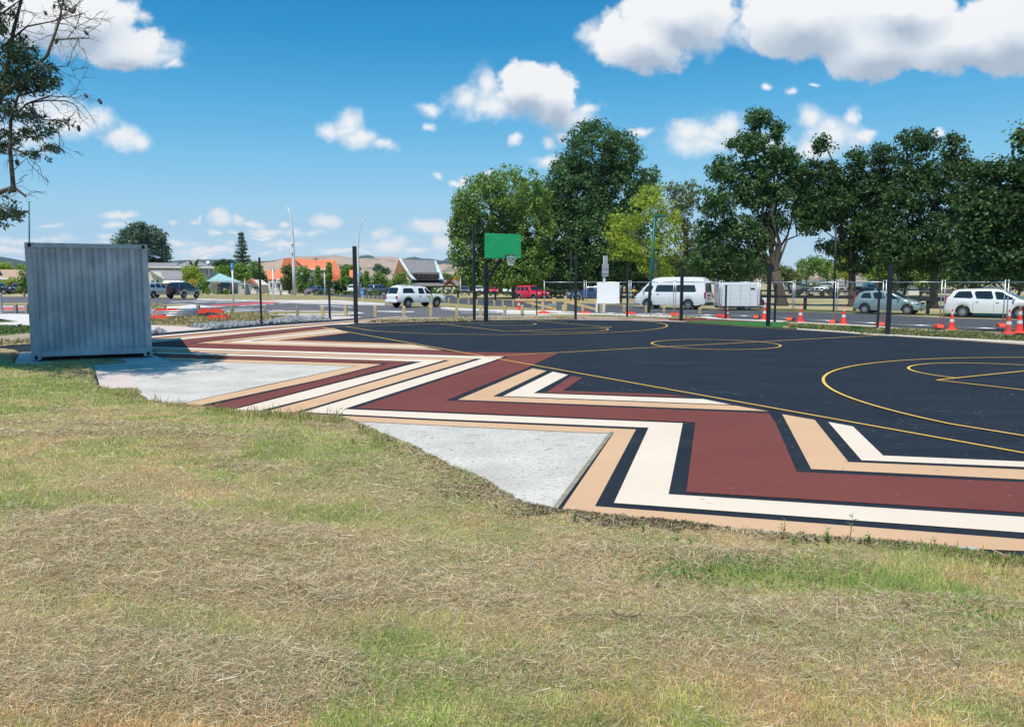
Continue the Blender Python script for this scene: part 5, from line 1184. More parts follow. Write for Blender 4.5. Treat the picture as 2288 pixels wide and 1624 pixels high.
def railfence(pts, hs, postpx, label, m=None, rails=1, rh=.16):
    """pts: base picture points; posts where the photo has them"""
    m = m or M['rail_black']; e = empty('rail_fence', (0, 0, 0), 0, label, 'fence')
    gs = [G(*p) for p in pts]
    for a, b in zip(gs[:-1], gs[1:]):
        d = b - a; an = math.atan2(d.y, d.x)
        for k in range(rails):
            z = hs * (1 - k * .45) - rh / 2
            MB().box(((a.x + b.x) / 2, (a.y + b.y) / 2, z), (d.length, .08, rh), an).build('rail', m, e)
    L_ = [0]
    for a, b in zip(gs[:-1], gs[1:]): L_.append(L_[-1] + (b - a).length)
    n = max(1, int(L_[-1] / postpx))
    for k in range(n + 1):
        t = L_[-1] * k / n; i = min(len(gs) - 2, max(j for j in range(len(gs) - 1) if L_[j] <= t + 1e-6)); f = (t - L_[i]) / max(1e-6, L_[i + 1] - L_[i]); p = gs[i].lerp(gs[i + 1], min(1, f))
        MB().box((p.x, p.y + .10, hs * .5), (.17, .12, hs), math.atan2((gs[-1] - gs[0]).y, (gs[-1] - gs[0]).x)).build('post', m, e)
railfence([P('R4', 268, 1180), P('R4', 1040, 1200)], .85, 2.6, 'low black rail fence in front of the parked cars, behind the hoop post')
railfence([P('R4', 1440, 1195), P('R5', 250, 825), P('R5', 830, 866)], .95, 3.2, 'low black rail fence behind the blank white board')
railfence([P('R6', 540, 1010), P('R6', 1300, 1030), P('R6', 1950, 1040), P('R7', 300, 1000), P('R7', 1090, 1016), P('R7', 1400, 1040), (2700, 722)], .92, 3.0, 'black rail fence along the street verge under the trees', rh=.20)
railfence([P('R6', 540, 870), P('R6', 1070, 882), P('R6', 2090, 900)], .95, 5.6, 'far black rail fence across the dry field')
railfence([P('R6', 1500, 838), P('R6', 2090, 842), P('R7', 800, 790), P('R7', 1600, 800)], .95, 7, 'farthest dark rail fence in front of the low white houses')
railfence([P('R7', 840, 850), P('R7', 1300, 850)], .95, 4, 'dark rail fence between the two right hand cars')
# litter bin
g = G(*P('R3', 392, 545)); e = empty('litter_bin', (g.x, g.y, 0), 0, 'grey slatted litter bin in front of the dark shrubs', 'litter bin')
MB().box((0, 0, .27), (.42, .4, .5), bev=.03).build('body', M['plastic_grey'], e); MB().box((0, 0, .55), (.46, .44, .05)).build('lid', M['pole_white'], e)
# magpie-like bird on the grass at the left
M['bird_black'] = mat('bird_plumage', (.012, .012, .015), .6); M['bird_white'] = mat('bird_white', (.55, .56, .58), .7)
g = G(*P('C3', 275, 1102), -.03); s = 150 * REG['C3'][2] / 1.4816 * g.y / F / .42
e = empty('bird', (g.x, g.y, -.03), 0, 'black and white magpie standing on the grass left of the container', 'bird'); e.scale = (s,) * 3
bb = MB(); prof = [(-.22, .008), (-.17, .014), (-.12, .02), (-.09, .04), (-.03, .058), (.04, .060), (.09, .045), (.12, .03), (.15, .030), (.175, .026), (.195, .010), (.225, .003)]
zz = [.10, .11, .115, .12, .125, .13, .145, .165, .185, .19, .187, .182]
vs, fs = [], []
for (x, r_), z in zip(prof, zz):
    for k in range(10): a = 2 * math.pi * k / 10; vs.append((x, r_ * .85 * math.cos(a), z + r_ * math.sin(a)))
for i in range(len(prof) - 1):
    for k in range(10): fs.append((i * 10 + k, i * 10 + (k + 1) % 10, (i + 1) * 10 + (k + 1) % 10, (i + 1) * 10 + k))
bb.add(vs, fs + [tuple(range(10)), tuple(range(len(vs) - 10, len(vs)))]).build('body', M['bird_black'], e, smooth=True)
MB().box((-.01, -.05, .12), (.09, .02, .05), bev=.008).build('wing_patch', M['bird_white'], e)
for sx in (-.01, .03): MB().tube([(sx, -.015 if sx < 0 else .015, .10), (sx + .01, -.015 if sx < 0 else .015, .05), (sx, -.015 if sx < 0 else .015, .0)], .005, 5).build('leg', M['bird_black'], e)

# ------------------------------------------------------------------ loose stones
def stones():
    m = mat('grey_stone', (.27, .28, .295), .8, var=.35, vscale=5); V, Fc = [], []
    R2p = lambda t: None
    quadA = [PP('R2', (720, 1084), (1000, 1117), (1000, 1046), (850, 1072)), PP('R2', (1000, 1117), (1740, 1054), (1700, 1030), (1000, 1046)), PP('R2', (1740, 1054), (2288, 1012), (2200, 960), (1700, 1030)), PP('R3', (0, 868), (680, 828), (560, 806), (200, 785)), PP('R2', (200, 1182), (420, 1158), (330, 1140), (205, 1148))]
    mb = MB()
    for q, n in zip(quadA, (120, 620, 520, 420, 60)):
        for i in range(n):
            u, v = rnd.random(), rnd.random(); x = (q[0][0] * (1 - u) + q[1][0] * u) * (1 - v) + (q[3][0] * (1 - u) + q[2][0] * u) * v; y = (q[0][1] * (1 - u) + q[1][1] * u) * (1 - v) + (q[3][1] * (1 - u) + q[2][1] * u) * v
            g = G(x, y); r = rnd.uniform(.03, .08); T = Matrix.Translation((g.x, g.y, r * .35)) @ Matrix.Rotation(rnd.uniform(0, 6), 4, Vector((rnd.random(), rnd.random(), rnd.random() + .1)).normalized()) @ Matrix.Diagonal((r * rnd.uniform(.8, 1.5), r * rnd.uniform(.6, 1), r * rnd.uniform(.3, .7), 1))
            vs = [T @ (Vector((a, b, c)) * rnd.uniform(.6, 1.15)) for a in (-1, 1) for b in (-1, 1) for c in (-1, 1)]
            mb.add(vs, [(0, 1, 3, 2), (4, 6, 7, 5), (0, 4, 5, 1), (2, 3, 7, 6), (0, 2, 6, 4), (1, 5, 7, 3)])
    tag(mb.build('loose_stones', m), 'bed of broken grey stones between the dry grass and the court edge', 'stones', kind='stuff')
stones()
def verge_tufts():
    """ragged grass and low weeds on the verges beyond the court"""
    V, C = [], []
    areas = [(PP('R6', (880, 1250), (2288, 1300), (2288, 1400), (1000, 1310)), 2400, .10), (PP('R7', (0, 1200), (2288, 1300), (2288, 1400), (0, 1290)), 4200, .10), ([(2288, 745), (2500, 755), (2500, 775), (2288, 768)], 500, .1), (PP('R5', (200, 985), (1650, 1025), (1500, 1040), (200, 1020)), 900, .09),
             (PP('R3', (1150, 842), (2288, 796), (2288, 845), (1100, 868)), 700, .10), (PP('R4', (0, 1410), (1800, 1425), (1800, 1445), (0, 1465)), 700, .08), (PP('R2', (210, 905), (2200, 900), (1700, 1034), (210, 1066)), 3600, .13), (PP('C3', (-300, 1045), (455, 1055), (455, 1170), (-300, 1240)), 1500, .07),
             (PP('C3', (-300, 1290), (455, 1270), (455, 1330), (-300, 1400)), 300, .08), (PP('R2', (210, 790), (350, 790), (350, 860), (210, 870)), 400, .35), (PP('R6', (1900, 1290), (2120, 1310), (2100, 1385), (1920, 1370)), 500, .12)]
    for k, (q, n, hm) in enumerate(areas):
        for i in range(n):
            u, v = rnd.random(), rnd.random(); x = (q[0][0] * (1 - u) + q[1][0] * u) * (1 - v) + (q[3][0] * (1 - u) + q[2][0] * u) * v; y = (q[0][1] * (1 - u) + q[1][1] * u) * (1 - v) + (q[3][1] * (1 - u) + q[2][1] * u) * v
            g = G(x, y); cl = float(vnoise(np.array([g.x]), np.array([g.y]), 1.3, 3)[0]); h = hm * rnd.uniform(.3, 1.1) * (.4 + 1.4 * max(0, cl - .3)); w = .02 + .03 * rnd.random(); an = rnd.uniform(0, 3.14); s = Vector((math.cos(an), math.sin(an), 0)) * w; le = Vector((rnd.gauss(0, .5), rnd.gauss(0, .5), 1)) * h
            p = Vector((g.x, g.y, 0)); V += [p - s, p + s, p + s * .3 + le, p - s * .3 + le]
            if k in (9,): c = rnd.choice([(.45, .38, .22), (.35, .30, .16)])
            elif k == 7: c = rnd.choice([(.12, .2, .05), (.2, .25, .07), (.08, .15, .04)])
            elif k in (0, 1, 3, 10): c = rnd.choice([(.12, .17, .05), (.17, .2, .07), (.36, .31, .17), (.08, .14, .04), (.25, .24, .1)]) if k != 10 else (.06, .17, .05)
            else: c = rnd.choice([(.22, .24, .09), (.42, .34, .18), (.36, .24, .13), (.16, .18, .07), (.50, .42, .24)])
            C.append(c)
    n = len(C)
    tag(npmesh('verge_grass', np.array([tuple(v) for v in V]), np.arange(n * 4).reshape(n, 4), M['blades'], col=np.array(C)), 'ragged dry grass and low weeds on the verges beyond the court', 'grass', kind='stuff')
verge_tufts()
# ------------------------------------------------------------------ vehicles
def paint(name, c, metal=0.0, rough=.32): 
    m = mat(name, c, rough, metal, spec=.5, coat=.6); return m
M['p_white'] = paint('white_car_paint', (.76, .77, .78)); M['p_silver'] = paint('silver_car_paint', (.50, .53, .57), .35); M['p_navy'] = paint('navy_car_paint', (.012, .018, .035)); M['p_black'] = paint('black_car_paint', (.012, .013, .016))
M['p_red'] = paint('red_car_paint', (.75, .015, .05)); M['p_green'] = paint('pale_green_car_paint', (.27, .37, .36), .35); M['p_grey'] = paint('grey_car_paint', (.16, .18, .21), .35); M['p_blue'] = paint('blue_car_paint', (.012, .045, .14)); M['p_beige'] = paint('beige_car_paint', (.55, .52, .45))
M['seam'] = mat('panel_gap', (.10, .105, .11), .7)
def interp(pl, x):
    if x <= pl[0][0]: return pl[0][1]
    for (a, za), (b, zb) in zip(pl[:-1], pl[1:]):
        if x <= b: return za + (zb - za) * (x - a) / max(1e-9, b - a)
    return pl[-1][1]
SPEC = dict(
 ute=dict(L=5.1, W=1.80, top=[(-2.55, .50), (-2.53, .98), (-2.42, 1.10), (-2.17, 1.70), (-1.95, 1.80), (-.95, 1.80), (-.55, 1.76), (-.45, 1.735), (.30, 1.735), (.52, 1.69), (1.10, 1.17), (1.3, 1.13), (2.05, 1.06), (2.38, .94), (2.50, .72), (2.54, .45)], belt=[(-2.55, 1.05), (1.1, 1.08), (2.5, .9)],
   wh=(-1.45, 1.55, .375), sill=.42, tum=.22, win=[[(-1.95, 1.20), (-1.90, 1.60), (-.95, 1.60), (-.72, 1.20)], [(-.36, 1.14), (-.36, 1.62), (.22, 1.62), (.27, 1.14)], [(.34, 1.14), (.29, 1.62), (.44, 1.60), (1.0, 1.14)]], ws=((1.08, 1.19), (.55, 1.67)), rw=((-2.40, 1.15), (-2.20, 1.63)), flare=True, seams=[-.42, .30, 1.12], doors=[(-.22, .98), (.48, .98)]),
 van=dict(L=5.3, W=1.84, top=[(-2.65, .45), (-2.64, 1.0), (-2.56, 1.85), (-2.42, 2.14), (-2.15, 2.25), (-1.6, 2.28), (.7, 2.28), (1.2, 2.20), (1.55, 1.98), (2.28, 1.22), (2.52, 1.02), (2.64, .78), (2.66, .40)], belt=[(-2.65, 1.16), (1.6, 1.16), (2.4, 1.05)],
   wh=(-1.45, 1.62, .34), sill=.30, tum=.13, win=[[(-2.0, 1.24), (-1.98, 1.73), (.92, 1.73), (1.06, 1.24)], [(1.22, 1.24), (1.20, 1.70), (1.66, 1.68), (2.02, 1.24)]], ws=((2.24, 1.28), (1.60, 1.92)), rw=((-2.62, 1.22), (-2.56, 1.78)), seams=[-.15, 1.12, 2.08], doors=[(.82, 1.08), (1.32, 1.08)]),
 hatch=dict(L=4.05, W=1.69, top=[(-2.02, .35), (-2.02, .78), (-1.96, 1.0), (-1.72, 1.38), (-1.45, 1.48), (-.7, 1.535), (-.1, 1.53), (.25, 1.46), (1.15, 1.02), (1.55, .93), (1.85, .76), (2.0, .55), (2.03, .30)], belt=[(-2.0, 1.0), (1.1, .93), (2, .6)],
   wh=(-1.28, 1.32, .31), sill=.24, tum=.30, win=[[(-1.58, 1.04), (-1.48, 1.36), (-.92, 1.41), (-.86, 1.01)], [(-.78, 1.0), (-.82, 1.42), (-.10, 1.42), (-.02, .98)], [(.05, .98), (-.02, 1.41), (.22, 1.36), (.92, 1.0)]], ws=((1.10, 1.05), (.30, 1.43)), rw=((-1.94, 1.04), (-1.76, 1.34)), seams=[-.82, .01, .98], doors=[(-.68, .88), (.18, .86)]),
 mpv=dict(L=4.8, W=1.80, top=[(-2.40, .40), (-2.39, .90), (-2.30, 1.10), (-1.98, 1.54), (-1.72, 1.62), (-.8, 1.65), (.15, 1.64), (.55, 1.57), (1.45, 1.06), (2.05, .95), (2.32, .76), (2.40, .35)], belt=[(-2.4, 1.06), (1.4, 1.0), (2.3, .75)],
   wh=(-1.42, 1.41, .325), sill=.26, tum=.27, win=[[(-1.98, 1.13), (-1.72, 1.50), (-.95, 1.53), (-.93, 1.10)], [(-.85, 1.10), (-.87, 1.53), (.05, 1.53), (.10, 1.07)], [(.17, 1.07), (.12, 1.53), (.50, 1.48), (1.22, 1.05)]], ws=((1.40, 1.08), (.58, 1.54)), rw=((-2.28, 1.14), (-2.02, 1.50)), seams=[-.90, .14, 1.22], doors=[(-.70, .93), (.32, .91)]),
 suv=dict(L=4.4, W=1.82, top=[(-2.18, .42), (-2.18, .92), (-2.06, 1.12), (-1.85, 1.56), (-1.55, 1.66), (-.5, 1.69), (.15, 1.68), (.5, 1.58), (1.15, 1.12), (1.85, 1.03), (2.12, .86), (2.18, .40)], belt=[(-2.2, 1.08), (1.1, 1.04), (2.1, .85)],
   wh=(-1.30, 1.33, .36), sill=.34, tum=.25, win=[[(-1.75, 1.18), (-1.60, 1.52), (-.92, 1.56), (-.90, 1.13)], [(-.82, 1.12), (-.84, 1.57), (-.06, 1.57), (0, 1.10)], [(.07, 1.10), (.02, 1.57), (.46, 1.50), (.98, 1.10)]], ws=((1.10, 1.14), (.54, 1.55)), rw=((-2.04, 1.15), (-1.88, 1.52)), seams=[-.87, .04, 1.0], doors=[(-.7, .96), (.22, .95)]),
 suv3=dict(L=3.75, W=1.72, top=[(-1.78, .48), (-1.78, 1.0), (-1.72, 1.12), (-1.56, 1.58), (-1.35, 1.66), (-.4, 1.68), (.0, 1.66), (.2, 1.60), (.82, 1.12), (1.55, 1.03), (1.80, .86), (1.86, .45)], belt=[(-1.8, 1.08), (.8, 1.05), (1.8, .86)],
   wh=(-1.05, 1.15, .36), sill=.38, tum=.22, win=[[(-1.45, 1.16), (-1.36, 1.53), (-.62, 1.56), (-.62, 1.13)], [(-.50, 1.12), (-.50, 1.56), (.18, 1.53), (.68, 1.12)]], ws=((.78, 1.16), (.26, 1.56)), rw=((-1.72, 1.16), (-1.60, 1.52)), seams=[-.55, .72], doors=[(-.38, .97)], spare=True, twotone=True),
 jeep=dict(L=4.45, W=1.84, top=[(-2.2, .5), (-2.2, 1.02), (-2.12, 1.15), (-1.98, 1.72), (-1.8, 1.80), (.0, 1.82), (.3, 1.76), (.85, 1.2), (1.8, 1.14), (2.08, 1.05), (2.2, .8), (2.2, .45)], belt=[(-2.2, 1.12), (.85, 1.14), (2.1, 1.0)],
   wh=(-1.32, 1.33, .37), sill=.42, tum=.18, win=[[(-1.88, 1.2), (-1.84, 1.66), (-1.2, 1.68), (-1.2, 1.2)], [(-1.08, 1.2), (-1.08, 1.68), (-.42, 1.68), (-.40, 1.2)], [(-.3, 1.2), (-.32, 1.68), (.22, 1.66), (.62, 1.2)]], ws=((.82, 1.22), (.34, 1.72)), rw=((-2.11, 1.2), (-2.02, 1.66)), seams=[-1.14, -.36, .66], doors=[(-.92, 1.02), (-.14, 1.02)], flare=True),
 sedan=dict(L=4.6, W=1.78, top=[(-2.3, .38), (-2.3, .82), (-2.22, .97), (-1.72, 1.02), (-1.10, 1.35), (-.7, 1.43), (.1, 1.44), (.45, 1.38), (1.25, .97), (2.0, .86), (2.26, .66), (2.3, .34)], belt=[(-2.3, .93), (1.2, .93), (2.2, .7)],
   wh=(-1.38, 1.38, .32), sill=.24, tum=.30, win=[[(-1.30, 1.02), (-.98, 1.32), (-.36, 1.36), (-.32, .99)], [(-.25, .99), (-.28, 1.36), (.38, 1.33), (1.0, .99)]], ws=((1.18, 1.01), (.50, 1.36)), rw=((-1.68, 1.05), (-1.16, 1.33)), seams=[-.30, 1.0], doors=[(-.9, .85), (.0, .85)]),
)
def round_poly(p, r=.05):
    out = []; n = len(p)
    for i in range(n):
        a, b, c = Vector(p[i - 1]), Vector(p[i]), Vector(p[(i + 1) % n]); u = (a - b); v = (c - b); k = min(r, u.length * .3, v.length * .3)
        q0, q1 = b + u.normalized() * k, b + v.normalized() * k
        out += [q0, (q0 + q1) * .25 + b * .5, q1]
    return out
def wheel(parent, x, y, r, side, rim=True, hub='alloy', wname='wheel'):
    w = .21; T = Matrix.Translation((x, y, r)) @ Matrix.Rotation(R(90), 4, 'X')
    ty = MB().lathe([(r * .62, -w / 2), (r * .93, -w / 2), (r, -w / 2 + .03), (r, w / 2 - .03), (r * .93, w / 2), (r * .62, w / 2), (r * .60, w / 2 - .05), (.01, w / 2 - .06)] , 22, T); ty.lathe([(.01, -w / 2 + .06), (r * .60, -w / 2 + .05), (r * .62, -w / 2)], 22, T)
    o = ty.build(wname, M['tyre'], parent, angle=35)
    if rim:
        s = 1 if side > 0 else -1; m = MB(); yo = y + s * (w / 2 - .035)
        T2 = Matrix.Translation((x, yo, r)) @ Matrix.Rotation(R(90), 4, 'X')
        m.lathe([(r * .55, -.03), (r * .63, -.035), (r * .64, .03), (r * .57, .03)], 22, T2); m.lathe([(.01, -.02), (r * .14, -.02), (r * .14, .02), (.01, .02)], 12, T2)
        ns = 7 if hub == 'cap' else 5
        for k in range(ns):
            a = 2 * math.pi * k / ns + .3
            m.box((0, 0, 0), (r * .5, .03, r * (.20 if hub == 'cap' else .15)), M=Matrix.Translation((x, yo, r)) @ Matrix.Rotation(a, 4, 'Y') @ Matrix.Translation((r * .36, 0, 0)))
        m.build('rim', M['alloy'], o, angle=40)
    return o
def vehicle(kind, name, loc, heading, scale, pm, label, cat='car', detail=2, group=None, hub='alloy', lower=None):
    S = SPEC[kind]; L_, W = S['L'], S['W']; top = S['top']; belt = S['belt']; xr, xf, wr = S['wh']; ra = wr * 1.2; sill = S['sill']
    e = empty(name, loc, heading, label, cat, group, scale)
    nx = 46 if detail > 1 else 26
    xs = sorted(set([round(p[0], 3) for p in top] + [round(-L_ / 2 + .02 + (L_ - .05) * i / nx, 3) for i in range(nx + 1)] + [round(c + ra * math.cos(R(a)), 3) for c in (xr, xf) for a in range(0, 181, 15)]))
    xs = [x for x in xs if top[0][0] <= x <= top[-1][0]]
    def hw(x): s = abs(2 * x / L_); return W / 2 * (1 - .13 * s ** 7 - .02 * s * s)
    def bot(x):
        for c in (xr, xf):
            if abs(x - c) < ra: return max(sill, wr + math.sqrt(max(0, ra * ra - (x - c) ** 2)))
        s = abs(2 * x / L_)
        return sill + (.06 if s > .85 else 0)
    crown = .025
    def yside(x, z): b = min(interp(belt, x), interp(top, x) - .03); return hw(x) - .035 - S['tum'] * max(0, z - b) if z > b else hw(x) - .035 * max(0, (z - (b - .08)) / .08)
    vs, fs, mi = [], [], []; K = None
    for x in xs:
        zt = interp(top, x); zb = min(bot(x), zt - .06); b = max(zb + .03, min(interp(belt, x), zt - .03)); w = hw(x); hgt = zt - b
        z6 = b + hgt * .72; z7 = zt - min(.02, hgt * .1)
        y6 = w - .035 - S['tum'] * (z6 - b); y7 = w - .035 - S['tum'] * hgt - min(.07, hgt * .35)
        half = [(0, zb), (w - .10, zb), (w - .03, zb + .005), (w - .005, zb + (b - zb) * .2), (w, zb + (b - zb) * .55), (w - .008, b - (b - zb) * .1), (w - .035, b), (y6, z6), (y7, z7), (y7 * .55, zt + crown * .75 * min(1, hgt * 4)), (0, zt + crown * min(1, hgt * 4))]
        ring = half + [(-y, z) for (y, z) in half[-2:0:-1]]; K = len(ring)
        vs += [(x, y, z) for y, z in ring]
    for i in range(len(xs) - 1):
        for k in range(K):
            k2 = (k + 1) % K; fs.append((i * K + k, i * K + k2, (i + 1) * K + k2, (i + 1) * K + k)); mi.append(1 if (k in (0, 1, K - 1, K - 2)) else (2 if (lower and (k in (2, 3, K - 3, K - 4))) else 0))
    fs.append(tuple(range(K))); fs.append(tuple((len(xs) - 1) * K + k for k in range(K))); mi += [0, 0]
    mb = MB(); mb.v = vs; mb.f = fs; mb.m = mi
    body = mb.build('body', [pm, M['plastic_black'], lower or pm], e, angle=38)
    # dark inner floor so that no light shows between the wheels
    MB().box((0, 0, sill + .10), (L_ * .86, W * .62, .16)).build('underbody', M['plastic_black'], e)
    def sidepatch(nm, polyg, m, off=.008, par=e, rr=.06):
        pr_ = round_poly([Vector((a, b, 0)) for a, b in polyg], rr); x0 = min(q.x for q in pr_); x1 = max(q.x for q in pr_); n = max(5, int((x1 - x0) / .12))
        cols_ = []
        for i in range(n + 1):
            x = x0 + (x1 - x0) * (i / n); x = min(max(x, x0 + .002), x1 - .002); zs = []
            for q0, q1 in zip(pr_, pr_[1:] + pr_[:1]):
                if (q0.x - x) * (q1.x - x) <= 0 and abs(q0.x - q1.x) > 1e-6: zs.append(q0.y + (q1.y - q0.y) * (x - q0.x) / (q1.x - q0.x))
            cols_.append((x, min(zs), max(zs)))
        for s in (-1, 1):
            mb = MB(); vv = []
            for x, z0, z1 in cols_:
                for k in range(4): z = z0 + (z1 - z0) * k / 3; vv.append((x, s * (yside(x, z) + off), z))
            mb.add(vv, [(i * 4 + k, i * 4 + 4 + k, i * 4 + 5 + k, i * 4 + 1 + k) for i in range(n) for k in range(3)]); mb.build(nm, m, par, fix=False)
    for wp in S['win']: sidepatch('side_window', wp, M['glass'])
    def screen(nm, bt, tp, front, m=M['glass']):
        (xb, zb_), (xt, zt_) = bt, tp; rows = 4; cols = 8; mb = MB(); vv = []
        nrm = Vector((zt_ - zb_, 0, xb - xt)).normalized() * (1 if front else -1)
        if nrm.x * (1 if front else -1) < 0: nrm = -nrm
        for i in range(rows + 1):
            t = i / rows; x = xb + (xt - xb) * t; z = zb_ + (zt_ - zb_) * t; b = min(interp(belt, x), interp(top, x) - .03); yt = hw(x) - .035 - S['tum'] * max(0, interp(top, x) - b) - .10
            for j in range(cols + 1):
                s = -1 + 2 * j / cols; y = yt * s; c = crown * (1 - s * s) * .9; zz = interp(top, x) + c; vv.append((x + nrm.x * .012, y, zz + nrm.z * .012))
        mb.add(vv, [(i * (cols + 1) + j, i * (cols + 1) + j + 1, (i + 1) * (cols + 1) + j + 1, (i + 1) * (cols + 1) + j) for i in range(rows) for j in range(cols)])
        return mb.build(nm, m, e, smooth=True)
    screen('windscreen', *S['ws'], True); screen('rear_window', *S['rw'], False)
    for (x, nm) in ((xr, 'rear'), (xf, 'front')):
        for s in (-1, 1): wheel(e, x, s * (W / 2 - .13), wr, s, True, hub)
    xb, xF = top[0][0], top[-1][0]; zl = interp(belt, xF) ; zr_ = interp(belt, xb)
    tl = .22 if kind in ('van', 'mpv', 'hatch') else .15
    zt_l = {'ute': .86, 'van': 1.0, 'hatch': 1.02, 'mpv': .98, 'suv': .98, 'suv3': .80, 'jeep': 1.0, 'sedan': .80}[kind]
    zh = {'ute': .84, 'van': .82, 'hatch': .74, 'mpv': .74, 'suv': .84, 'suv3': .84, 'jeep': .90, 'sedan': .68}[kind]
    for s in (-1, 1):
        xa = xb + .05; MB().box((xa, s * (hw(xa) - .07), zt_l), (.13, .16, tl * 2), bev=.03).build('tail_light', M['light_red'], e)
        xa = xF - .10 if kind != 'hatch' else xF - .22; MB().box((xa, s * (hw(xa) - .14), zh), (.24, .30, .15), bev=.04).build('headlight', M['light_clear'], e)
        if detail > 1:
            mx, mz = S['win'][-1][-1][0] - .12, S['win'][-1][-1][1] + .06
            MB().box((mx, s * (yside(mx, mz) + .10), mz), (.10, .20, .15), bev=.03).build('wing_mirror', pm if kind not in ('ute',) else M['plastic_black'], e)
    bl_ = M['plastic_black']
    MB().box((xb - .01, 0, .52 if kind not in ('van', 'mpv', 'hatch') else .42), (.14, W * .86, .20), bev=.04).build('rear_bumper', pm if kind in ('hatch', 'mpv', 'sedan', 'ute') else bl_, e)
    MB().box((xF - .02, 0, .48), (.16, W * .84, .24), bev=.05).build('front_bumper', bl_ if kind in ('van', 'jeep', 'suv3') else pm, e)
    MB().box((xF + .01, 0, zh - .02), (.08, W * .46, .12), bev=.02).build('grille', bl_, e)
    MB().box((xF + .065, 0, .46), (.012, .36, .12)).build('number_plate', M['plate'], e)
    MB().box((xb - .085, 0, .52 if kind == 'ute' else .78), (.012, .36, .12)).build('number_plate', M['plate'], e)
    if detail > 1:
        for (dx, dz) in S['doors']:
            for s in (-1, 1): MB().box((dx, s * (yside(dx, dz) + .016), dz), (.16, .03, .035), bev=.008).build('door_handle', bl_ if kind in ('ute', 'van') else pm, e)
        for sx in S['seams']:
            for s in (-1, 1):
                zs = [sill + .06 + (interp(belt, sx) - sill - .06) * t for t in (0, .25, .5, .75, 1)]; hwx = 0.006
                if min(abs(sx - xr), abs(sx - xf)) < ra: zs = [z for z in zs if z > bot(sx) + .02]
                mb = MB(); w_ = lambda z: hw(sx) + .002 - (.035 if z > interp(belt, sx) - .02 else 0)
                vv = [];
                for z in zs: vv += [(sx - hwx, s * (w_(z)), z), (sx + hwx, s * (w_(z)), z)]
                mb.add(vv, [(2 * i, 2 * i + 1, 2 * i + 3, 2 * i + 2) for i in range(len(zs) - 1)]); mb.build('door_seam', M['seam'], e)
    if S.get('flare'):
        for c in (xr, xf):
            for s in (-1, 1):
                mb = MB(); vv = []; n = 14
                for i in range(n + 1):
                    a = R(-4 + 188 * i / n)
                    for (rr, dy) in ((ra * .98, .0), (ra * .99, .035), (ra * 1.22, .03), (ra * 1.27, -.01)): x = c + rr * math.cos(a); vv.append((x, s * (hw(max(min(x, L_ / 2), -L_ / 2)) + dy), wr + rr * math.sin(a)))
                mb.add(vv, [(i * 4 + j, i * 4 + j + 1, (i + 1) * 4 + j + 1, (i + 1) * 4 + j) for i in range(n) for j in range(3)]); mb.build('wheel_arch', M['plastic_grey'], e, smooth=True)
    if S.get('spare'):
        w = .22; T = Matrix.Translation((xb - .20, .05, .92)) @ Matrix.Rotation(R(90), 4, 'Y')
        MB().lathe([(.01, -w / 2), (.30, -w / 2), (.34, -w / 2 + .04), (.34, w / 2 - .04), (.30, w / 2), (.01, w / 2)], 22, T).build('spare_wheel', M['tyre'], e, angle=35)
    return e, body, yside
# hero vehicles
def onroad(r, x, y): return tuple(G(*P(r, x, y), -.04))
e, b, ys = vehicle('ute', 'pickup_truck', onroad('C1', 1050, 738), R(44), .86, M['p_white'], 'white double cab pickup with canopy and grey wheel arches crossing the car park', 'pickup', lower=M['p_white'])
lg = MB(); lg.lathe([(.001, 0), (.17, 0), (.17, .006)], 20, Matrix.Translation((.75, -(ys(.75, .8) + .004), .82)) @ Matrix.Rotation(R(90), 4, 'X'), caps=True)
rl = lg.build('door_emblem', mat('emblem_cream', (.70, .66, .35), .5), e)
MB().lathe([(.10, 0), (.13, 0), (.13, .004), (.10, .004)], 20, Matrix.Translation((.75, -(ys(.75, .8) + .012), .82)) @ Matrix.Rotation(R(90), 4, 'X')).build('emblem_ring', mat('emblem_gold', (.55, .45, .10), .5), rl)
MB().box((.75, -(ys(.75, .8) + .016), .84), (.10, .006, .06), bev=.002).build('emblem_bird', M['plastic_grey'], rl)
MB().box((-1.4, 0, 1.86), (.5, 1.1, .07), bev=.03).build('roof_vent', M['alloy'], e)
e, b, ys = vehicle('van', 'minibus', onroad('R5', 1250, 925), R(147), .935, M['p_white'], 'white high roof minibus with dark side windows parked across the street', 'minibus')
MB().box((-2.66, 0, 1.02), (.04, .62, .10)).build('garnish', M['plastic_black'], e)
vehicle('hatch', 'hatchback', onroad('R7', 385, 1012), R(-41), .87, M['p_green'], 'pale metallic green hatchback parked behind the thickest black post', 'car', hub='cap')
vehicle('mpv', 'people_carrier', onroad('R7', 1850, 1062), R(-40), .89, M['p_white'], 'white people carrier parked at the right edge behind the fence', 'car', hub='cap')
vehicle('suv3', 'off_roader', onroad('R2', 655, 700), R(79), 1.05, M['p_navy'], 'dark navy off-roader with spare wheel on the back, right of the container', 'car', lower=M['p_silver'])
vehicle('suv', 'parked_car', onroad('R2', 265, 690), R(76), 1.02, M['p_silver'], 'silver white car between the container and the navy off-roader', 'car')
vehicle('jeep', 'off_roader', onroad('R4', 1260, 1200), R(-50), .80, M['p_red'], 'bright red off-roader parked under the trees behind the timber barrier', 'car')
vehicle('ute', 'pickup_truck', onroad('R5', 210, 830), R(172), .80, M['p_blue'], 'dark blue pickup half hidden behind the blank white board', 'pickup')
vehicle('suv', 'parked_car', onroad('R6', 250, 998), R(3), .80, M['p_white'], 'white car seen between the trailer and the thick black post', 'car')
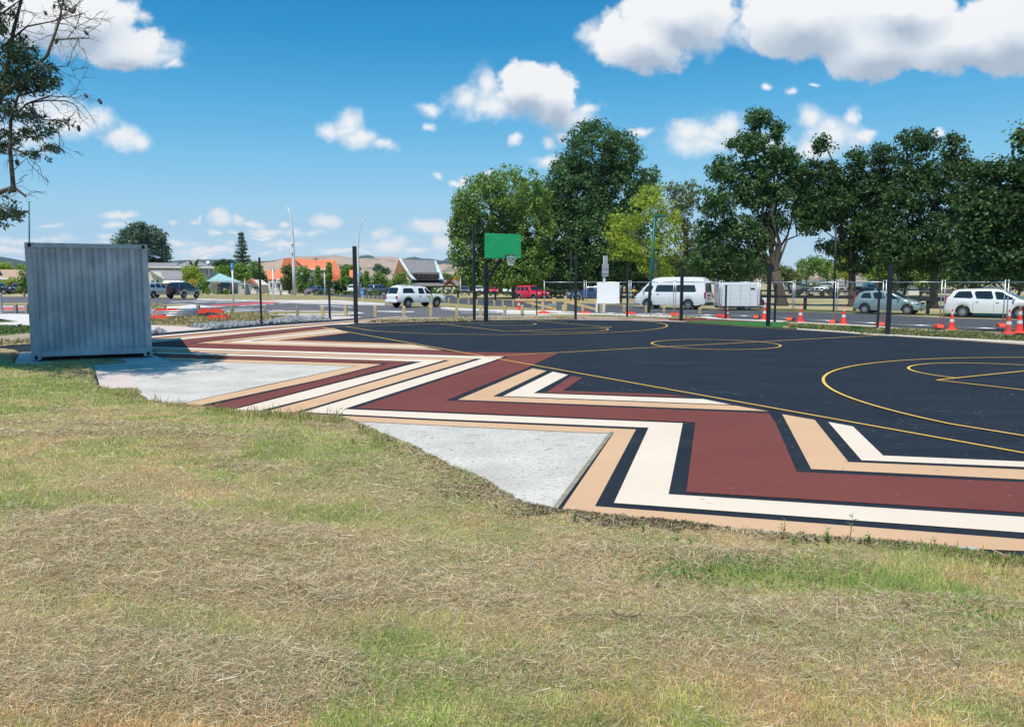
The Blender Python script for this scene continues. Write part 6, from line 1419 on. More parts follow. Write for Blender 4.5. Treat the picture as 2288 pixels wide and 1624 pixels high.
# trailer
g = onroad('R6', 250, 1042); e = empty('box_trailer', g, R(-2), 'plain white enclosed box trailer on one axle behind the fence', 'trailer')
pm_ = 87 * g[1] / F; hb = 56 * g[1] / F
x0, x1 = at(1611, 660, g[1]).x - g[0], at(1698, 660, g[1]).x - g[0]; zt = at(0, 632, g[1]).z - g[2]; zb = at(0, P('R6', 0, 985)[1], g[1]).z - g[2]
MB().box(((x0 + x1) / 2, 1.0, (zt + zb) / 2), (x1 - x0, 2.0, zt - zb), bev=.05).build('body', M['p_white'], e)
MB().box(((x0 + x1) / 2, 1.0, zb - .04), (x1 - x0 - .1, 1.9, .09)).build('chassis', M['plastic_black'], e)
vx = at(*P('R6', 420, 710), g[1]).x - g[0]; MB().box((vx, -.012, at(0, P('R6', 0, 711)[1], g[1]).z - g[2]), (.26, .03, .08)).build('air_vent', M['plastic_black'], e)
for s_ in (.12, 1.88): wheel(e, at(*P('R6', 335, 1000), g[1]).x - g[0], s_, .27, -1 if s_ < 1 else 1)
MB().tube([(x1, 1, zb), (x1 + 1.0, 1, zb)], .05, 6).build('drawbar', M['galv'], e)
sm = MB()
for k in range(1, 4): sm.box((x0 + (x1 - x0) * k / 4, -.003, (zt + zb) / 2), (.012, .01, zt - zb - .12))
sm.build('panel_joint', M['seam'], e)
for k in range(2): MB().box((x0 + .04 + k * (x1 - x0 - .08), -.01, zb + .12), (.08, .03, .10)).build('marker_light', M['light_red'], e)
# cars farther away
fc = [('sedan', 'R3', 535, 535, 62, .86, 'p_grey', 'dark grey car parked in front of the orange roofed building, seen from behind'), ('suv', 'R3', 975, 535, 75, .84, 'p_white', 'white car hidden behind the thick black post, only its sides showing'),
      ('suv', 'R3', 1222, 538, 58, .84, 'p_grey', 'dark grey car left of the rear of the white pickup'), ('suv', 'R3', 2215, 545, -88, .72, 'p_grey', 'grey car seen head on left of the tallest black post'),
      ('sedan', 'R2', 885, 612, 62, .95, 'p_silver', 'pale silver car parked behind the navy off-roader'), ('jeep', 'R2', 1262, 636, 100, .95, 'p_black', 'black off-roader in the doorway of the turquoise roofed house'),
      ('suv', 'C3', 190, 560, 40, .92, 'p_grey', 'dark car behind the round green shrubs left of the container'), ('suv', 'C3', -60, 575, 10, 1.05, 'p_navy', 'dark car cut off by the left edge of the picture'),
      ('suv', 'R4', 550, 1112, -85, .70, 'p_white', 'white car seen head on right of the tallest black post'), ('sedan', 'R4', 745, 1112, -85, .76, 'p_red', 'red car seen head on between two white cars under the trees'), ('sedan', 'R4', 937, 1118, -90, .80, 'p_white', 'white car seen head on left of the red off-roader'),
      ('sedan', 'R4', 1525, 1105, 160, .62, 'p_grey', 'small dark car right of the red off-roader bonnet'), ('sedan', 'R4', 1605, 1105, 165, .62, 'p_silver', 'small silver car behind the first fence panel'),
      ('suv', 'R6', 1215, 814, 150, .62, 'p_navy', 'dark blue car by the low white houses, left of a silver one'), ('suv', 'R6', 1368, 816, 150, .66, 'p_silver', 'silver car by the low white houses'), ('mpv', 'R6', 1775, 815, 0, .66, 'p_beige', 'beige estate car in front of the right hand low white house'),
      ('suv', 'R7', 945, 745, -80, .60, 'p_silver', 'small silver car seen head on above the green hatchback bonnet'), ('van', 'R6', 2085, 885, -75, .78, 'p_silver', 'silver camper van facing the camera left of the green hatchback'), ('suv', 'R7', 120, 850, 100, .80, 'p_navy', 'dark car behind the roof of the green hatchback')]
for (k, r, x, y, hd, sc, pc, lab) in fc:
    vehicle(k, 'parked_car' if k != 'van' else 'camper_van', onroad(r, x, y), R(hd), sc, M[pc], lab, 'car' if k != 'van' else 'camper van', detail=1, group='cars parked by the houses')

# ------------------------------------------------------------------ people behind the fence
M['skin'] = mat('skin', (.42, .24, .16), .6); M['hair'] = mat('dark_hair', (.02, .015, .012), .7)
def person(r, x, y, hpx, shirt, trousers, label, pose=0, hat=None):
    g = G(*P(r, x, y), -.04); h = hpx * REG[r][2] / 1.4816 * g.y / F; k = h / 1.75
    e = empty('person', tuple(g), R(rnd.uniform(-30, 30)), label, 'person'); e.scale = (k,) * 3
    me = bpy.data.meshes.new('body')
    J = [(0, 0, .92), (0, .0, 1.15), (0, .01, 1.40), (0, .0, 1.50), (0, -.01, 1.62), (0, -.01, 1.74), (.19, 0, 1.40), (.24, -.03 - .08 * pose, 1.14), (.22, -.12 - .15 * pose, .93), (-.19, 0, 1.40), (-.25, -.03, 1.14), (-.23, -.10, .92), (.10, 0, .86), (.11, -.03, .48), (.12, .02, .07), (-.10, 0, .86), (-.12, .02 + .08 * pose, .48), (-.12, .06, .07), (.12, -.13, .03), (-.12, -.09, .03)]
    Ed = [(0, 1), (1, 2), (2, 3), (3, 4), (4, 5), (2, 6), (6, 7), (7, 8), (2, 9), (9, 10), (10, 11), (0, 12), (12, 13), (13, 14), (0, 15), (15, 16), (16, 17), (14, 18), (17, 19)]
    Rr = [.14, .13, .14, .06, .10, .07, .065, .045, .032, .065, .045, .032, .09, .06, .045, .09, .06, .045, .035, .035]
    me.from_pydata(J, Ed, []); o = bpy.data.objects.new('body', me); link(o); o.parent = e
    sm = o.modifiers.new('skin', 'SKIN'); ss = o.modifiers.new('sub', 'SUBSURF'); ss.levels = ss.render_levels = 1
    if not me.skin_vertices: me.skin_vertices.new()
    for i, v in enumerate(me.skin_vertices[0].data): v.radius = (Rr[i], Rr[i] * .8); v.use_root = (i == 0)
    dg = bpy.context.evaluated_depsgraph_get(); m2 = bpy.data.meshes.new_from_object(o.evaluated_get(dg)); o.modifiers.clear(); o.data = m2
    m2.materials.clear()
    for m in (M['skin'], shirt, trousers): m2.materials.append(m)
    for p in m2.polygons:
        c = p.center; p.material_index = 1 if (.95 < c.z < 1.47 and not (abs(c.x) > .20 and c.z < 1.15)) else (2 if (.45 if pose else .12) < c.z <= .95 and abs(c.x) < .2 else 0); p.use_smooth = True
    if hat: MB().lathe([(.16, 1.70), (.10, 1.71), (.095, 1.80), (.001, 1.83)], 12, Matrix.Translation((0, -.01, 0))).build('hat', hat, e, smooth=True)
    else: MB().lathe([(.001, 1.80), (.085, 1.77), (.112, 1.68), (.10, 1.60)], 12, Matrix.Translation((0, .015, 0))).build('hair', M['hair'], e, smooth=True)
    return e
mk = lambda n, c: mat(n, c, .8)
person('R5', 610, 772, 130, mk('red_shirt', (.65, .03, .04)), mk('dark_trousers', (.02, .02, .03)), 'person in a red shirt standing behind the fence, leftmost of the group')
person('R5', 655, 772, 128, mk('orange_shirt', (.75, .22, .06)), mk('dark_trousers', (.02, .02, .03)), 'person in an orange shirt beside the one in red behind the fence')
person('R5', 755, 840, 190, mk('yellow_vest', (.75, .55, .04)), mk('navy_shorts', (.02, .03, .06)), 'person with a blue hat and yellow vest walking in front of the minibus', 1, mk('blue_hat', (.1, .13, .45)))
# ------------------------------------------------------------------ hills
M['hill_brown'] = gmat('hill_grass', [(.36, .245, .16), (.46, .32, .22), (.52, .38, .28)], .006, .95, bump=0, pos=(.3, .7), spots=(.011, (.10, .14, .085), .56, .75))
M['hill_dark'] = gmat('hill_forest', [(.035, .055, .05), (.07, .095, .075)], .02, .95, bump=0, spots=(.004, (.20, .17, .11), .62, .5))
def hill(label, Y, pts, m, near=.62, rough=8.0, seed=1):
    nx, ny = 220, 34; x0, x1 = pts[0][0], pts[-1][0]; V = []
    for j in range(ny + 1):
        t = j / ny; y = Y * (near + (1 - near) * t)
        for i in range(nx + 1):
            px = x0 + (x1 - x0) * i / nx; py = interp(pts, px); hp = at(px, py, Y).z; X = at(px, py, Y).x * (.75 + .25 * t) 
            s = t ** 1.25
            n = float(vnoise(np.array([X]), np.array([y]), 1 / 260., seed)[0]) - .5; n2 = float(vnoise(np.array([X]), np.array([y]), 1 / 60., seed + 3)[0]) - .5
            V.append((X, y, max(-.2, hp * s + (n * hp * .7 + n2 * rough) * math.sin(math.pi * min(1, t)) - (.4 if t < .02 else 0))))
    for i in range(nx + 1): x, y, z = V[ny * (nx + 1) + i]; V.append((x, y * 1.25, z * .3 - 2))
    ny += 1
    fs = np.array([(j * (nx + 1) + i, j * (nx + 1) + i + 1, (j + 1) * (nx + 1) + i + 1, (j + 1) * (nx + 1) + i) for j in range(ny) for i in range(nx)])
    return struct(npmesh(label, np.array(V), fs, m, smooth=True))
hill('hill', 2500, PP('R3', (-300, 150), (0, 148), (120, 120), (290, 98), (480, 96), (640, 92), (720, 80), (800, 100), (930, 112), (1100, 108), (1180, 106), (1350, 100), (1480, 118), (1700, 128), (1900, 150), (2080, 140), (2250, 150), (2600, 175)) + [(1300, 600), (1700, 604), (2400, 600)], M['hill_brown'])
hill('hill', 2300, [(230, 598)] + PP('R2', (200, 200), (430, 185), (560, 178), (700, 168), (880, 166), (1100, 163), (1330, 164), (1500, 185), (1740, 190), (1900, 178), (2010, 182), (2288, 215)) + [(720, 612)], M['hill_dark'], seed=9)
hill('hill', 1700, [(-400, 560), (-150, 555)] + PP('C3', (0, 0), (60, 5), (140, 50), (220, 85), (290, 130), (360, 170)) + [(70, 612), (120, 625)], M['hill_dark'], seed=14, rough=14)
hill('hill', 2400, PP('R3', (1480, 150), (1540, 118), (1640, 104), (1730, 125), (1830, 128), (1960, 150), (2030, 108), (2120, 112), (2300, 150)) + [(1200, 612)], M['hill_dark'], near=.93, seed=21)
hill('hill', 2350, PP('R3', (985, 120), (1010, 95), (1060, 88), (1110, 84), (1158, 95), (1120, 118), (1200, 140)), M['hill_dark'], near=.95, seed=23)

# ------------------------------------------------------------------ trees
BARK = mat('bark', (.085, .07, .055), .9, var=.4, vscale=6, bump=.5, bscale=14); BARKP = mat('pale_bark', (.32, .29, .25), .85, var=.3, vscale=6)
LM = dict(
 mid=leafmat('leaf_mid_green', (.07, .15, .03), (.16, .28, .055), (.30, .42, .10), .38),
 dark=leafmat('leaf_dark_green', (.028, .080, .026), (.068, .150, .042), (.15, .26, .075), .32),
 deep=leafmat('leaf_deep_green', (.018, .052, .018), (.046, .105, .028), (.105, .18, .045), .3),
 lime=leafmat('leaf_yellow_green', (.20, .30, .03), (.33, .43, .05), (.50, .57, .08), .45),
 fresh=leafmat('leaf_fresh_green', (.11, .21, .03), (.19, .34, .05), (.32, .47, .09), .38),
 blue=leafmat('leaf_grey_green', (.06, .11, .065), (.10, .17, .10), (.15, .23, .14), .25),
 conif=leafmat('needle_green', (.04, .085, .045), (.07, .13, .07), (.14, .20, .11), .2),
 gold=leafmat('leaf_gold', (.42, .30, .03), (.55, .42, .06), (.62, .50, .10), .35),
 brownish=leafmat('leaf_olive', (.07, .10, .03), (.14, .18, .05), (.26, .28, .08), .35))
def leaves(clumps, per, size, m, name='crown', parent=None, origin=(0, 0, 0), flat=.5, droop=0.0, aspect=.62):
    """clumps: (n,4) centre+radius.  Builds per leaves for each clump as small folded diamonds"""
    c = np.asarray(clumps, float); n = len(c) * per
    ci = np.repeat(np.arange(len(c)), per)
    d = npr.normal(size=(n, 3)); d /= np.linalg.norm(d, axis=1)[:, None]; r = npr.rand(n) ** (1 / 2.2)
    off = d * (r * c[ci, 3])[:, None]; off[:, 2] *= .8
    p = c[ci, :3] + off; p[:, 2] -= droop * npr.rand(n) * c[ci, 3]
    nrm = d * .7 + npr.normal(size=(n, 3)) * .75 + np.array([0, 0, flat]); nrm /= np.linalg.norm(nrm, axis=1)[:, None]
    a = npr.normal(size=(n, 3)); a -= nrm * (a * nrm).sum(1)[:, None]; a /= np.linalg.norm(a, axis=1)[:, None]; b = np.cross(nrm, a)
    s = size * npr.uniform(.6, 1.25, n)[:, None]
    V = np.empty((n, 4, 3)); V[:, 0] = p - a * s * .5; V[:, 1] = p + b * s * .5 * aspect; V[:, 2] = p + a * s * .5 + nrm * s * .08; V[:, 3] = p - b * s * .5 * aspect
    V -= np.array(origin)
    return npmesh(name, V.reshape(-1, 3), np.arange(n * 4).reshape(n, 4), m, parent)
def branch_path(a, b, wob=.08, n=5, sag=0.0):
    a, b = Vector(a), Vector(b); L_ = (b - a).length; pts = []
    for i in range(n + 1):
        t = i / n; p = a.lerp(b, t) + Vector((rnd.gauss(0, 1), rnd.gauss(0, 1), rnd.gauss(0, .6))) * L_ * wob * math.sin(math.pi * t); p.z += sag * math.sin(math.pi * t) * L_; pts.append(p)
    return pts
def tree(label, lobes, Y, base, m, trunk_r=.35, dens=1.0, leaf=.22, group=None, name='tree', cat='tree', dep=None, limbs=10, fork=.25, bark=None, per=34, cr=.55, hollow=.45, twig=True, droop=0.0, lowz=None, fork_z=None):
    """lobes in picture coordinates (centre, half sizes) carried at depth Y; real volume: each lobe is an ellipsoid as deep as it is wide"""
    g = G(base[0], base[1], -.06) if base[1] > 640 else Vector((at(base[0], 0, Y).x, Y, -.06)); g = Vector((at(base[0], 660, Y).x, Y, -.06))
    e = empty(name, tuple(g), 0, label, cat, group)
    cl = []; cen = []
    for (px, py, rx, ry) in lobes:
        c = at(px, py, Y); sx = rx * c.y / F; sz = ry * c.y / F; sy = (sx + sz) / 2 * 1.05
        oy = rnd.uniform(-.5, .5) * sy; c = Vector((c.x, Y + oy, c.z)); cen.append((c, sx, sy, sz))
        n = max(3, int(dens * 4.6 * (sx * sz + sy * sz + sx * sy) / (cr * cr)))
        for i in range(n):
            v = Vector((rnd.gauss(0, 1), rnd.gauss(0, 1), rnd.gauss(0, 1))).normalized(); r = (hollow + (1 - hollow) * rnd.random() ** .6)
            q = Vector((c.x + v.x * sx * r, c.y + v.y * sy * r, c.z + v.z * sz * r))
            if q.z < (lowz if lowz is not None else .2): continue
            cl.append((*q, cr * rnd.uniform(.55, 1.25)))
    if not cl: cl.append((c.x, c.y, max(c.z, .4), cr))
    # trunk and limbs
    mb = MB(); zlow = min(c.z - sz for c, sx, sy, sz in cen); ztop = max(c.z for c, *_ in cen)
    fz = fork_z or max(.6, min(zlow + (ztop - zlow) * fork, 4.5)); cx = sum(c.x for c, *_ in cen) / len(cen)
    f = Vector((g.x + (cx - g.x) * .25, Y, fz))
    tp = [g + Vector((0, 0, -.2)), g + Vector((0, 0, .35)), g.lerp(f, .5), f]
    mb.tube(tp, [trunk_r * 1.55, trunk_r * 1.05, trunk_r * .92, trunk_r * .85], 12)
    tops = sorted(cen, key=lambda q: -q[0].z)
    k = 0
    for c, sx, sy, sz in cen[:limbs]:
        d = c.z - fz; end = c + Vector((0, 0, sz * .35)); r0 = trunk_r * (.60, .46, .38, .27)[min(k, 3)]
        pth = branch_path(f, end, .07, 6, .05); mb.tube(pth, [r0 * (1 - .8 * i / 6) for i in range(7)], 8, caps=False)
        for s_ in range(3):
            st = pth[rnd.randint(2, 5)]; v = Vector((rnd.uniform(-1, 1) * sx, rnd.uniform(-1, 1) * sy, rnd.uniform(-.2, .7) * sz)) * .6
            p2 = branch_path(st, st + v, .1, 4); mb.tube(p2, [r0 * .34 * (1 - .8 * i / 4) for i in range(5)], 5, caps=False)
        k += 1
    mb.v = [tuple(Vector(v) - g) for v in mb.v]
    mb.build('trunk', bark or BARK, e, smooth=True, fix=False)
    leaves(cl, per, leaf, m, 'crown', e, tuple(g), droop=droop)
    return e, len(cl) * per
T2p = lambda L_: [(1484.8 + .351 * x, 216 + .351 * y, rx * .351, ry * .351) for (x, y, rx, ry) in L_]
tot = 0
def T(*a, **k):
    global tot
    e, n = tree(*a, **k); tot += n; return e
GT = 'big trees behind the court'
T('broad bright green tree behind the hoop, leftmost of the big trees', [(1080, 455, 62, 62), (1150, 435, 70, 62), (1045, 560, 40, 62), (1120, 560, 85, 70), (1185, 500, 55, 95), (1040, 490, 34, 55), (1180, 590, 60, 50), (1085, 610, 62, 30), (1150, 625, 70, 18), (1020, 520, 15, 30)], 84, (1155, 668), LM['mid'], .5, .85, .30, GT, cr=.75, per=30)
T('tallest rounded green tree in the middle, between the hoop and the yellowish tree', [(1322, 335, 62, 55), (1275, 385, 45, 45), (1385, 350, 45, 55), (1290, 440, 80, 80), (1375, 430, 75, 80), (1255, 520, 62, 80), (1330, 540, 100, 80), (1400, 520, 55, 70), (1450, 420, 22, 45), (1300, 600, 90, 45), (1232, 440, 22, 45), (1400, 590, 60, 35)], 89, (1302, 668), LM['dark'], .5, .9, .32, GT, cr=.8, per=30)
T('yellow green tree with bare twigs, beside the leaning green lamp pole', [(1395, 500, 42, 30), (1450, 460, 45, 45), (1490, 500, 38, 50), (1420, 560, 62, 26), (1480, 560, 45, 36), (1380, 530, 30, 14), (1470, 605, 50, 16)], 62, (1470, 668), LM['lime'], .22, .5, .22, GT, cr=.55, per=26, hollow=.3, bark=BARKP, limbs=7)
T('olive leafed tree with thin crown right of the leaning green lamp pole', [(1520, 470, 26, 60), (1535, 540, 30, 50), (1510, 590, 45, 30), (1548, 430, 16, 34), (1500, 430, 14, 26)], 66, (1535, 668), LM['brownish'], .2, .5, .22, GT, cr=.5, per=22, hollow=.2, limbs=5)
e = T('tall dark tree with open crown and thick forked trunk, beside the black rail fence', T2p([(600, 150, 85, 75), (540, 300, 130, 90), (720, 230, 55, 90), (720, 400, 150, 95), (380, 470, 120, 90), (560, 520, 180, 110), (320, 680, 125, 110), (470, 850, 170, 95), (740, 620, 140, 100), (280, 880, 90, 100), (900, 560, 90, 80), (480, 1000, 150, 60), (700, 800, 110, 80), (880, 700, 110, 90), (250, 1060, 130, 60), (620, 940, 70, 40), (820, 480, 90, 90), (560, 640, 120, 100)]), 60, (1747, 693), LM['dark'], .40, .72, .24, GT, cr=.5, per=32, hollow=.2, limbs=14, fork_z=2.6)
T('feathery mid green tree right of the tall open crowned one', T2p([(1000, 310, 60, 60), (980, 470, 110, 80), (1160, 500, 140, 95), (1220, 400, 80, 60), (1300, 600, 160, 110), (1060, 690, 150, 90), (920, 800, 95, 80), (1200, 830, 140, 100), (1400, 380, 100, 75), (1340, 760, 140, 120), (1120, 960, 150, 60), (1000, 620, 120, 90), (1250, 960, 100, 60), (1420, 560, 110, 130), (1000, 760, 130, 90), (1350, 880, 130, 110), (1150, 640, 160, 110), (1230, 1070, 120, 50)]), 58, (1905, 690), LM['deep'], .28, .85, .22, GT, cr=.5, per=30, hollow=.3, limbs=11, fork_z=3.0)
T('wide feathery tree with slim leaning trunks above the green hatchback', T2p([(1560, 270, 75, 70), (1690, 290, 80, 70), (1850, 320, 100, 80), (1600, 460, 110, 110), (1760, 500, 140, 110), (1930, 480, 110, 100), (1540, 700, 130, 120), (1680, 860, 130, 130), (1480, 900, 110, 110), (1800, 700, 110, 110), (1600, 1010, 170, 80), (1460, 1000, 120, 80), (1850, 960, 130, 100), (1950, 640, 120, 100), (1600, 620, 130, 120), (1950, 800, 130, 110), (1700, 1000, 160, 90), (1500, 1080, 130, 45), (1760, 1090, 150, 45)]), 54, (2088, 700), LM['deep'], .26, .8, .22, GT, cr=.5, per=30, hollow=.3, limbs=11, fork_z=3.0)
T('dense dark maple at the right edge above the white people carrier', T2p([(2100, 470, 110, 75), (2230, 480, 120, 90), (2100, 660, 160, 120), (2260, 720, 170, 150), (2010, 830, 130, 110), (2150, 930, 190, 120), (2350, 600, 200, 200), (2280, 1010, 160, 80), (2000, 980, 110, 60), (2420, 850, 150, 220), (2060, 720, 150, 130), (2080, 1040, 170, 70), (2000, 1100, 150, 40), (2220, 1090, 170, 50)]), 41, (2330, 712), LM['deep'], .42, .95, .24, GT, cr=.5, per=30, hollow=.35, limbs=10)
T('overhanging leafy branch tip of a tree beyond the right edge', T2p([(2250, 215, 40, 38), (2240, 300, 45, 32), (2320, 260, 60, 70), (2420, 330, 120, 110)]), 27, (2560, 735), LM['dark'], .3, .5, .18, GT, cr=.35, per=26, hollow=.2, limbs=4, lowz=3)
T('drooping pale green willow above the low white houses', T2p([(1350, 985, 70, 45), (1320, 1060, 45, 60), (1410, 1050, 60, 65), (1280, 1100, 30, 40)]), 75, (1958, 672), LM['fresh'], .2, .8, .20, 'smaller trees under the big ones', cr=.45, per=36, droop=1.8, limbs=4)
lab2 = [('dense dark shrubs under the left big trees, above the red off-roader', [(1240, 610, 60, 34), (1180, 618, 50, 28), (1300, 600, 60, 40)], 96, LM['deep']), ('dark leafy undergrowth between the white board and the minibus', [(1420, 600, 60, 34), (1480, 606, 50, 30), (1360, 604, 50, 34)], 94, LM['deep']), ('dark undergrowth above the white trailer', [(1650, 590, 70, 30), (1600, 570, 50, 36), (1560, 590, 50, 34)], 92, LM['deep']), ('dark foliage mass behind the drooping willow', [(2020, 580, 70, 44), (2100, 585, 70, 40)], 98, LM['deep']), ('dark foliage mass above the people carrier', [(2180, 590, 70, 40), (2260, 585, 70, 44)], 97, LM['deep']), ('yellowish bush between the two rows of rail fence', [(1890, 600, 26, 26), (1880, 575, 14, 14)], 125, LM['lime']), ('rounded green tree above the far white roof, left one', [(1800, 600, 22, 22), (1815, 590, 18, 16)], 150, LM['mid']), ('rounded green tree above the far white roof, right one', [(1850, 604, 26, 20), (1835, 594, 18, 15)], 155, LM['mid']),
        ('dark bush mass right of the low white houses', [(2000, 615, 46, 32), (1960, 600, 26, 30)], 95, LM['deep']), ('dark bush behind the joint of fence above the green hatchback', [(2085, 618, 48, 32), (2050, 600, 30, 24)], 92, LM['mid']), ('green bush with pale bare branches above the white people carrier', [(2165, 612, 48, 36), (2215, 600, 44, 36)], 90, LM['deep']),
        ('dark bush at the right edge above the people carrier windscreen', [(2275, 612, 46, 36), (2330, 600, 50, 40)], 88, LM['deep']), ('dark hedge left of the big forked trunk', [(1650, 608, 50, 26), (1600, 606, 36, 22)], 100, LM['deep']), ('small dark tree in front of the low white houses', [(1816, 641, 13, 12)], 135, LM['brownish']),
        ('dark bush behind the white minibus roof', [(1555, 606, 44, 26), (1510, 612, 34, 22)], 105, LM['deep']), ('dark hedge behind the blank white board, right part', [(1430, 626, 48, 24), (1390, 610, 40, 26)], 100, LM['deep']), ('dark hedge behind the blank white board, left part', [(1330, 622, 50, 24), (1285, 626, 40, 22)], 100, LM['deep']),
        ('green bush behind the red off-roader', [(1235, 636, 36, 20), (1205, 642, 26, 16)], 110, LM['mid']), ('dark hedge behind the white and red cars, right of the hoop post', [(1140, 643, 44, 14), (1180, 640, 30, 14)], 118, LM['deep']), ('dark hedge between the tallest black post and the hoop post', [(1075, 640, 34, 16), (1050, 632, 22, 14)], 120, LM['deep']),
        ('leafy hedge beside the big forked trunk, right side', [(1765, 622, 22, 16), (1725, 612, 40, 20)], 120, LM['brownish'])]
for lab, lb, Y, m in lab2: T(lab, lb, Y, (lb[0][0], 665), m, .16, .95, .34, 'bushes and small trees beyond the street', cr=.75, per=30, limbs=3)
# left side
T('big round grey green poplar behind the container', [(300, 560, 44, 32), (330, 545, 38, 40), (345, 575, 28, 36), (285, 540, 26, 26), (318, 520, 30, 20), (275, 575, 24, 20), (345, 610, 26, 20), (300, 600, 40, 24)], 160, (320, 655), LM['blue'], .6, 1.0, .50, 'trees by the houses', cr=1.1, per=34, limbs=5)
R2p = lambda L_: [(303.7 + x * .16225, 553.5 + y * .16225, rx * .16225, ry * .16225) for (x, y, rx, ry) in L_]
R3p = lambda L_: [(607.5 + x * .1947, 553.5 + y * .1947, rx * .1947, ry * .1947) for (x, y, rx, ry) in L_]
lab3 = [('dark tree behind the big grey roofed house, right side', R2p([(1190, 250, 110, 75), (1090, 260, 50, 45), (1290, 230, 60, 60)]), 170, LM['deep'], .42), ('bright green tree right of the turquoise roof', R2p([(1250, 320, 130, 70), (1420, 300, 130, 80), (1500, 390, 100, 80)]), 140, LM['fresh'], .36), ('mid green tree behind the black post left of the orange roof', R2p([(1690, 330, 90, 110), (1740, 480, 80, 110), (1620, 260, 50, 60)]), 132, LM['mid'], .36),
        ('yellow green bush in front of the grey roofed houses', R2p([(760, 320, 95, 75), (830, 400, 100, 70), (720, 400, 60, 50)]), 130, LM['lime'], .34), ('golden low bush beside the dark shrub', R2p([(780, 480, 60, 40)]), 124, LM['gold'], .30), ('dark green shrub left of the turquoise roofed house', R2p([(930, 500, 80, 75), (900, 560, 70, 60)]), 122, LM['mid'], .30),
        ('tall bushy shrub left of the white street lamp', R3p([(170, 330, 60, 110), (200, 260, 55, 60), (190, 430, 50, 80)]), 122, LM['brownish'], .32), ('tall bushy shrub right of the white street lamp', R3p([(360, 300, 70, 85), (350, 420, 85, 100), (430, 450, 50, 70)]), 121, LM['mid'], .32), ('dark shrub under the slim cypress', R3p([(540, 430, 70, 80), (600, 470, 70, 60)]), 120, LM['deep'], .30),
        ('dark wide shrub left of the thick black post', R3p([(850, 440, 90, 90), (760, 470, 60, 60), (900, 380, 40, 50)]), 120, LM['deep'], .30), ('mid green shrub just right of the thick black post', R3p([(1060, 400, 60, 90), (1010, 350, 30, 70), (1080, 470, 60, 50)]), 122, LM['fresh'], .30), ('dark tree behind the rear of the white pickup', R3p([(1230, 370, 90, 80), (1180, 460, 70, 60), (1300, 440, 70, 70)]), 121, LM['mid'], .30),
        ('bright green tree between the pickup canopy and the gabled building', R3p([(1460, 360, 90, 65), (1530, 410, 60, 40), (1400, 430, 70, 60)]), 118, LM['mid'], .28), ('pale grey leafed tree in front of the brown hills', R3p([(1210, 240, 50, 45), (1290, 270, 80, 35)]), 165, LM['blue'], .40), ('small yellow tree right of the gabled building', R3p([(2130, 350, 40, 38)]), 150, LM['gold'], .36),
        ('green tree behind the orange roof, left of the thick black post', R3p([(860, 232, 70, 28), (950, 240, 60, 30)]), 190, LM['mid'], .45), ('green tree at the foot of the hills right of the gabled roof', R3p([(1990, 330, 50, 40), (2060, 350, 50, 30)]), 190, LM['mid'], .45), ('dark low hedge in front of the gabled building', R3p([(2000, 535, 110, 20), (2150, 530, 60, 24)]), 112, LM['mid'], .26),
        ('bushy green shrub at the tan roof beside the container', [(56, 620, 9, 16), (62, 642, 9, 14)], 118, LM['mid'], .30), ('golden green hedge behind the tan roof, left part', [(5, 597, 18, 10), (-20, 595, 22, 11)], 140, LM['lime'], .36), ('green hedge behind the tan roof, next to the container', [(50, 600, 16, 8)], 140, LM['fresh'], .36), ('low shrub in front of the tan roofed house', [(28, 626, 9, 5), (8, 632, 14, 6)], 119, LM['lime'], .26)]
for lab, lb, Y, m, ls in lab3: T(lab, lb, Y, (lb[0][0], 657), m, .14, .95, ls, 'trees by the houses', cr=.62, per=30, limbs=3)
def cypress(px, ytop, ybase, w, Y, lab):
    n = max(4, int((ybase - ytop) / 5)); lb = [(px, ytop + (ybase - ytop) * (i + .5) / n, w * (.35 + .65 * math.sin(math.pi * min(.5, (i + .6) / n * .7))), 5) for i in range(n)]
    T(lab, lb, Y, (px, 657), LM['fresh'], .08, 1.6, .24, 'slim cypresses by the orange roofed building', cr=.35, per=20, limbs=2)
cypress(P('R3', 528, 0)[0], 598, 640, 5, 118, 'slim columnar cypress in front of the upper windows of the orange roofed building'); cypress(P('R3', 655, 0)[0], 588, 640, 6, 118, 'tallest slim cypress at the right end of the orange roof'); cypress(P('R3', 815, 0)[0], 604, 640, 3.5, 118, 'thin dark cypress left of the thick black post')
cypress(P('R3', 862, 0)[0], 599, 640, 4, 118, 'thin pale cypress beside the thin dark one'); cypress(P('R3', 1085, 0)[0], 607, 640, 4, 119, 'slim cypress right of the thick black post')
def conifer(px, ytop, ybase, wpx, Y, lab):
    g = Vector((at(px, 650, Y).x, Y, -.06)); zt = at(px, ytop, Y).z; zb = at(px, ybase, Y).z; W_ = wpx * Y / F
    e = empty('conifer', tuple(g), 0, lab, 'tree', 'trees by the houses'); mb = MB(); mb.tube([(0, 0, 0), (0, 0, zt)], [.35, .03], 8)
    cl = []; n = 15
    for i in range(n):
        t = i / n; z = zb + (zt - zb) * t; r = W_ * (1 - t) ** .85 * rnd.uniform(.85, 1.1)
        for k in range(9 if t < .7 else 5):
            a = rnd.uniform(0, 6.28); rr = r * rnd.uniform(.75, 1.1); tip = Vector((math.cos(a) * rr, math.sin(a) * rr, z + rr * .10)); mb.tube([(0, 0, z), tip], [.06, .015], 4, caps=False)
            for s in np.linspace(.2, 1, max(3, int(rr / .45))): q = Vector((0, 0, z)).lerp(tip, s); cl.append((q.x + g.x, q.y + g.y, q.z + g.z - .05, .42))
    mb.build('trunk', BARK, e, smooth=True, fix=False); leaves(cl, 24, .38, LM['conif'], 'crown', e, tuple(g), flat=1.0, aspect=.3)
conifer(544, 514, 640, 31, 142, 'tall tiered conifer behind the turquoise roofed house'); 
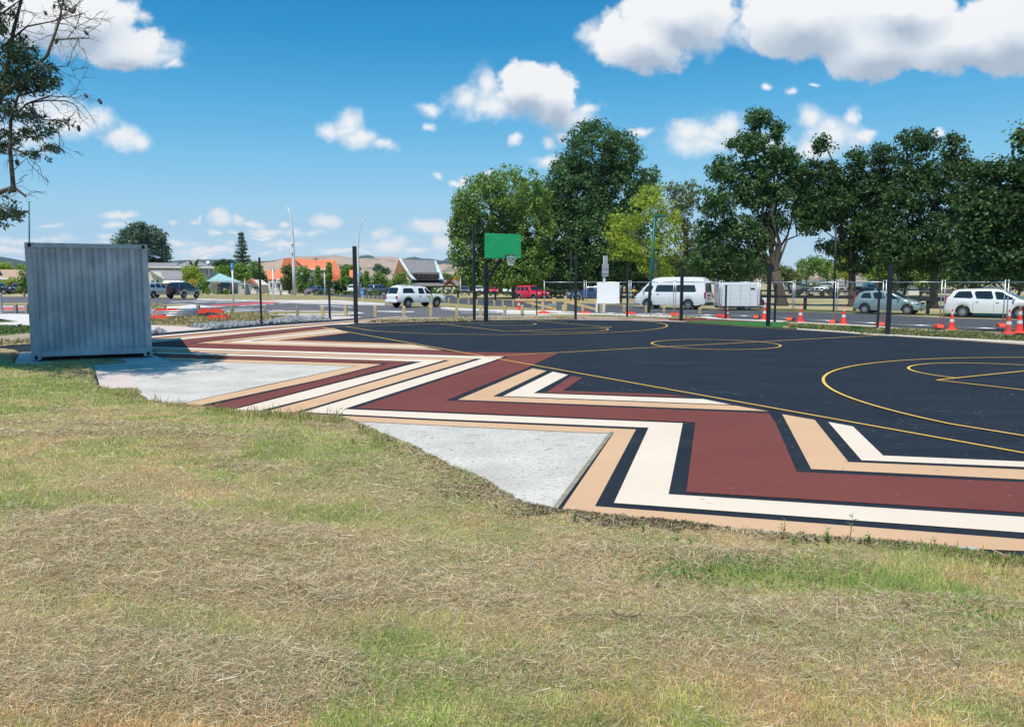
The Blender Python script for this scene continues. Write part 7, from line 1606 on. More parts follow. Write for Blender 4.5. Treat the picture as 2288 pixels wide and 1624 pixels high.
# palm on the yellow bush
g = Vector((at(437, 650, 131).x, 131, -.06)); e = empty('palm_tree', tuple(g), 0, 'dark spiky palm rising out of the yellow green bush', 'tree'); zt = at(437, 597, 131).z
MB().tube([(0, 0, 0), (0, 0, zt)], [.2, .15], 8).build('trunk', BARK, e); fr = MB()
for k in range(26):
    a = rnd.uniform(0, 6.28); el = rnd.uniform(-.1, 1.1); d = Vector((math.cos(a) * math.cos(el), math.sin(a) * math.cos(el), math.sin(el))); L_ = rnd.uniform(1.6, 2.4); s = d.cross(Vector((0, 0, 1))).normalized() * .16; p = Vector((0, 0, zt))
    fr.add([p - s * .3, p + s * .3, p + d * L_ * .6 + s, p + d * L_ * .6 - s, p + d * L_ + Vector((0, 0, -.3))], [(0, 1, 2, 3), (3, 2, 4)])
fr.build('fronds', LM['deep'], e, fix=False)
# clipped round shrubs
balls = [('R3', 535, 540, 24), ('R3', 612, 540, 30), ('R3', 693, 541, 26), ('R3', 765, 541, 27), ('R3', 843, 541, 28), ('R3', 912, 542, 25), ('R3', 1062, 541, 22), ('R3', 1135, 543, 28), ('R3', 1210, 544, 32), ('R2', 990, 642, 46), ('R2', 1140, 642, 30), ('R2', 1245, 642, 40), ('C3', 175, 562, 58), ('C3', 322, 562, 62),
         ('R4', 545, 1135, 34), ('R4', 702, 1135, 28), ('R4', 790, 1135, 34), ('R4', 925, 1135, 30), ('R4', 985, 1136, 28), ('R4', 1520, 1135, 30), ('R4', 1580, 1135, 28), ('R4', 1640, 1135, 26), ('R4', 1700, 1135, 30), ('R4', 1752, 1135, 24), ('R6', 1040, 822, 44), ('R6', 1115, 822, 30), ('R6', 1460, 818, 36), ('R6', 1600, 812, 44), ('R6', 1700, 814, 40)]
bs = sorted(balls, key=lambda q: P(q[0], q[1], 0)[0])
for i, (r, x, y, rad) in enumerate(bs):
    p = P(r, x, y); Y = min(118, G(*p).y); g = Vector((at(p[0], p[1], Y).x, Y, -.05)); rr = rad * REG[r][2] / 1.4816 * Y / F
    e = empty('round_shrub', tuple(g), 0, 'clipped round lime green shrub, number %s of the row counted from the left' % (ordn[i] if i < 16 else ['seventeenth', 'eighteenth', 'nineteenth', 'twentieth', 'twenty-first', 'twenty-second', 'twenty-third', 'twenty-fourth', 'twenty-fifth', 'twenty-sixth', 'twenty-seventh', 'twenty-eighth', 'twenty-ninth'][i - 16]), 'shrub', 'clipped round shrubs along the houses')
    cl = []
    for k in range(46):
        v = Vector((rnd.gauss(0, 1), rnd.gauss(0, 1), rnd.gauss(0, 1))).normalized() * rr * .85; cl.append((g.x + v.x, g.y + v.y, max(.05, rr * .9 + v.z * .95), rr * .22))
    leaves(cl, 30, rr * .26, LM['fresh'] if r not in ('R6',) else LM['deep'], 'foliage', e, tuple(g), flat=.6)
# white flowering shrubs at the gabled building
g = Vector((at(P('R3', 2000, 0)[0], 650, 113).x, 113, -.05)); e = empty('flowering_shrub', tuple(g), 0, 'shrubs with big pale flower heads in front of the gabled building porch', 'shrub'); fl = MB()
for k in range(22):
    x = rnd.uniform(-1.6, 1.3); z = rnd.uniform(.25, 1.0); r = rnd.uniform(.10, .17); fl.lathe([(.001, -r), (r * .8, -r * .5), (r, 0), (r * .7, r * .6), (.001, r)], 7, Matrix.Translation((x, -.6 + rnd.uniform(-.5, .2), z)))
fl.build('flower_heads', mat('pale_flower', (.62, .60, .66), .8), e, smooth=True); leaves([(g.x + rnd.uniform(-2, 1.7), g.y + rnd.uniform(-.3, .8), rnd.uniform(.2, .8), .3) for k in range(90)], 20, .25, LM['mid'], 'foliage', e, tuple(g))

# ---- near tree at the left edge: mostly outside the picture, it shades the container
def near_tree():
    Yt = 13.6; g = Vector((-12.9, 13.2, .1))
    e = empty('tree', tuple(g), 0, 'dark overhanging tree with seed cones and bare twigs at the upper left edge', 'tree')
    mb = MB(); cones = []; cl = []
    A = lambda x, y, dy=0.0: at(x, y, Yt + dy)
    # (points in picture coordinates, start radius)
    br = [([(-420, 300), (-200, 420), (-60, 455), (0, 430), (30, 418), (58, 439)], .10, 0), ([(30, 430), (28, 400), (22, 330), (24, 270), (40, 215), (85, 203), (95, 190)], .055, 0), ([(-40, 330), (0, 310), (30, 290)], .05, 0), ([(-80, 240), (0, 215), (18, 150), (30, 70), (48, 0), (60, -80)], .07, .3),
          ([(5, 215), (60, 170), (105, 125), (118, 90), (132, 50), (142, 0), (150, -60)], .045, -.2), ([(-60, 120), (0, 110), (60, 60), (120, 48), (190, 30)], .03, .2), ([(118, 90), (150, 88), (185, 86), (200, 85)], .02, -.2), ([(24, 270), (60, 232), (100, 225), (150, 226), (172, 238), (178, 262)], .022, 0), ([(60, 232), (110, 215), (160, 218), (190, 240)], .018, .1),
          ([(24, 330), (60, 345), (90, 338), (120, 320), (138, 330)], .02, 0), ([(40, 260), (80, 262), (120, 272), (146, 280)], .016, 0), ([(95, 150), (130, 150), (158, 148), (168, 172)], .014, 0), ([(150, 88), (170, 60), (182, 28)], .01, -.2), ([(-40, 60), (20, 20), (60, -10)], .03, 0), ([(26, 385), (40, 372), (62, 352)], .012, 0), ([(132, 50), (160, 20), (180, 2)], .010, -.2),
          ([(48, 0), (80, -20), (140, 4), (172, -4)], .016, .2), ([(0, 460), (20, 470), (38, 488)], .02, 0), ([(60, 345), (75, 365), (90, 360)], .008, 0), ([(120, 48), (150, 30), (170, 40)], .009, .2)]
    for pts, r0, dy in br:
        P3 = [A(x, y, dy) for x, y in pts]; n = len(P3)
        mb.tube(P3, [max(.004, r0 * .78 * (1 - .75 * i / (n - 1))) for i in range(n)], 7, caps=False)
        for i in range(n - 1):
            a, b = P3[i], P3[i + 1]; k = max(1, int((b - a).length / .10))
            for j in range(k):
                q = a.lerp(b, rnd.random()); d = Vector((rnd.gauss(.45, .55), rnd.gauss(0, .5), rnd.gauss(0, .55))); L_ = rnd.uniform(.2, .55) if r0 < .06 else rnd.uniform(.1, .4); t = q + d.normalized() * L_
                mb.tube(branch_path(q, t, .09, 3), [.006, .005, .004, .0025], 4, caps=False)
                for w in range(4):
                    t2 = q.lerp(t, rnd.uniform(.4, 1)); d2 = d + Vector((rnd.gauss(0, .5), rnd.gauss(0, .5), rnd.gauss(0, .5))); mb.tube([t2, t2 + d2.normalized() * rnd.uniform(.08, .22)], [.0035, .002], 3, caps=False)
                if rnd.random() < .12: cones.append(MB().lathe([(.001, -.05), (.020, -.03), (.026, 0), (.019, .035), (.001, .05)], 8, Matrix.Translation(t) @ Matrix.Rotation(rnd.uniform(-.7, .7), 4, 'Y') @ Matrix.Scale(rnd.uniform(.8, 1.25), 4)))
    # leafy tufts seen in the picture
    tufts = [(55, 130, 42, 26, 30), (30, 110, 34, 30, 36), (75, 170, 45, 28, 50), (30, 165, 40, 40, 50), (105, 185, 32, 16, 22), (15, 200, 25, 25, 16), (60, 260, 40, 14, 26), (20, 250, 22, 26, 18), (100, 290, 28, 16, 14), (60, 300, 35, 14, 16), (20, 310, 25, 18, 14), (115, 330, 22, 8, 9), (5, 480, 26, 16, 24), (30, 485, 22, 12, 10),
             (10, 330, 20, 20, 10), (90, 345, 24, 8, 8), (-30, 250, 30, 60, 40), (-60, 130, 50, 60, 60), (0, 20, 30, 22, 12), (10, 60, 24, 24, 16), (35, 40, 14, 10, 4), (140, 15, 16, 10, 4), (130, 277, 16, 5, 4), (150, 280, 10, 4, 2), (-60, 480, 50, 40, 50), (-120, 380, 60, 60, 50), (45, 200, 30, 8, 10)]
    for (x, y, rx, ry, n) in tufts:
        for i in range(n): p = A(x + rnd.gauss(0, rx * .5), y + rnd.gauss(0, ry * .5), rnd.gauss(0, .35)); cl.append((*p, rnd.uniform(.07, .13)))
    # the large crown above and left of the frame, between sun and container
    big = []
    for i in range(1500):
        v = Vector((rnd.gauss(0, 1), rnd.gauss(0, 1), rnd.gauss(0, 1))).normalized() * rnd.random() ** .45
        p = Vector((-11.6 + v.x * 3.3, 13.7 + v.y * 2.3, 8.9 + v.z * 2.6))
        sx = CX + F * p.x / p.y; sy = 629 - F * (p.z - H) / p.y
        if sx > -30 and sy > -40: continue
        big.append((*p, rnd.uniform(.16, .30)))
    for c in ((-12.6, 13.4, 5.5), (-11.8, 13.8, 7.5), (-10.8, 13.6, 8.5), (-13.2, 12.6, 8.2), (-12, 14.4, 9.5)): mb.tube(branch_path(g + Vector((0, 0, 2.5)), c, .05, 6), [.20 * (1 - .1 * i) for i in range(7)], 8, caps=False)
    mb.tube([g + Vector((0, 0, -.3)), g + Vector((.05, 0, 1.2)), g + Vector((.1, .1, 2.8))], [.36, .27, .24], 12)
    mb.tube([g + Vector((0, 0, 2.2)), A(-420, 300)], [.14, .10], 8)
    for o_ in [mb] + cones: o_.v = [tuple(Vector(v) - g) for v in o_.v]
    mb.build('trunk', BARK, e, smooth=True, fix=False); [c_.build('seed_cone', BARK, e, smooth=True, fix=False) for c_ in cones]
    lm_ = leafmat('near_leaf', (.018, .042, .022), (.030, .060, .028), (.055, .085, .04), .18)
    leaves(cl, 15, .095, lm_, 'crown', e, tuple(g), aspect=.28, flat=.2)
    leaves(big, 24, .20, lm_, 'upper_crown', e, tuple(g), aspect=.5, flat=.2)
near_tree()
print('leaves', tot)
# ------------------------------------------------------------------ buildings
def tile(name, c1, c2, sc=3.0, horiz=True):
    m = mat(name, c1, .75, var=.12, vscale=.6); nt = m.node_tree; b = nt.nodes['Principled BSDF']; src = b.inputs['Base Color'].links[0].from_socket
    tc = nt.nodes.new('ShaderNodeTexCoord'); w = nt.nodes.new('ShaderNodeTexWave'); w.inputs['Scale'].default_value = sc; w.bands_direction = 'Z' if horiz else 'X'; w.inputs['Distortion'].default_value = .3
    nt.links.new(tc.outputs['Object'], w.inputs['Vector']); mr = nt.nodes.new('ShaderNodeMapRange'); mr.inputs[1].default_value = .0; mr.inputs[2].default_value = .35; mr.inputs[3].default_value = .75; mr.inputs[4].default_value = 0
    nt.links.new(w.outputs['Fac'], mr.inputs[0]); mx = nt.nodes.new('ShaderNodeMix'); mx.data_type = 'RGBA'; nt.links.new(mr.outputs[0], mx.inputs[0]); nt.links.new(src, mx.inputs[6]); mx.inputs[7].default_value = (*c2, 1); nt.links.new(mx.outputs[2], b.inputs['Base Color'])
    return m
M['r_orange'] = tile('orange_tiles', (.78, .22, .10), (.50, .11, .05), .9); M['r_grey'] = tile('grey_tiles', (.27, .26, .27), (.17, .165, .17), .9); M['r_dark'] = tile('charcoal_roof', (.21, .205, .21), (.15, .15, .155), .8, False); M['r_tan'] = tile('tan_tiles', (.50, .32, .22), (.36, .22, .15), .9)
M['r_teal'] = tile('turquoise_metal', (.30, .52, .50), (.20, .40, .40), .35, False); M['r_blue'] = tile('blue_grey_roof', (.22, .27, .33), (.15, .19, .24), .5, False)
M['w_grey'] = mat('grey_wall', (.36, .37, .37), .8, var=.08, vscale=.8); M['w_cream'] = mat('cream_wall', (.62, .57, .46), .8, var=.08, vscale=.8); M['w_white'] = mat('white_wall', (.74, .74, .72), .8, var=.06, vscale=.8); M['w_dark'] = mat('dark_wall', (.035, .03, .028), .8); M['w_brown'] = mat('brown_boards', (.34, .17, .07), .7, var=.2, vscale=2)
M['w_stone'] = mat('pale_stone', (.50, .47, .40), .85, var=.25, vscale=3); M['trim'] = mat('white_trim', (.74, .75, .76), .6); M['trim_red'] = mat('red_trim', (.20, .03, .03), .6); M['trim_blue'] = mat('pale_blue_trim', (.46, .62, .68), .6); M['soffit'] = mat('shade_soffit', (.2, .2, .2), .8); M['solar'] = mat('solar_panel', (.02, .03, .07), .2)
class Bld:
    def __init__(s, name, label, cat, Y, cxpx, group='houses beyond the car park'):
        s.Y = Y; s.o = Vector((at(cxpx, 655, Y).x, Y, -.06)); s.e = empty(name, tuple(s.o), 0, label, cat, group)
    def L(s, px, py, dy=0.0): return at(px, py, s.Y + dy) - s.o
    def wall(s, x0, x1, y0, y1, m, dep=6.0, dy=0.0, nm='wall', base=False):
        a, b = s.L(x0, y1, dy), s.L(x1, y0, dy); z0 = 0 if base else a.z
        return MB().box(((a.x + b.x) / 2, dy + dep / 2, (z0 + b.z) / 2), (b.x - a.x, dep, b.z - z0)).build(nm, m, s.e)
    def poly(s, pts, m, dep, dy=0.0, nm='wall'):
        v = [s.L(x, y, dy) for x, y in pts]; mb = MB(); mb.prism([(p.x, p.z) for p in v], dep, Matrix.Translation((0, dy, 0))); return mb.build(nm, m, s.e)
    def roof(s, faces, m, nm='roof', t=.18):
        """faces: lists of (px,py,dy)"""
        mb = MB()
        for f in faces: mb.slab([s.L(*p) for p in f], t)
        return mb.build(nm, m, s.e)
    def window(s, x0, x1, y0, y1, dy=0.0, fm=None, panes=2, nm='window'):
        a, b = s.L(x0, y1, dy), s.L(x1, y0, dy); w, h = b.x - a.x, b.z - a.z; c = ((a.x + b.x) / 2, dy - .03, (a.z + b.z) / 2)
        f = MB(); t = .09
        for k in (-1, 1): f.box((c[0] + k * w / 2, c[1], c[2]), (t, .10, h + t)); f.box((c[0], c[1] + .001, c[2] + k * h / 2), (w - t, .098, t))
        for i in range(1, panes): f.box((a.x + w * i / panes, c[1] + .002, c[2]), (t * .7, .09, h - t))
        fo = f.build(nm, fm or M['trim'], s.e); MB().box((c[0], c[1] + .02, c[2]), (w - t, .04, h - t)).build('pane', M['glass'], fo); return fo
    def strip(s, p, q, m, r=.12, dy=-.1, nm='fascia'):
        return MB().tube([s.L(p[0], p[1], dy if len(p) < 3 else p[2]), s.L(q[0], q[1], dy if len(q) < 3 else q[2])], r, 4).build(nm, m, s.e)
p2_ = lambda x, y: P('R2', x, y); p3_ = lambda x, y: P('R3', x, y)
# tan tiled house far left
b = Bld('house', 'low house with tan tiled roof and solar panels left of the container', 'house', 124, 0)
b.wall(-110, 78, 619, 640, M['w_dark'], 7, 1.2, base=True)
b.roof([[(-130, 620, 0), (86, 621, 0), (60, 603, 6), (-60, 602, 6)], [(-130, 620, 12), (-60, 602, 6), (60, 603, 6), (86, 621, 12)], [(86, 621, 0), (86, 621, 12), (60, 603, 6)]], M['r_tan'])
b.strip((-130, 622), (86, 623), M['w_white'], .22); b.wall(-60, 40, 627, 640, M['w_cream'], .3, .8, 'porch_wall', base=True)
sp = MB(); sp.slab([b.L(-12, 608.5, 3.2), b.L(2.5, 608.5, 3.2), b.L(3.5, 613, 1.4), b.L(-13, 613, 1.4)], .05); sp.build('solar_panel', M['solar'], b.e).location.z = .22
# big grey house
b = Bld('house', 'two storey grey house with hipped grey roof and satellite dish behind the palm', 'house', 152, 420)
b.wall(*[p2_(515, 0)[0], p2_(1075, 0)[0], p2_(0, 262)[1], 650], M['w_grey'], 9, .8, base=True); b.wall(300, p2_(515, 0)[0], p2_(0, 266)[1], 650, M['w_grey'], 8, 1.2, base=True)
q = lambda x, y, d: (*p2_(x, y), d)
b.roof([[q(495, 268, 0), q(1120, 275, 0), q(790, 160, 5)], [q(495, 268, 10), q(1120, 275, 10), q(790, 160, 5)], [q(495, 268, 0), q(495, 268, 10), q(790, 160, 5)], [q(1120, 275, 0), q(1120, 275, 10), q(790, 160, 5)]], M['r_grey'])
b.roof([[q(-40, 262, .2), q(520, 268, .2), q(600, 208, 4.5), q(-40, 204, 4.5)], [q(-40, 262, 9), q(520, 268, 9), q(600, 208, 4.5), q(-40, 204, 4.5)]], M['r_grey'])
b.strip(p2_(495, 270), p2_(1120, 277), M['trim'], .16); b.strip(p2_(0, 266), p2_(500, 270), M['trim'], .14); b.window(p2_(520, 0)[0], p2_(542, 0)[0], p2_(0, 286)[1], p2_(0, 310)[1], .8, panes=1); b.window(p2_(655, 0)[0], p2_(700, 0)[0], p2_(0, 286)[1], p2_(0, 330)[1], .8)
for x in (632, 1008): b.strip(p2_(x, 262), p2_(x, 380), M['trim'], .12, .6, 'downpipe')
b.window(p2_(960, 0)[0], p2_(1000, 0)[0], p2_(0, 300)[1], p2_(0, 370)[1], .8)
MB().lathe([(.001, 0), (.28, .06), (.36, .14)], 14, Matrix.Translation(b.L(*p2_(992, 200), 1.5)) @ Matrix.Rotation(R(70), 4, 'X')).build('satellite_dish', M['trim'], b.e, smooth=True)
# cream cottage
b = Bld('house', 'cream cottage with grey tiled roof and white awning beside the container', 'house', 134, 370)
b.poly([p2_(20, 430), p2_(20, 400), p2_(205, 330), p2_(385, 432), p2_(385, 640), p2_(20, 640)], M['w_cream'], 8, .4); b.wall(p2_(385, 0)[0], p2_(665, 0)[0], p2_(0, 432)[1], 652, M['w_cream'], 7, .9, base=True)
b.roof([[q(388, 432, 0), q(674, 432, 0), q(625, 318, 5), q(200, 310, 5)], [q(388, 432, 10), q(674, 432, 10), q(625, 318, 5), q(200, 310, 5)], [q(200, 318, -.2), q(392, 434, -.2), q(392, 434, 1.0), q(200, 310, 5)]], M['r_grey'])
b.strip((*p2_(200, 332), .1), (*p2_(392, 434), .1), M['trim'], .16, nm='barge_board'); b.roof([[q(362, 486, -1.8), q(674, 488, -1.8), q(660, 440, .6), q(392, 438, .6)]], M['trim'], 'awning', .06)
b.window(p2_(212, 0)[0], p2_(262, 0)[0], p2_(0, 440)[1], p2_(0, 488)[1], .4, panes=2); b.window(p2_(278, 0)[0], p2_(322, 0)[0], p2_(0, 440)[1], p2_(0, 486)[1], .4, panes=1)
# turquoise roof
b = Bld('house', 'small house with turquoise pyramid roof, brown door and stone pillar', 'house', 119, 500)
b.roof([[q(985, 450, -1), q(1445, 468, -1), q(1150, 350, 3.5)], [q(985, 450, 8), q(1445, 468, 8), q(1150, 350, 3.5)], [q(985, 450, -1), q(985, 450, 8), q(1150, 350, 3.5)], [q(1445, 468, -1), q(1445, 468, 8), q(1150, 350, 3.5)]], M['r_teal'])
b.strip(p2_(985, 452), p2_(1445, 470), M['trim_blue'], .2, -1.1); b.wall(p2_(1020, 0)[0], p2_(1420, 0)[0], p2_(0, 470)[1], p2_(0, 500)[1], M['w_white'], 5, .3, 'lintel')
b.wall(p2_(1035, 0)[0], p2_(1126, 0)[0], p2_(0, 500)[1], 652, M['w_stone'], 4, .35, 'pillar', True); b.wall(p2_(1126, 0)[0], p2_(1268, 0)[0], p2_(0, 502)[1], 652, M['w_brown'], .2, 1.4, 'garage_door', True); b.wall(p2_(1268, 0)[0], p2_(1415, 0)[0], p2_(0, 500)[1], 652, M['w_white'], 4, .3, 'wall', True)
# stone pillar, gate
b = Bld('gate_pillar', 'pale stone gate pillar with letter slots beside the grey gate', 'pillar', 110, 545, None); b.wall(p2_(1412, 0)[0], p2_(1502, 0)[0], p2_(0, 505)[1], 656, M['w_stone'], 1.2, 0, 'shaft', True); b.wall(p2_(1462, 0)[0], p2_(1490, 0)[0], p2_(0, 528)[1], p2_(0, 536)[1], M['w_dark'], .1, -.06, 'letter_slot'); b.wall(p2_(1462, 0)[0], p2_(1490, 0)[0], p2_(0, 548)[1], p2_(0, 556)[1], M['w_dark'], .1, -.06, 'letter_slot'); b.wall(p2_(1407, 0)[0], p2_(1507, 0)[0], p2_(0, 498)[1], p2_(0, 505)[1], M['w_white'], 1.4, -.1, 'coping')
b = Bld('garden_gate', 'pale grey boarded gate right of the stone pillar', 'gate', 111, 553, None); b.wall(p2_(1504, 0)[0], p2_(1578, 0)[0], p2_(0, 512)[1], 656, M['w_grey'], .12, 0, 'boards', True); b.wall(p2_(1504, 0)[0], p2_(1578, 0)[0], p2_(0, 508)[1], p2_(0, 514)[1], M['trim'], .2, -.06, 'top_rail')
# white cottage pieces with small orange roofs
b = Bld('house', 'white cottage with little orange gables behind the thin black post in the stones', 'house', 123, 570)
b.poly([p2_(1480, 650), p2_(1480, 500), p2_(1570, 440), p2_(1660, 505), p2_(1700, 510), p2_(1700, 650)], M['w_white'], 6, .3); b.roof([[q(1465, 510, -.3), q(1575, 428, -.3), q(1600, 415, 5), q(1490, 490, 5)], [q(1575, 428, -.3), q(1672, 505, -.3), q(1700, 480, 5), q(1600, 415, 5)]], M['r_orange'])
b.window(p2_(1625, 0)[0], p2_(1690, 0)[0], p2_(0, 530)[1], p2_(0, 575)[1], .3)
b = Bld('house', 'white shop front with orange tiled roof and pergola left of the tall lamp', 'house', 124, 620)
b.wall(p2_(1835, 0)[0], p2_(2090, 0)[0], p2_(0, 430)[1], 655, M['w_white'], 6, .3, 'wall', True); b.roof([[q(1815, 432, -.3), q(2080, 440, -.3), q(2010, 308, 5), q(1790, 305, 5)], [q(1815, 432, 10), q(2080, 440, 10), q(2010, 308, 5), q(1790, 305, 5)]], M['r_orange'])
b.wall(p2_(1935, 0)[0], p2_(2085, 0)[0], p2_(0, 425)[1], p2_(0, 470)[1], M['w_white'], .4, -.5, 'sign_board'); b.window(p2_(1950, 0)[0], p2_(1990, 0)[0], p2_(0, 505)[1], p2_(0, 575)[1], .3); b.window(p2_(2015, 0)[0], p2_(2055, 0)[0], p2_(0, 505)[1], p2_(0, 575)[1], .3); b.window(p2_(1850, 0)[0], p2_(1880, 0)[0], p2_(0, 470)[1], p2_(0, 560)[1], .3)
b.wall(p2_(1945, 0)[0], p2_(2070, 0)[0], p2_(0, 442)[1], p2_(0, 452)[1], M['w_grey'], .05, -.56, 'sign_line')
for x in (1842, 1925, 2000): b.strip(p2_(x, 470), p2_(x, 640), M['trim'], .14, -1.0, 'pergola_post')
b.strip(p2_(1835, 472), p2_(2085, 476), M['trim'], .14, -1.0, 'pergola_beam')
b = Bld('garden_wall', 'low white picket wall in front of the white shop front', 'wall', 114, 622, None)
b.wall(p2_(1830, 0)[0], p2_(2095, 0)[0], p2_(0, 598)[1], 657, M['w_white'], .25, 0, 'wall', True); b.wall(p2_(1830, 0)[0], p2_(2095, 0)[0], p2_(0, 592)[1], p2_(0, 598)[1], M['trim'], .35, -.05, 'coping')
# orange roofed building
b = Bld('building', 'big cream building with bright orange tiled roof and chimney', 'building', 130, 700)
r = lambda x, y, d: (*p3_(x, y), d)
b.wall(p3_(130, 0)[0], p3_(655, 0)[0], p3_(0, 240)[1], 655, M['w_white'], 9, .8, base=True); b.wall(p3_(655, 0)[0], p3_(950, 0)[0], p3_(0, 375)[1], 655, M['w_white'], 8, .8, base=True)
b.poly([p3_(100, 260), p3_(100, 250), p3_(140, 125), p3_(255, 128), p3_(400, 242), p3_(400, 260)], M['w_cream'], .3, .7)
b.roof([[r(100, 250, 0), r(300, 210, 0), r(258, 126, 0), r(136, 122, 0)], [r(255, 130, .5), r(400, 243, -.6), r(650, 247, -.6), r(640, 240, -.6), r(725, 140, 5), r(265, 130, 5)]], M['r_orange'])
b.roof([[r(622, 142, 4.6), r(722, 142, 4.6), r(840, 380, -.8), r(685, 372, -.8), r(640, 246, -.8)], [r(265, 128, 5.1), r(725, 140, 5.1), r(725, 240, 11), r(265, 240, 11)], [r(765, 256, 3), r(945, 258, 3), r(945, 352, -.5), r(800, 355, -.5)], [r(765, 256, 3.1), r(945, 258, 3.1), r(945, 352, 8), r(800, 355, 8)]], M['r_orange'])
b.strip(p3_(395, 247), p3_(655, 251), M['trim'], .12, -.7, 'gutter'); b.wall(p3_(462, 0)[0], p3_(495, 0)[0], p3_(0, 120)[1], p3_(0, 190)[1], M['w_grey'], 1.5, 3.2, 'chimney')
for x0, x1, n in ((424, 462, 2), (548, 592, 3), (600, 645, 2)): b.window(p3_(x0, 0)[0], p3_(x1, 0)[0], p3_(0, 252)[1], p3_(0, 296)[1], .8, panes=n)
b.window(p3_(695, 0)[0], p3_(750, 0)[0], p3_(0, 392)[1], p3_(0, 425)[1], .8); b.window(p3_(450, 0)[0], p3_(500, 0)[0], p3_(0, 330)[1], p3_(0, 372)[1], .8)
b = Bld('building', 'low wing with orange roof just left of the big orange roofed building', 'building', 127, 618); b.wall(600, p3_(120, 0)[0], p3_(0, 368)[1], 655, M['w_white'], 5, .4, base=True); b.roof([[r(-45, 370, -.3), r(135, 372, -.3), r(110, 254, 4), r(-30, 250, 4)], [r(-45, 370, 8), r(135, 372, 8), r(110, 254, 4), r(-30, 250, 4)]], M['r_orange'])
# gabled grey building
b = Bld('building', 'steep charcoal roofed building with red trimmed dormer and porch', 'building', 124, 950)
b.roof([[r(1468, 135, 5), r(1872, 146, 5), r(1968, 358, -1), r(1612, 358, -1)], [r(1468, 135, 5.05), r(1872, 146, 5.05), r(1968, 358, 11), r(1580, 358, 11)]], M['r_dark'])
b.poly([p3_(1416, 280), p3_(1464, 150), p3_(1540, 300), p3_(1540, 360), p3_(1416, 360)], M['w_brown'], .4, 2.0)
b.strip((*p3_(1466, 134), 4.6), (*p3_(1616, 360), -1.2), M['trim'], .20, nm='barge_board'); b.strip((*p3_(1466, 134), 4.6), (*p3_(1414, 290), 2.0), M['trim_red'], .14, nm='barge_board')
b.roof([[r(1868, 145, 4.5), r(1882, 145, 4.5), r(1972, 358, -1.3), r(1915, 358, -1.3)]], M['trim_blue'], 'barge_board', .2)
b.roof([[r(1548, 258, -1.2), r(1566, 258, -1.2), r(1660, 372, -1.6), r(1600, 352, -1.6)]], M['trim_blue'], 'dormer_cheek', .12)
b.wall(p3_(1606, 0)[0], p3_(1912, 0)[0], p3_(0, 284)[1], p3_(0, 352)[1], M['trim_red'], 3.5, -1.0, 'dormer'); b.roof([[r(1590, 286, -1.4), r(1918, 292, -1.4), r(1905, 270, 3), r(1600, 266, 3)]], M['r_dark'], 'dormer_roof')
for x0, x1 in ((1622, 1650), (1660, 1712), (1722, 1752), (1768, 1800), (1806, 1862), (1868, 1900)): b.window(p3_(x0, 0)[0], p3_(x1, 0)[0], p3_(0, 303)[1], p3_(0, 345)[1], -1.0, M['trim_red'], 1)
b.roof([[r(1585, 430, -2.2), r(2255, 434, -2.2), r(2230, 392, 1.5), r(1880, 358, 1.8), r(1598, 360, 1.8)]], M['r_dark']); b.wall(p3_(1600, 0)[0], p3_(2245, 0)[0], p3_(0, 430)[1], 655, M['w_dark'], 6, -1.2, base=True)
b.roof([[r(1970, 434, -3.4), r(2040, 360, -3.4), r(2040, 360, .5), r(1970, 434, .5)], [r(2040, 360, -3.4), r(2110, 434, -3.4), r(2110, 434, .5), r(2040, 360, .5)]], M['r_dark'], 'porch_roof')
b.strip(p3_(1970, 436), p3_(2040, 362), M['trim_red'], .16, -3.5, 'barge_board'); b.strip(p3_(2040, 362), p3_(2110, 436), M['trim_red'], .16, -3.5, 'barge_board')
for x in (1994, 2084): b.strip(p3_(x, 425), p3_(x, 525), M['timber'], .12, -3.3, 'porch_post')
b.strip(p3_(2000, 428), p3_(2078, 428), M['timber'], .10, -3.4, 'porch_beam'); b.strip(p3_(2012, 394), p3_(2045, 426), M['timber'], .07, -3.4, 'porch_brace'); b.strip(p3_(2068, 394), p3_(2035, 426), M['timber'], .07, -3.4, 'porch_brace')
for x0, x1 in ((1640, 1690), (1720, 1760), (2120, 2170)): b.window(p3_(x0, 0)[0], p3_(x1, 0)[0], p3_(0, 445)[1], p3_(0, 490)[1], -1.2, M['w_brown'], 1)
# low white houses behind the trees
p6_ = lambda x, y: P('R6', x, y); s6 = lambda x, y, d: (*p6_(x, y), d)
def lowhouse(x0, x1, ytop, yeave, gable, label, Y, wm, rm, wins):
    b = Bld('house', label, 'house', Y, p6_((x0 + x1) / 2, 0)[0], 'low white houses beyond the field'); b.wall(p6_(x0, 0)[0], p6_(x1, 0)[0], p6_(0, yeave)[1], 655, wm, 6, .4, base=True)
    b.roof([[s6(x0 - 20, yeave + 6, -.3), s6(x1 + 20, yeave + 6, -.3), s6(x1 - 30, ytop, 4), s6(x0 + 30, ytop, 4)], [s6(x0 - 20, yeave + 6, 8), s6(x1 + 20, yeave + 6, 8), s6(x1 - 30, ytop, 4), s6(x0 + 30, ytop, 4)]], rm)
    if gable: b.poly([p6_(gable - 120, 690), p6_(gable, 640), p6_(gable + 120, 690), p6_(gable + 110, 800), p6_(gable - 110, 800)], wm, 3, -1.2, 'gable')
    for a, c_ in wins: b.window(p6_(a, 0)[0], p6_(c_, 0)[0], p6_(0, 715)[1], p6_(0, 755)[1], .4 if not gable or abs((a + c_) / 2 - gable) > 110 else -1.2)
    return b
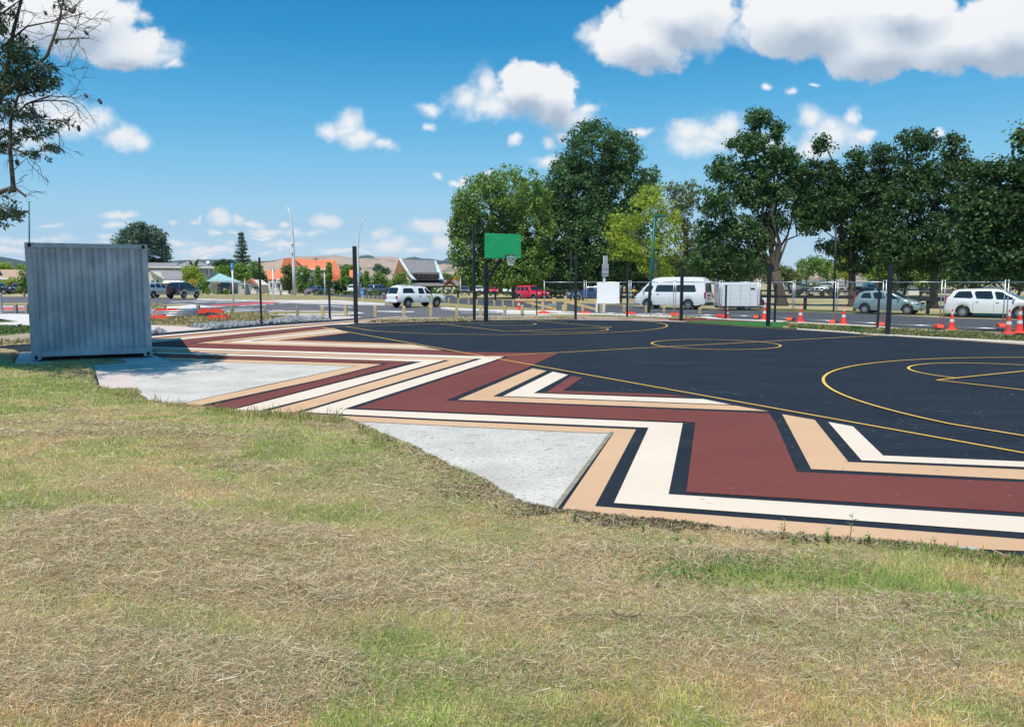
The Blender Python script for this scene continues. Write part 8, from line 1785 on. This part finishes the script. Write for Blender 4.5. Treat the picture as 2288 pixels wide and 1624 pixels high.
lowhouse(900, 1290, 628, 668, None, 'low white house with blue grey roof left of the small dark tree', 150, M['w_white'], M['r_blue'], [(980, 1010), (1085, 1165)])
lowhouse(1370, 1640, 628, 672, 1450, 'low white gabled house right of the small dark tree', 152, M['w_white'], M['r_blue'], [(1410, 1490)])
lowhouse(1660, 2060, 630, 660, None, 'low cream house with dark roof behind the beige estate car', 150, M['w_cream'], M['r_dark'], [(1800, 1920)])
b = Bld('building', 'long pale flat roofed building above the low white houses', 'building', 185, 1810, None); b.wall(p6_(1150, 0)[0], p6_(1740, 0)[0], p6_(0, 560)[1], 655, M['w_white'], 8, 0, base=True); b.wall(p6_(1145, 0)[0], p6_(1745, 0)[0], p6_(0, 548)[1], p6_(0, 560)[1], M['r_tan'], 9, -.4, 'parapet')
b.window(p6_(1430, 0)[0], p6_(1560, 0)[0], p6_(0, 582)[1], p6_(0, 602)[1], 0, panes=4)
for (x0, x1, y0, lab, m) in [(1225, 1262, 640, 'white shed glimpsed behind the red off-roader', M['w_white']), (1362, 1392, 640, 'grey white shed glimpsed behind the blank board', M['w_grey']), (2030, 2062, 636, 'white building glimpsed above the green hatchback', M['w_white']), (2200, 2250, 640, 'pale shed glimpsed above the people carrier', M['w_grey']), (1585, 1640, 622, 'white motor home roof glimpsed above the trailer', M['w_white'])]:
    b = Bld('shed', lab, 'shed', 112, (x0 + x1) / 2, None); b.wall(x0, x1, y0 + 3, 655, m, 4, 0, base=True); b.wall(x0 - 2, x1 + 2, y0, y0 + 3, M['r_blue'], 4.6, -.3, 'roof')

# ------------------------------------------------------------------ thin summer haze
hm = bpy.data.materials.new('haze_air'); hm.use_nodes = True; hn = hm.node_tree; hn.nodes.clear()
ho = hn.nodes.new('ShaderNodeOutputMaterial'); hv = hn.nodes.new('ShaderNodeVolumePrincipled'); hv.inputs['Color'].default_value = (.72, .84, 1, 1); hv.inputs['Density'].default_value = .00010; hv.inputs['Anisotropy'].default_value = .2
hn.links.new(hv.outputs[0], ho.inputs['Volume'])
tag(MB().box((0, 1650, 124), (6000, 3500, 252)).build('haze', hm), kind='stuff')
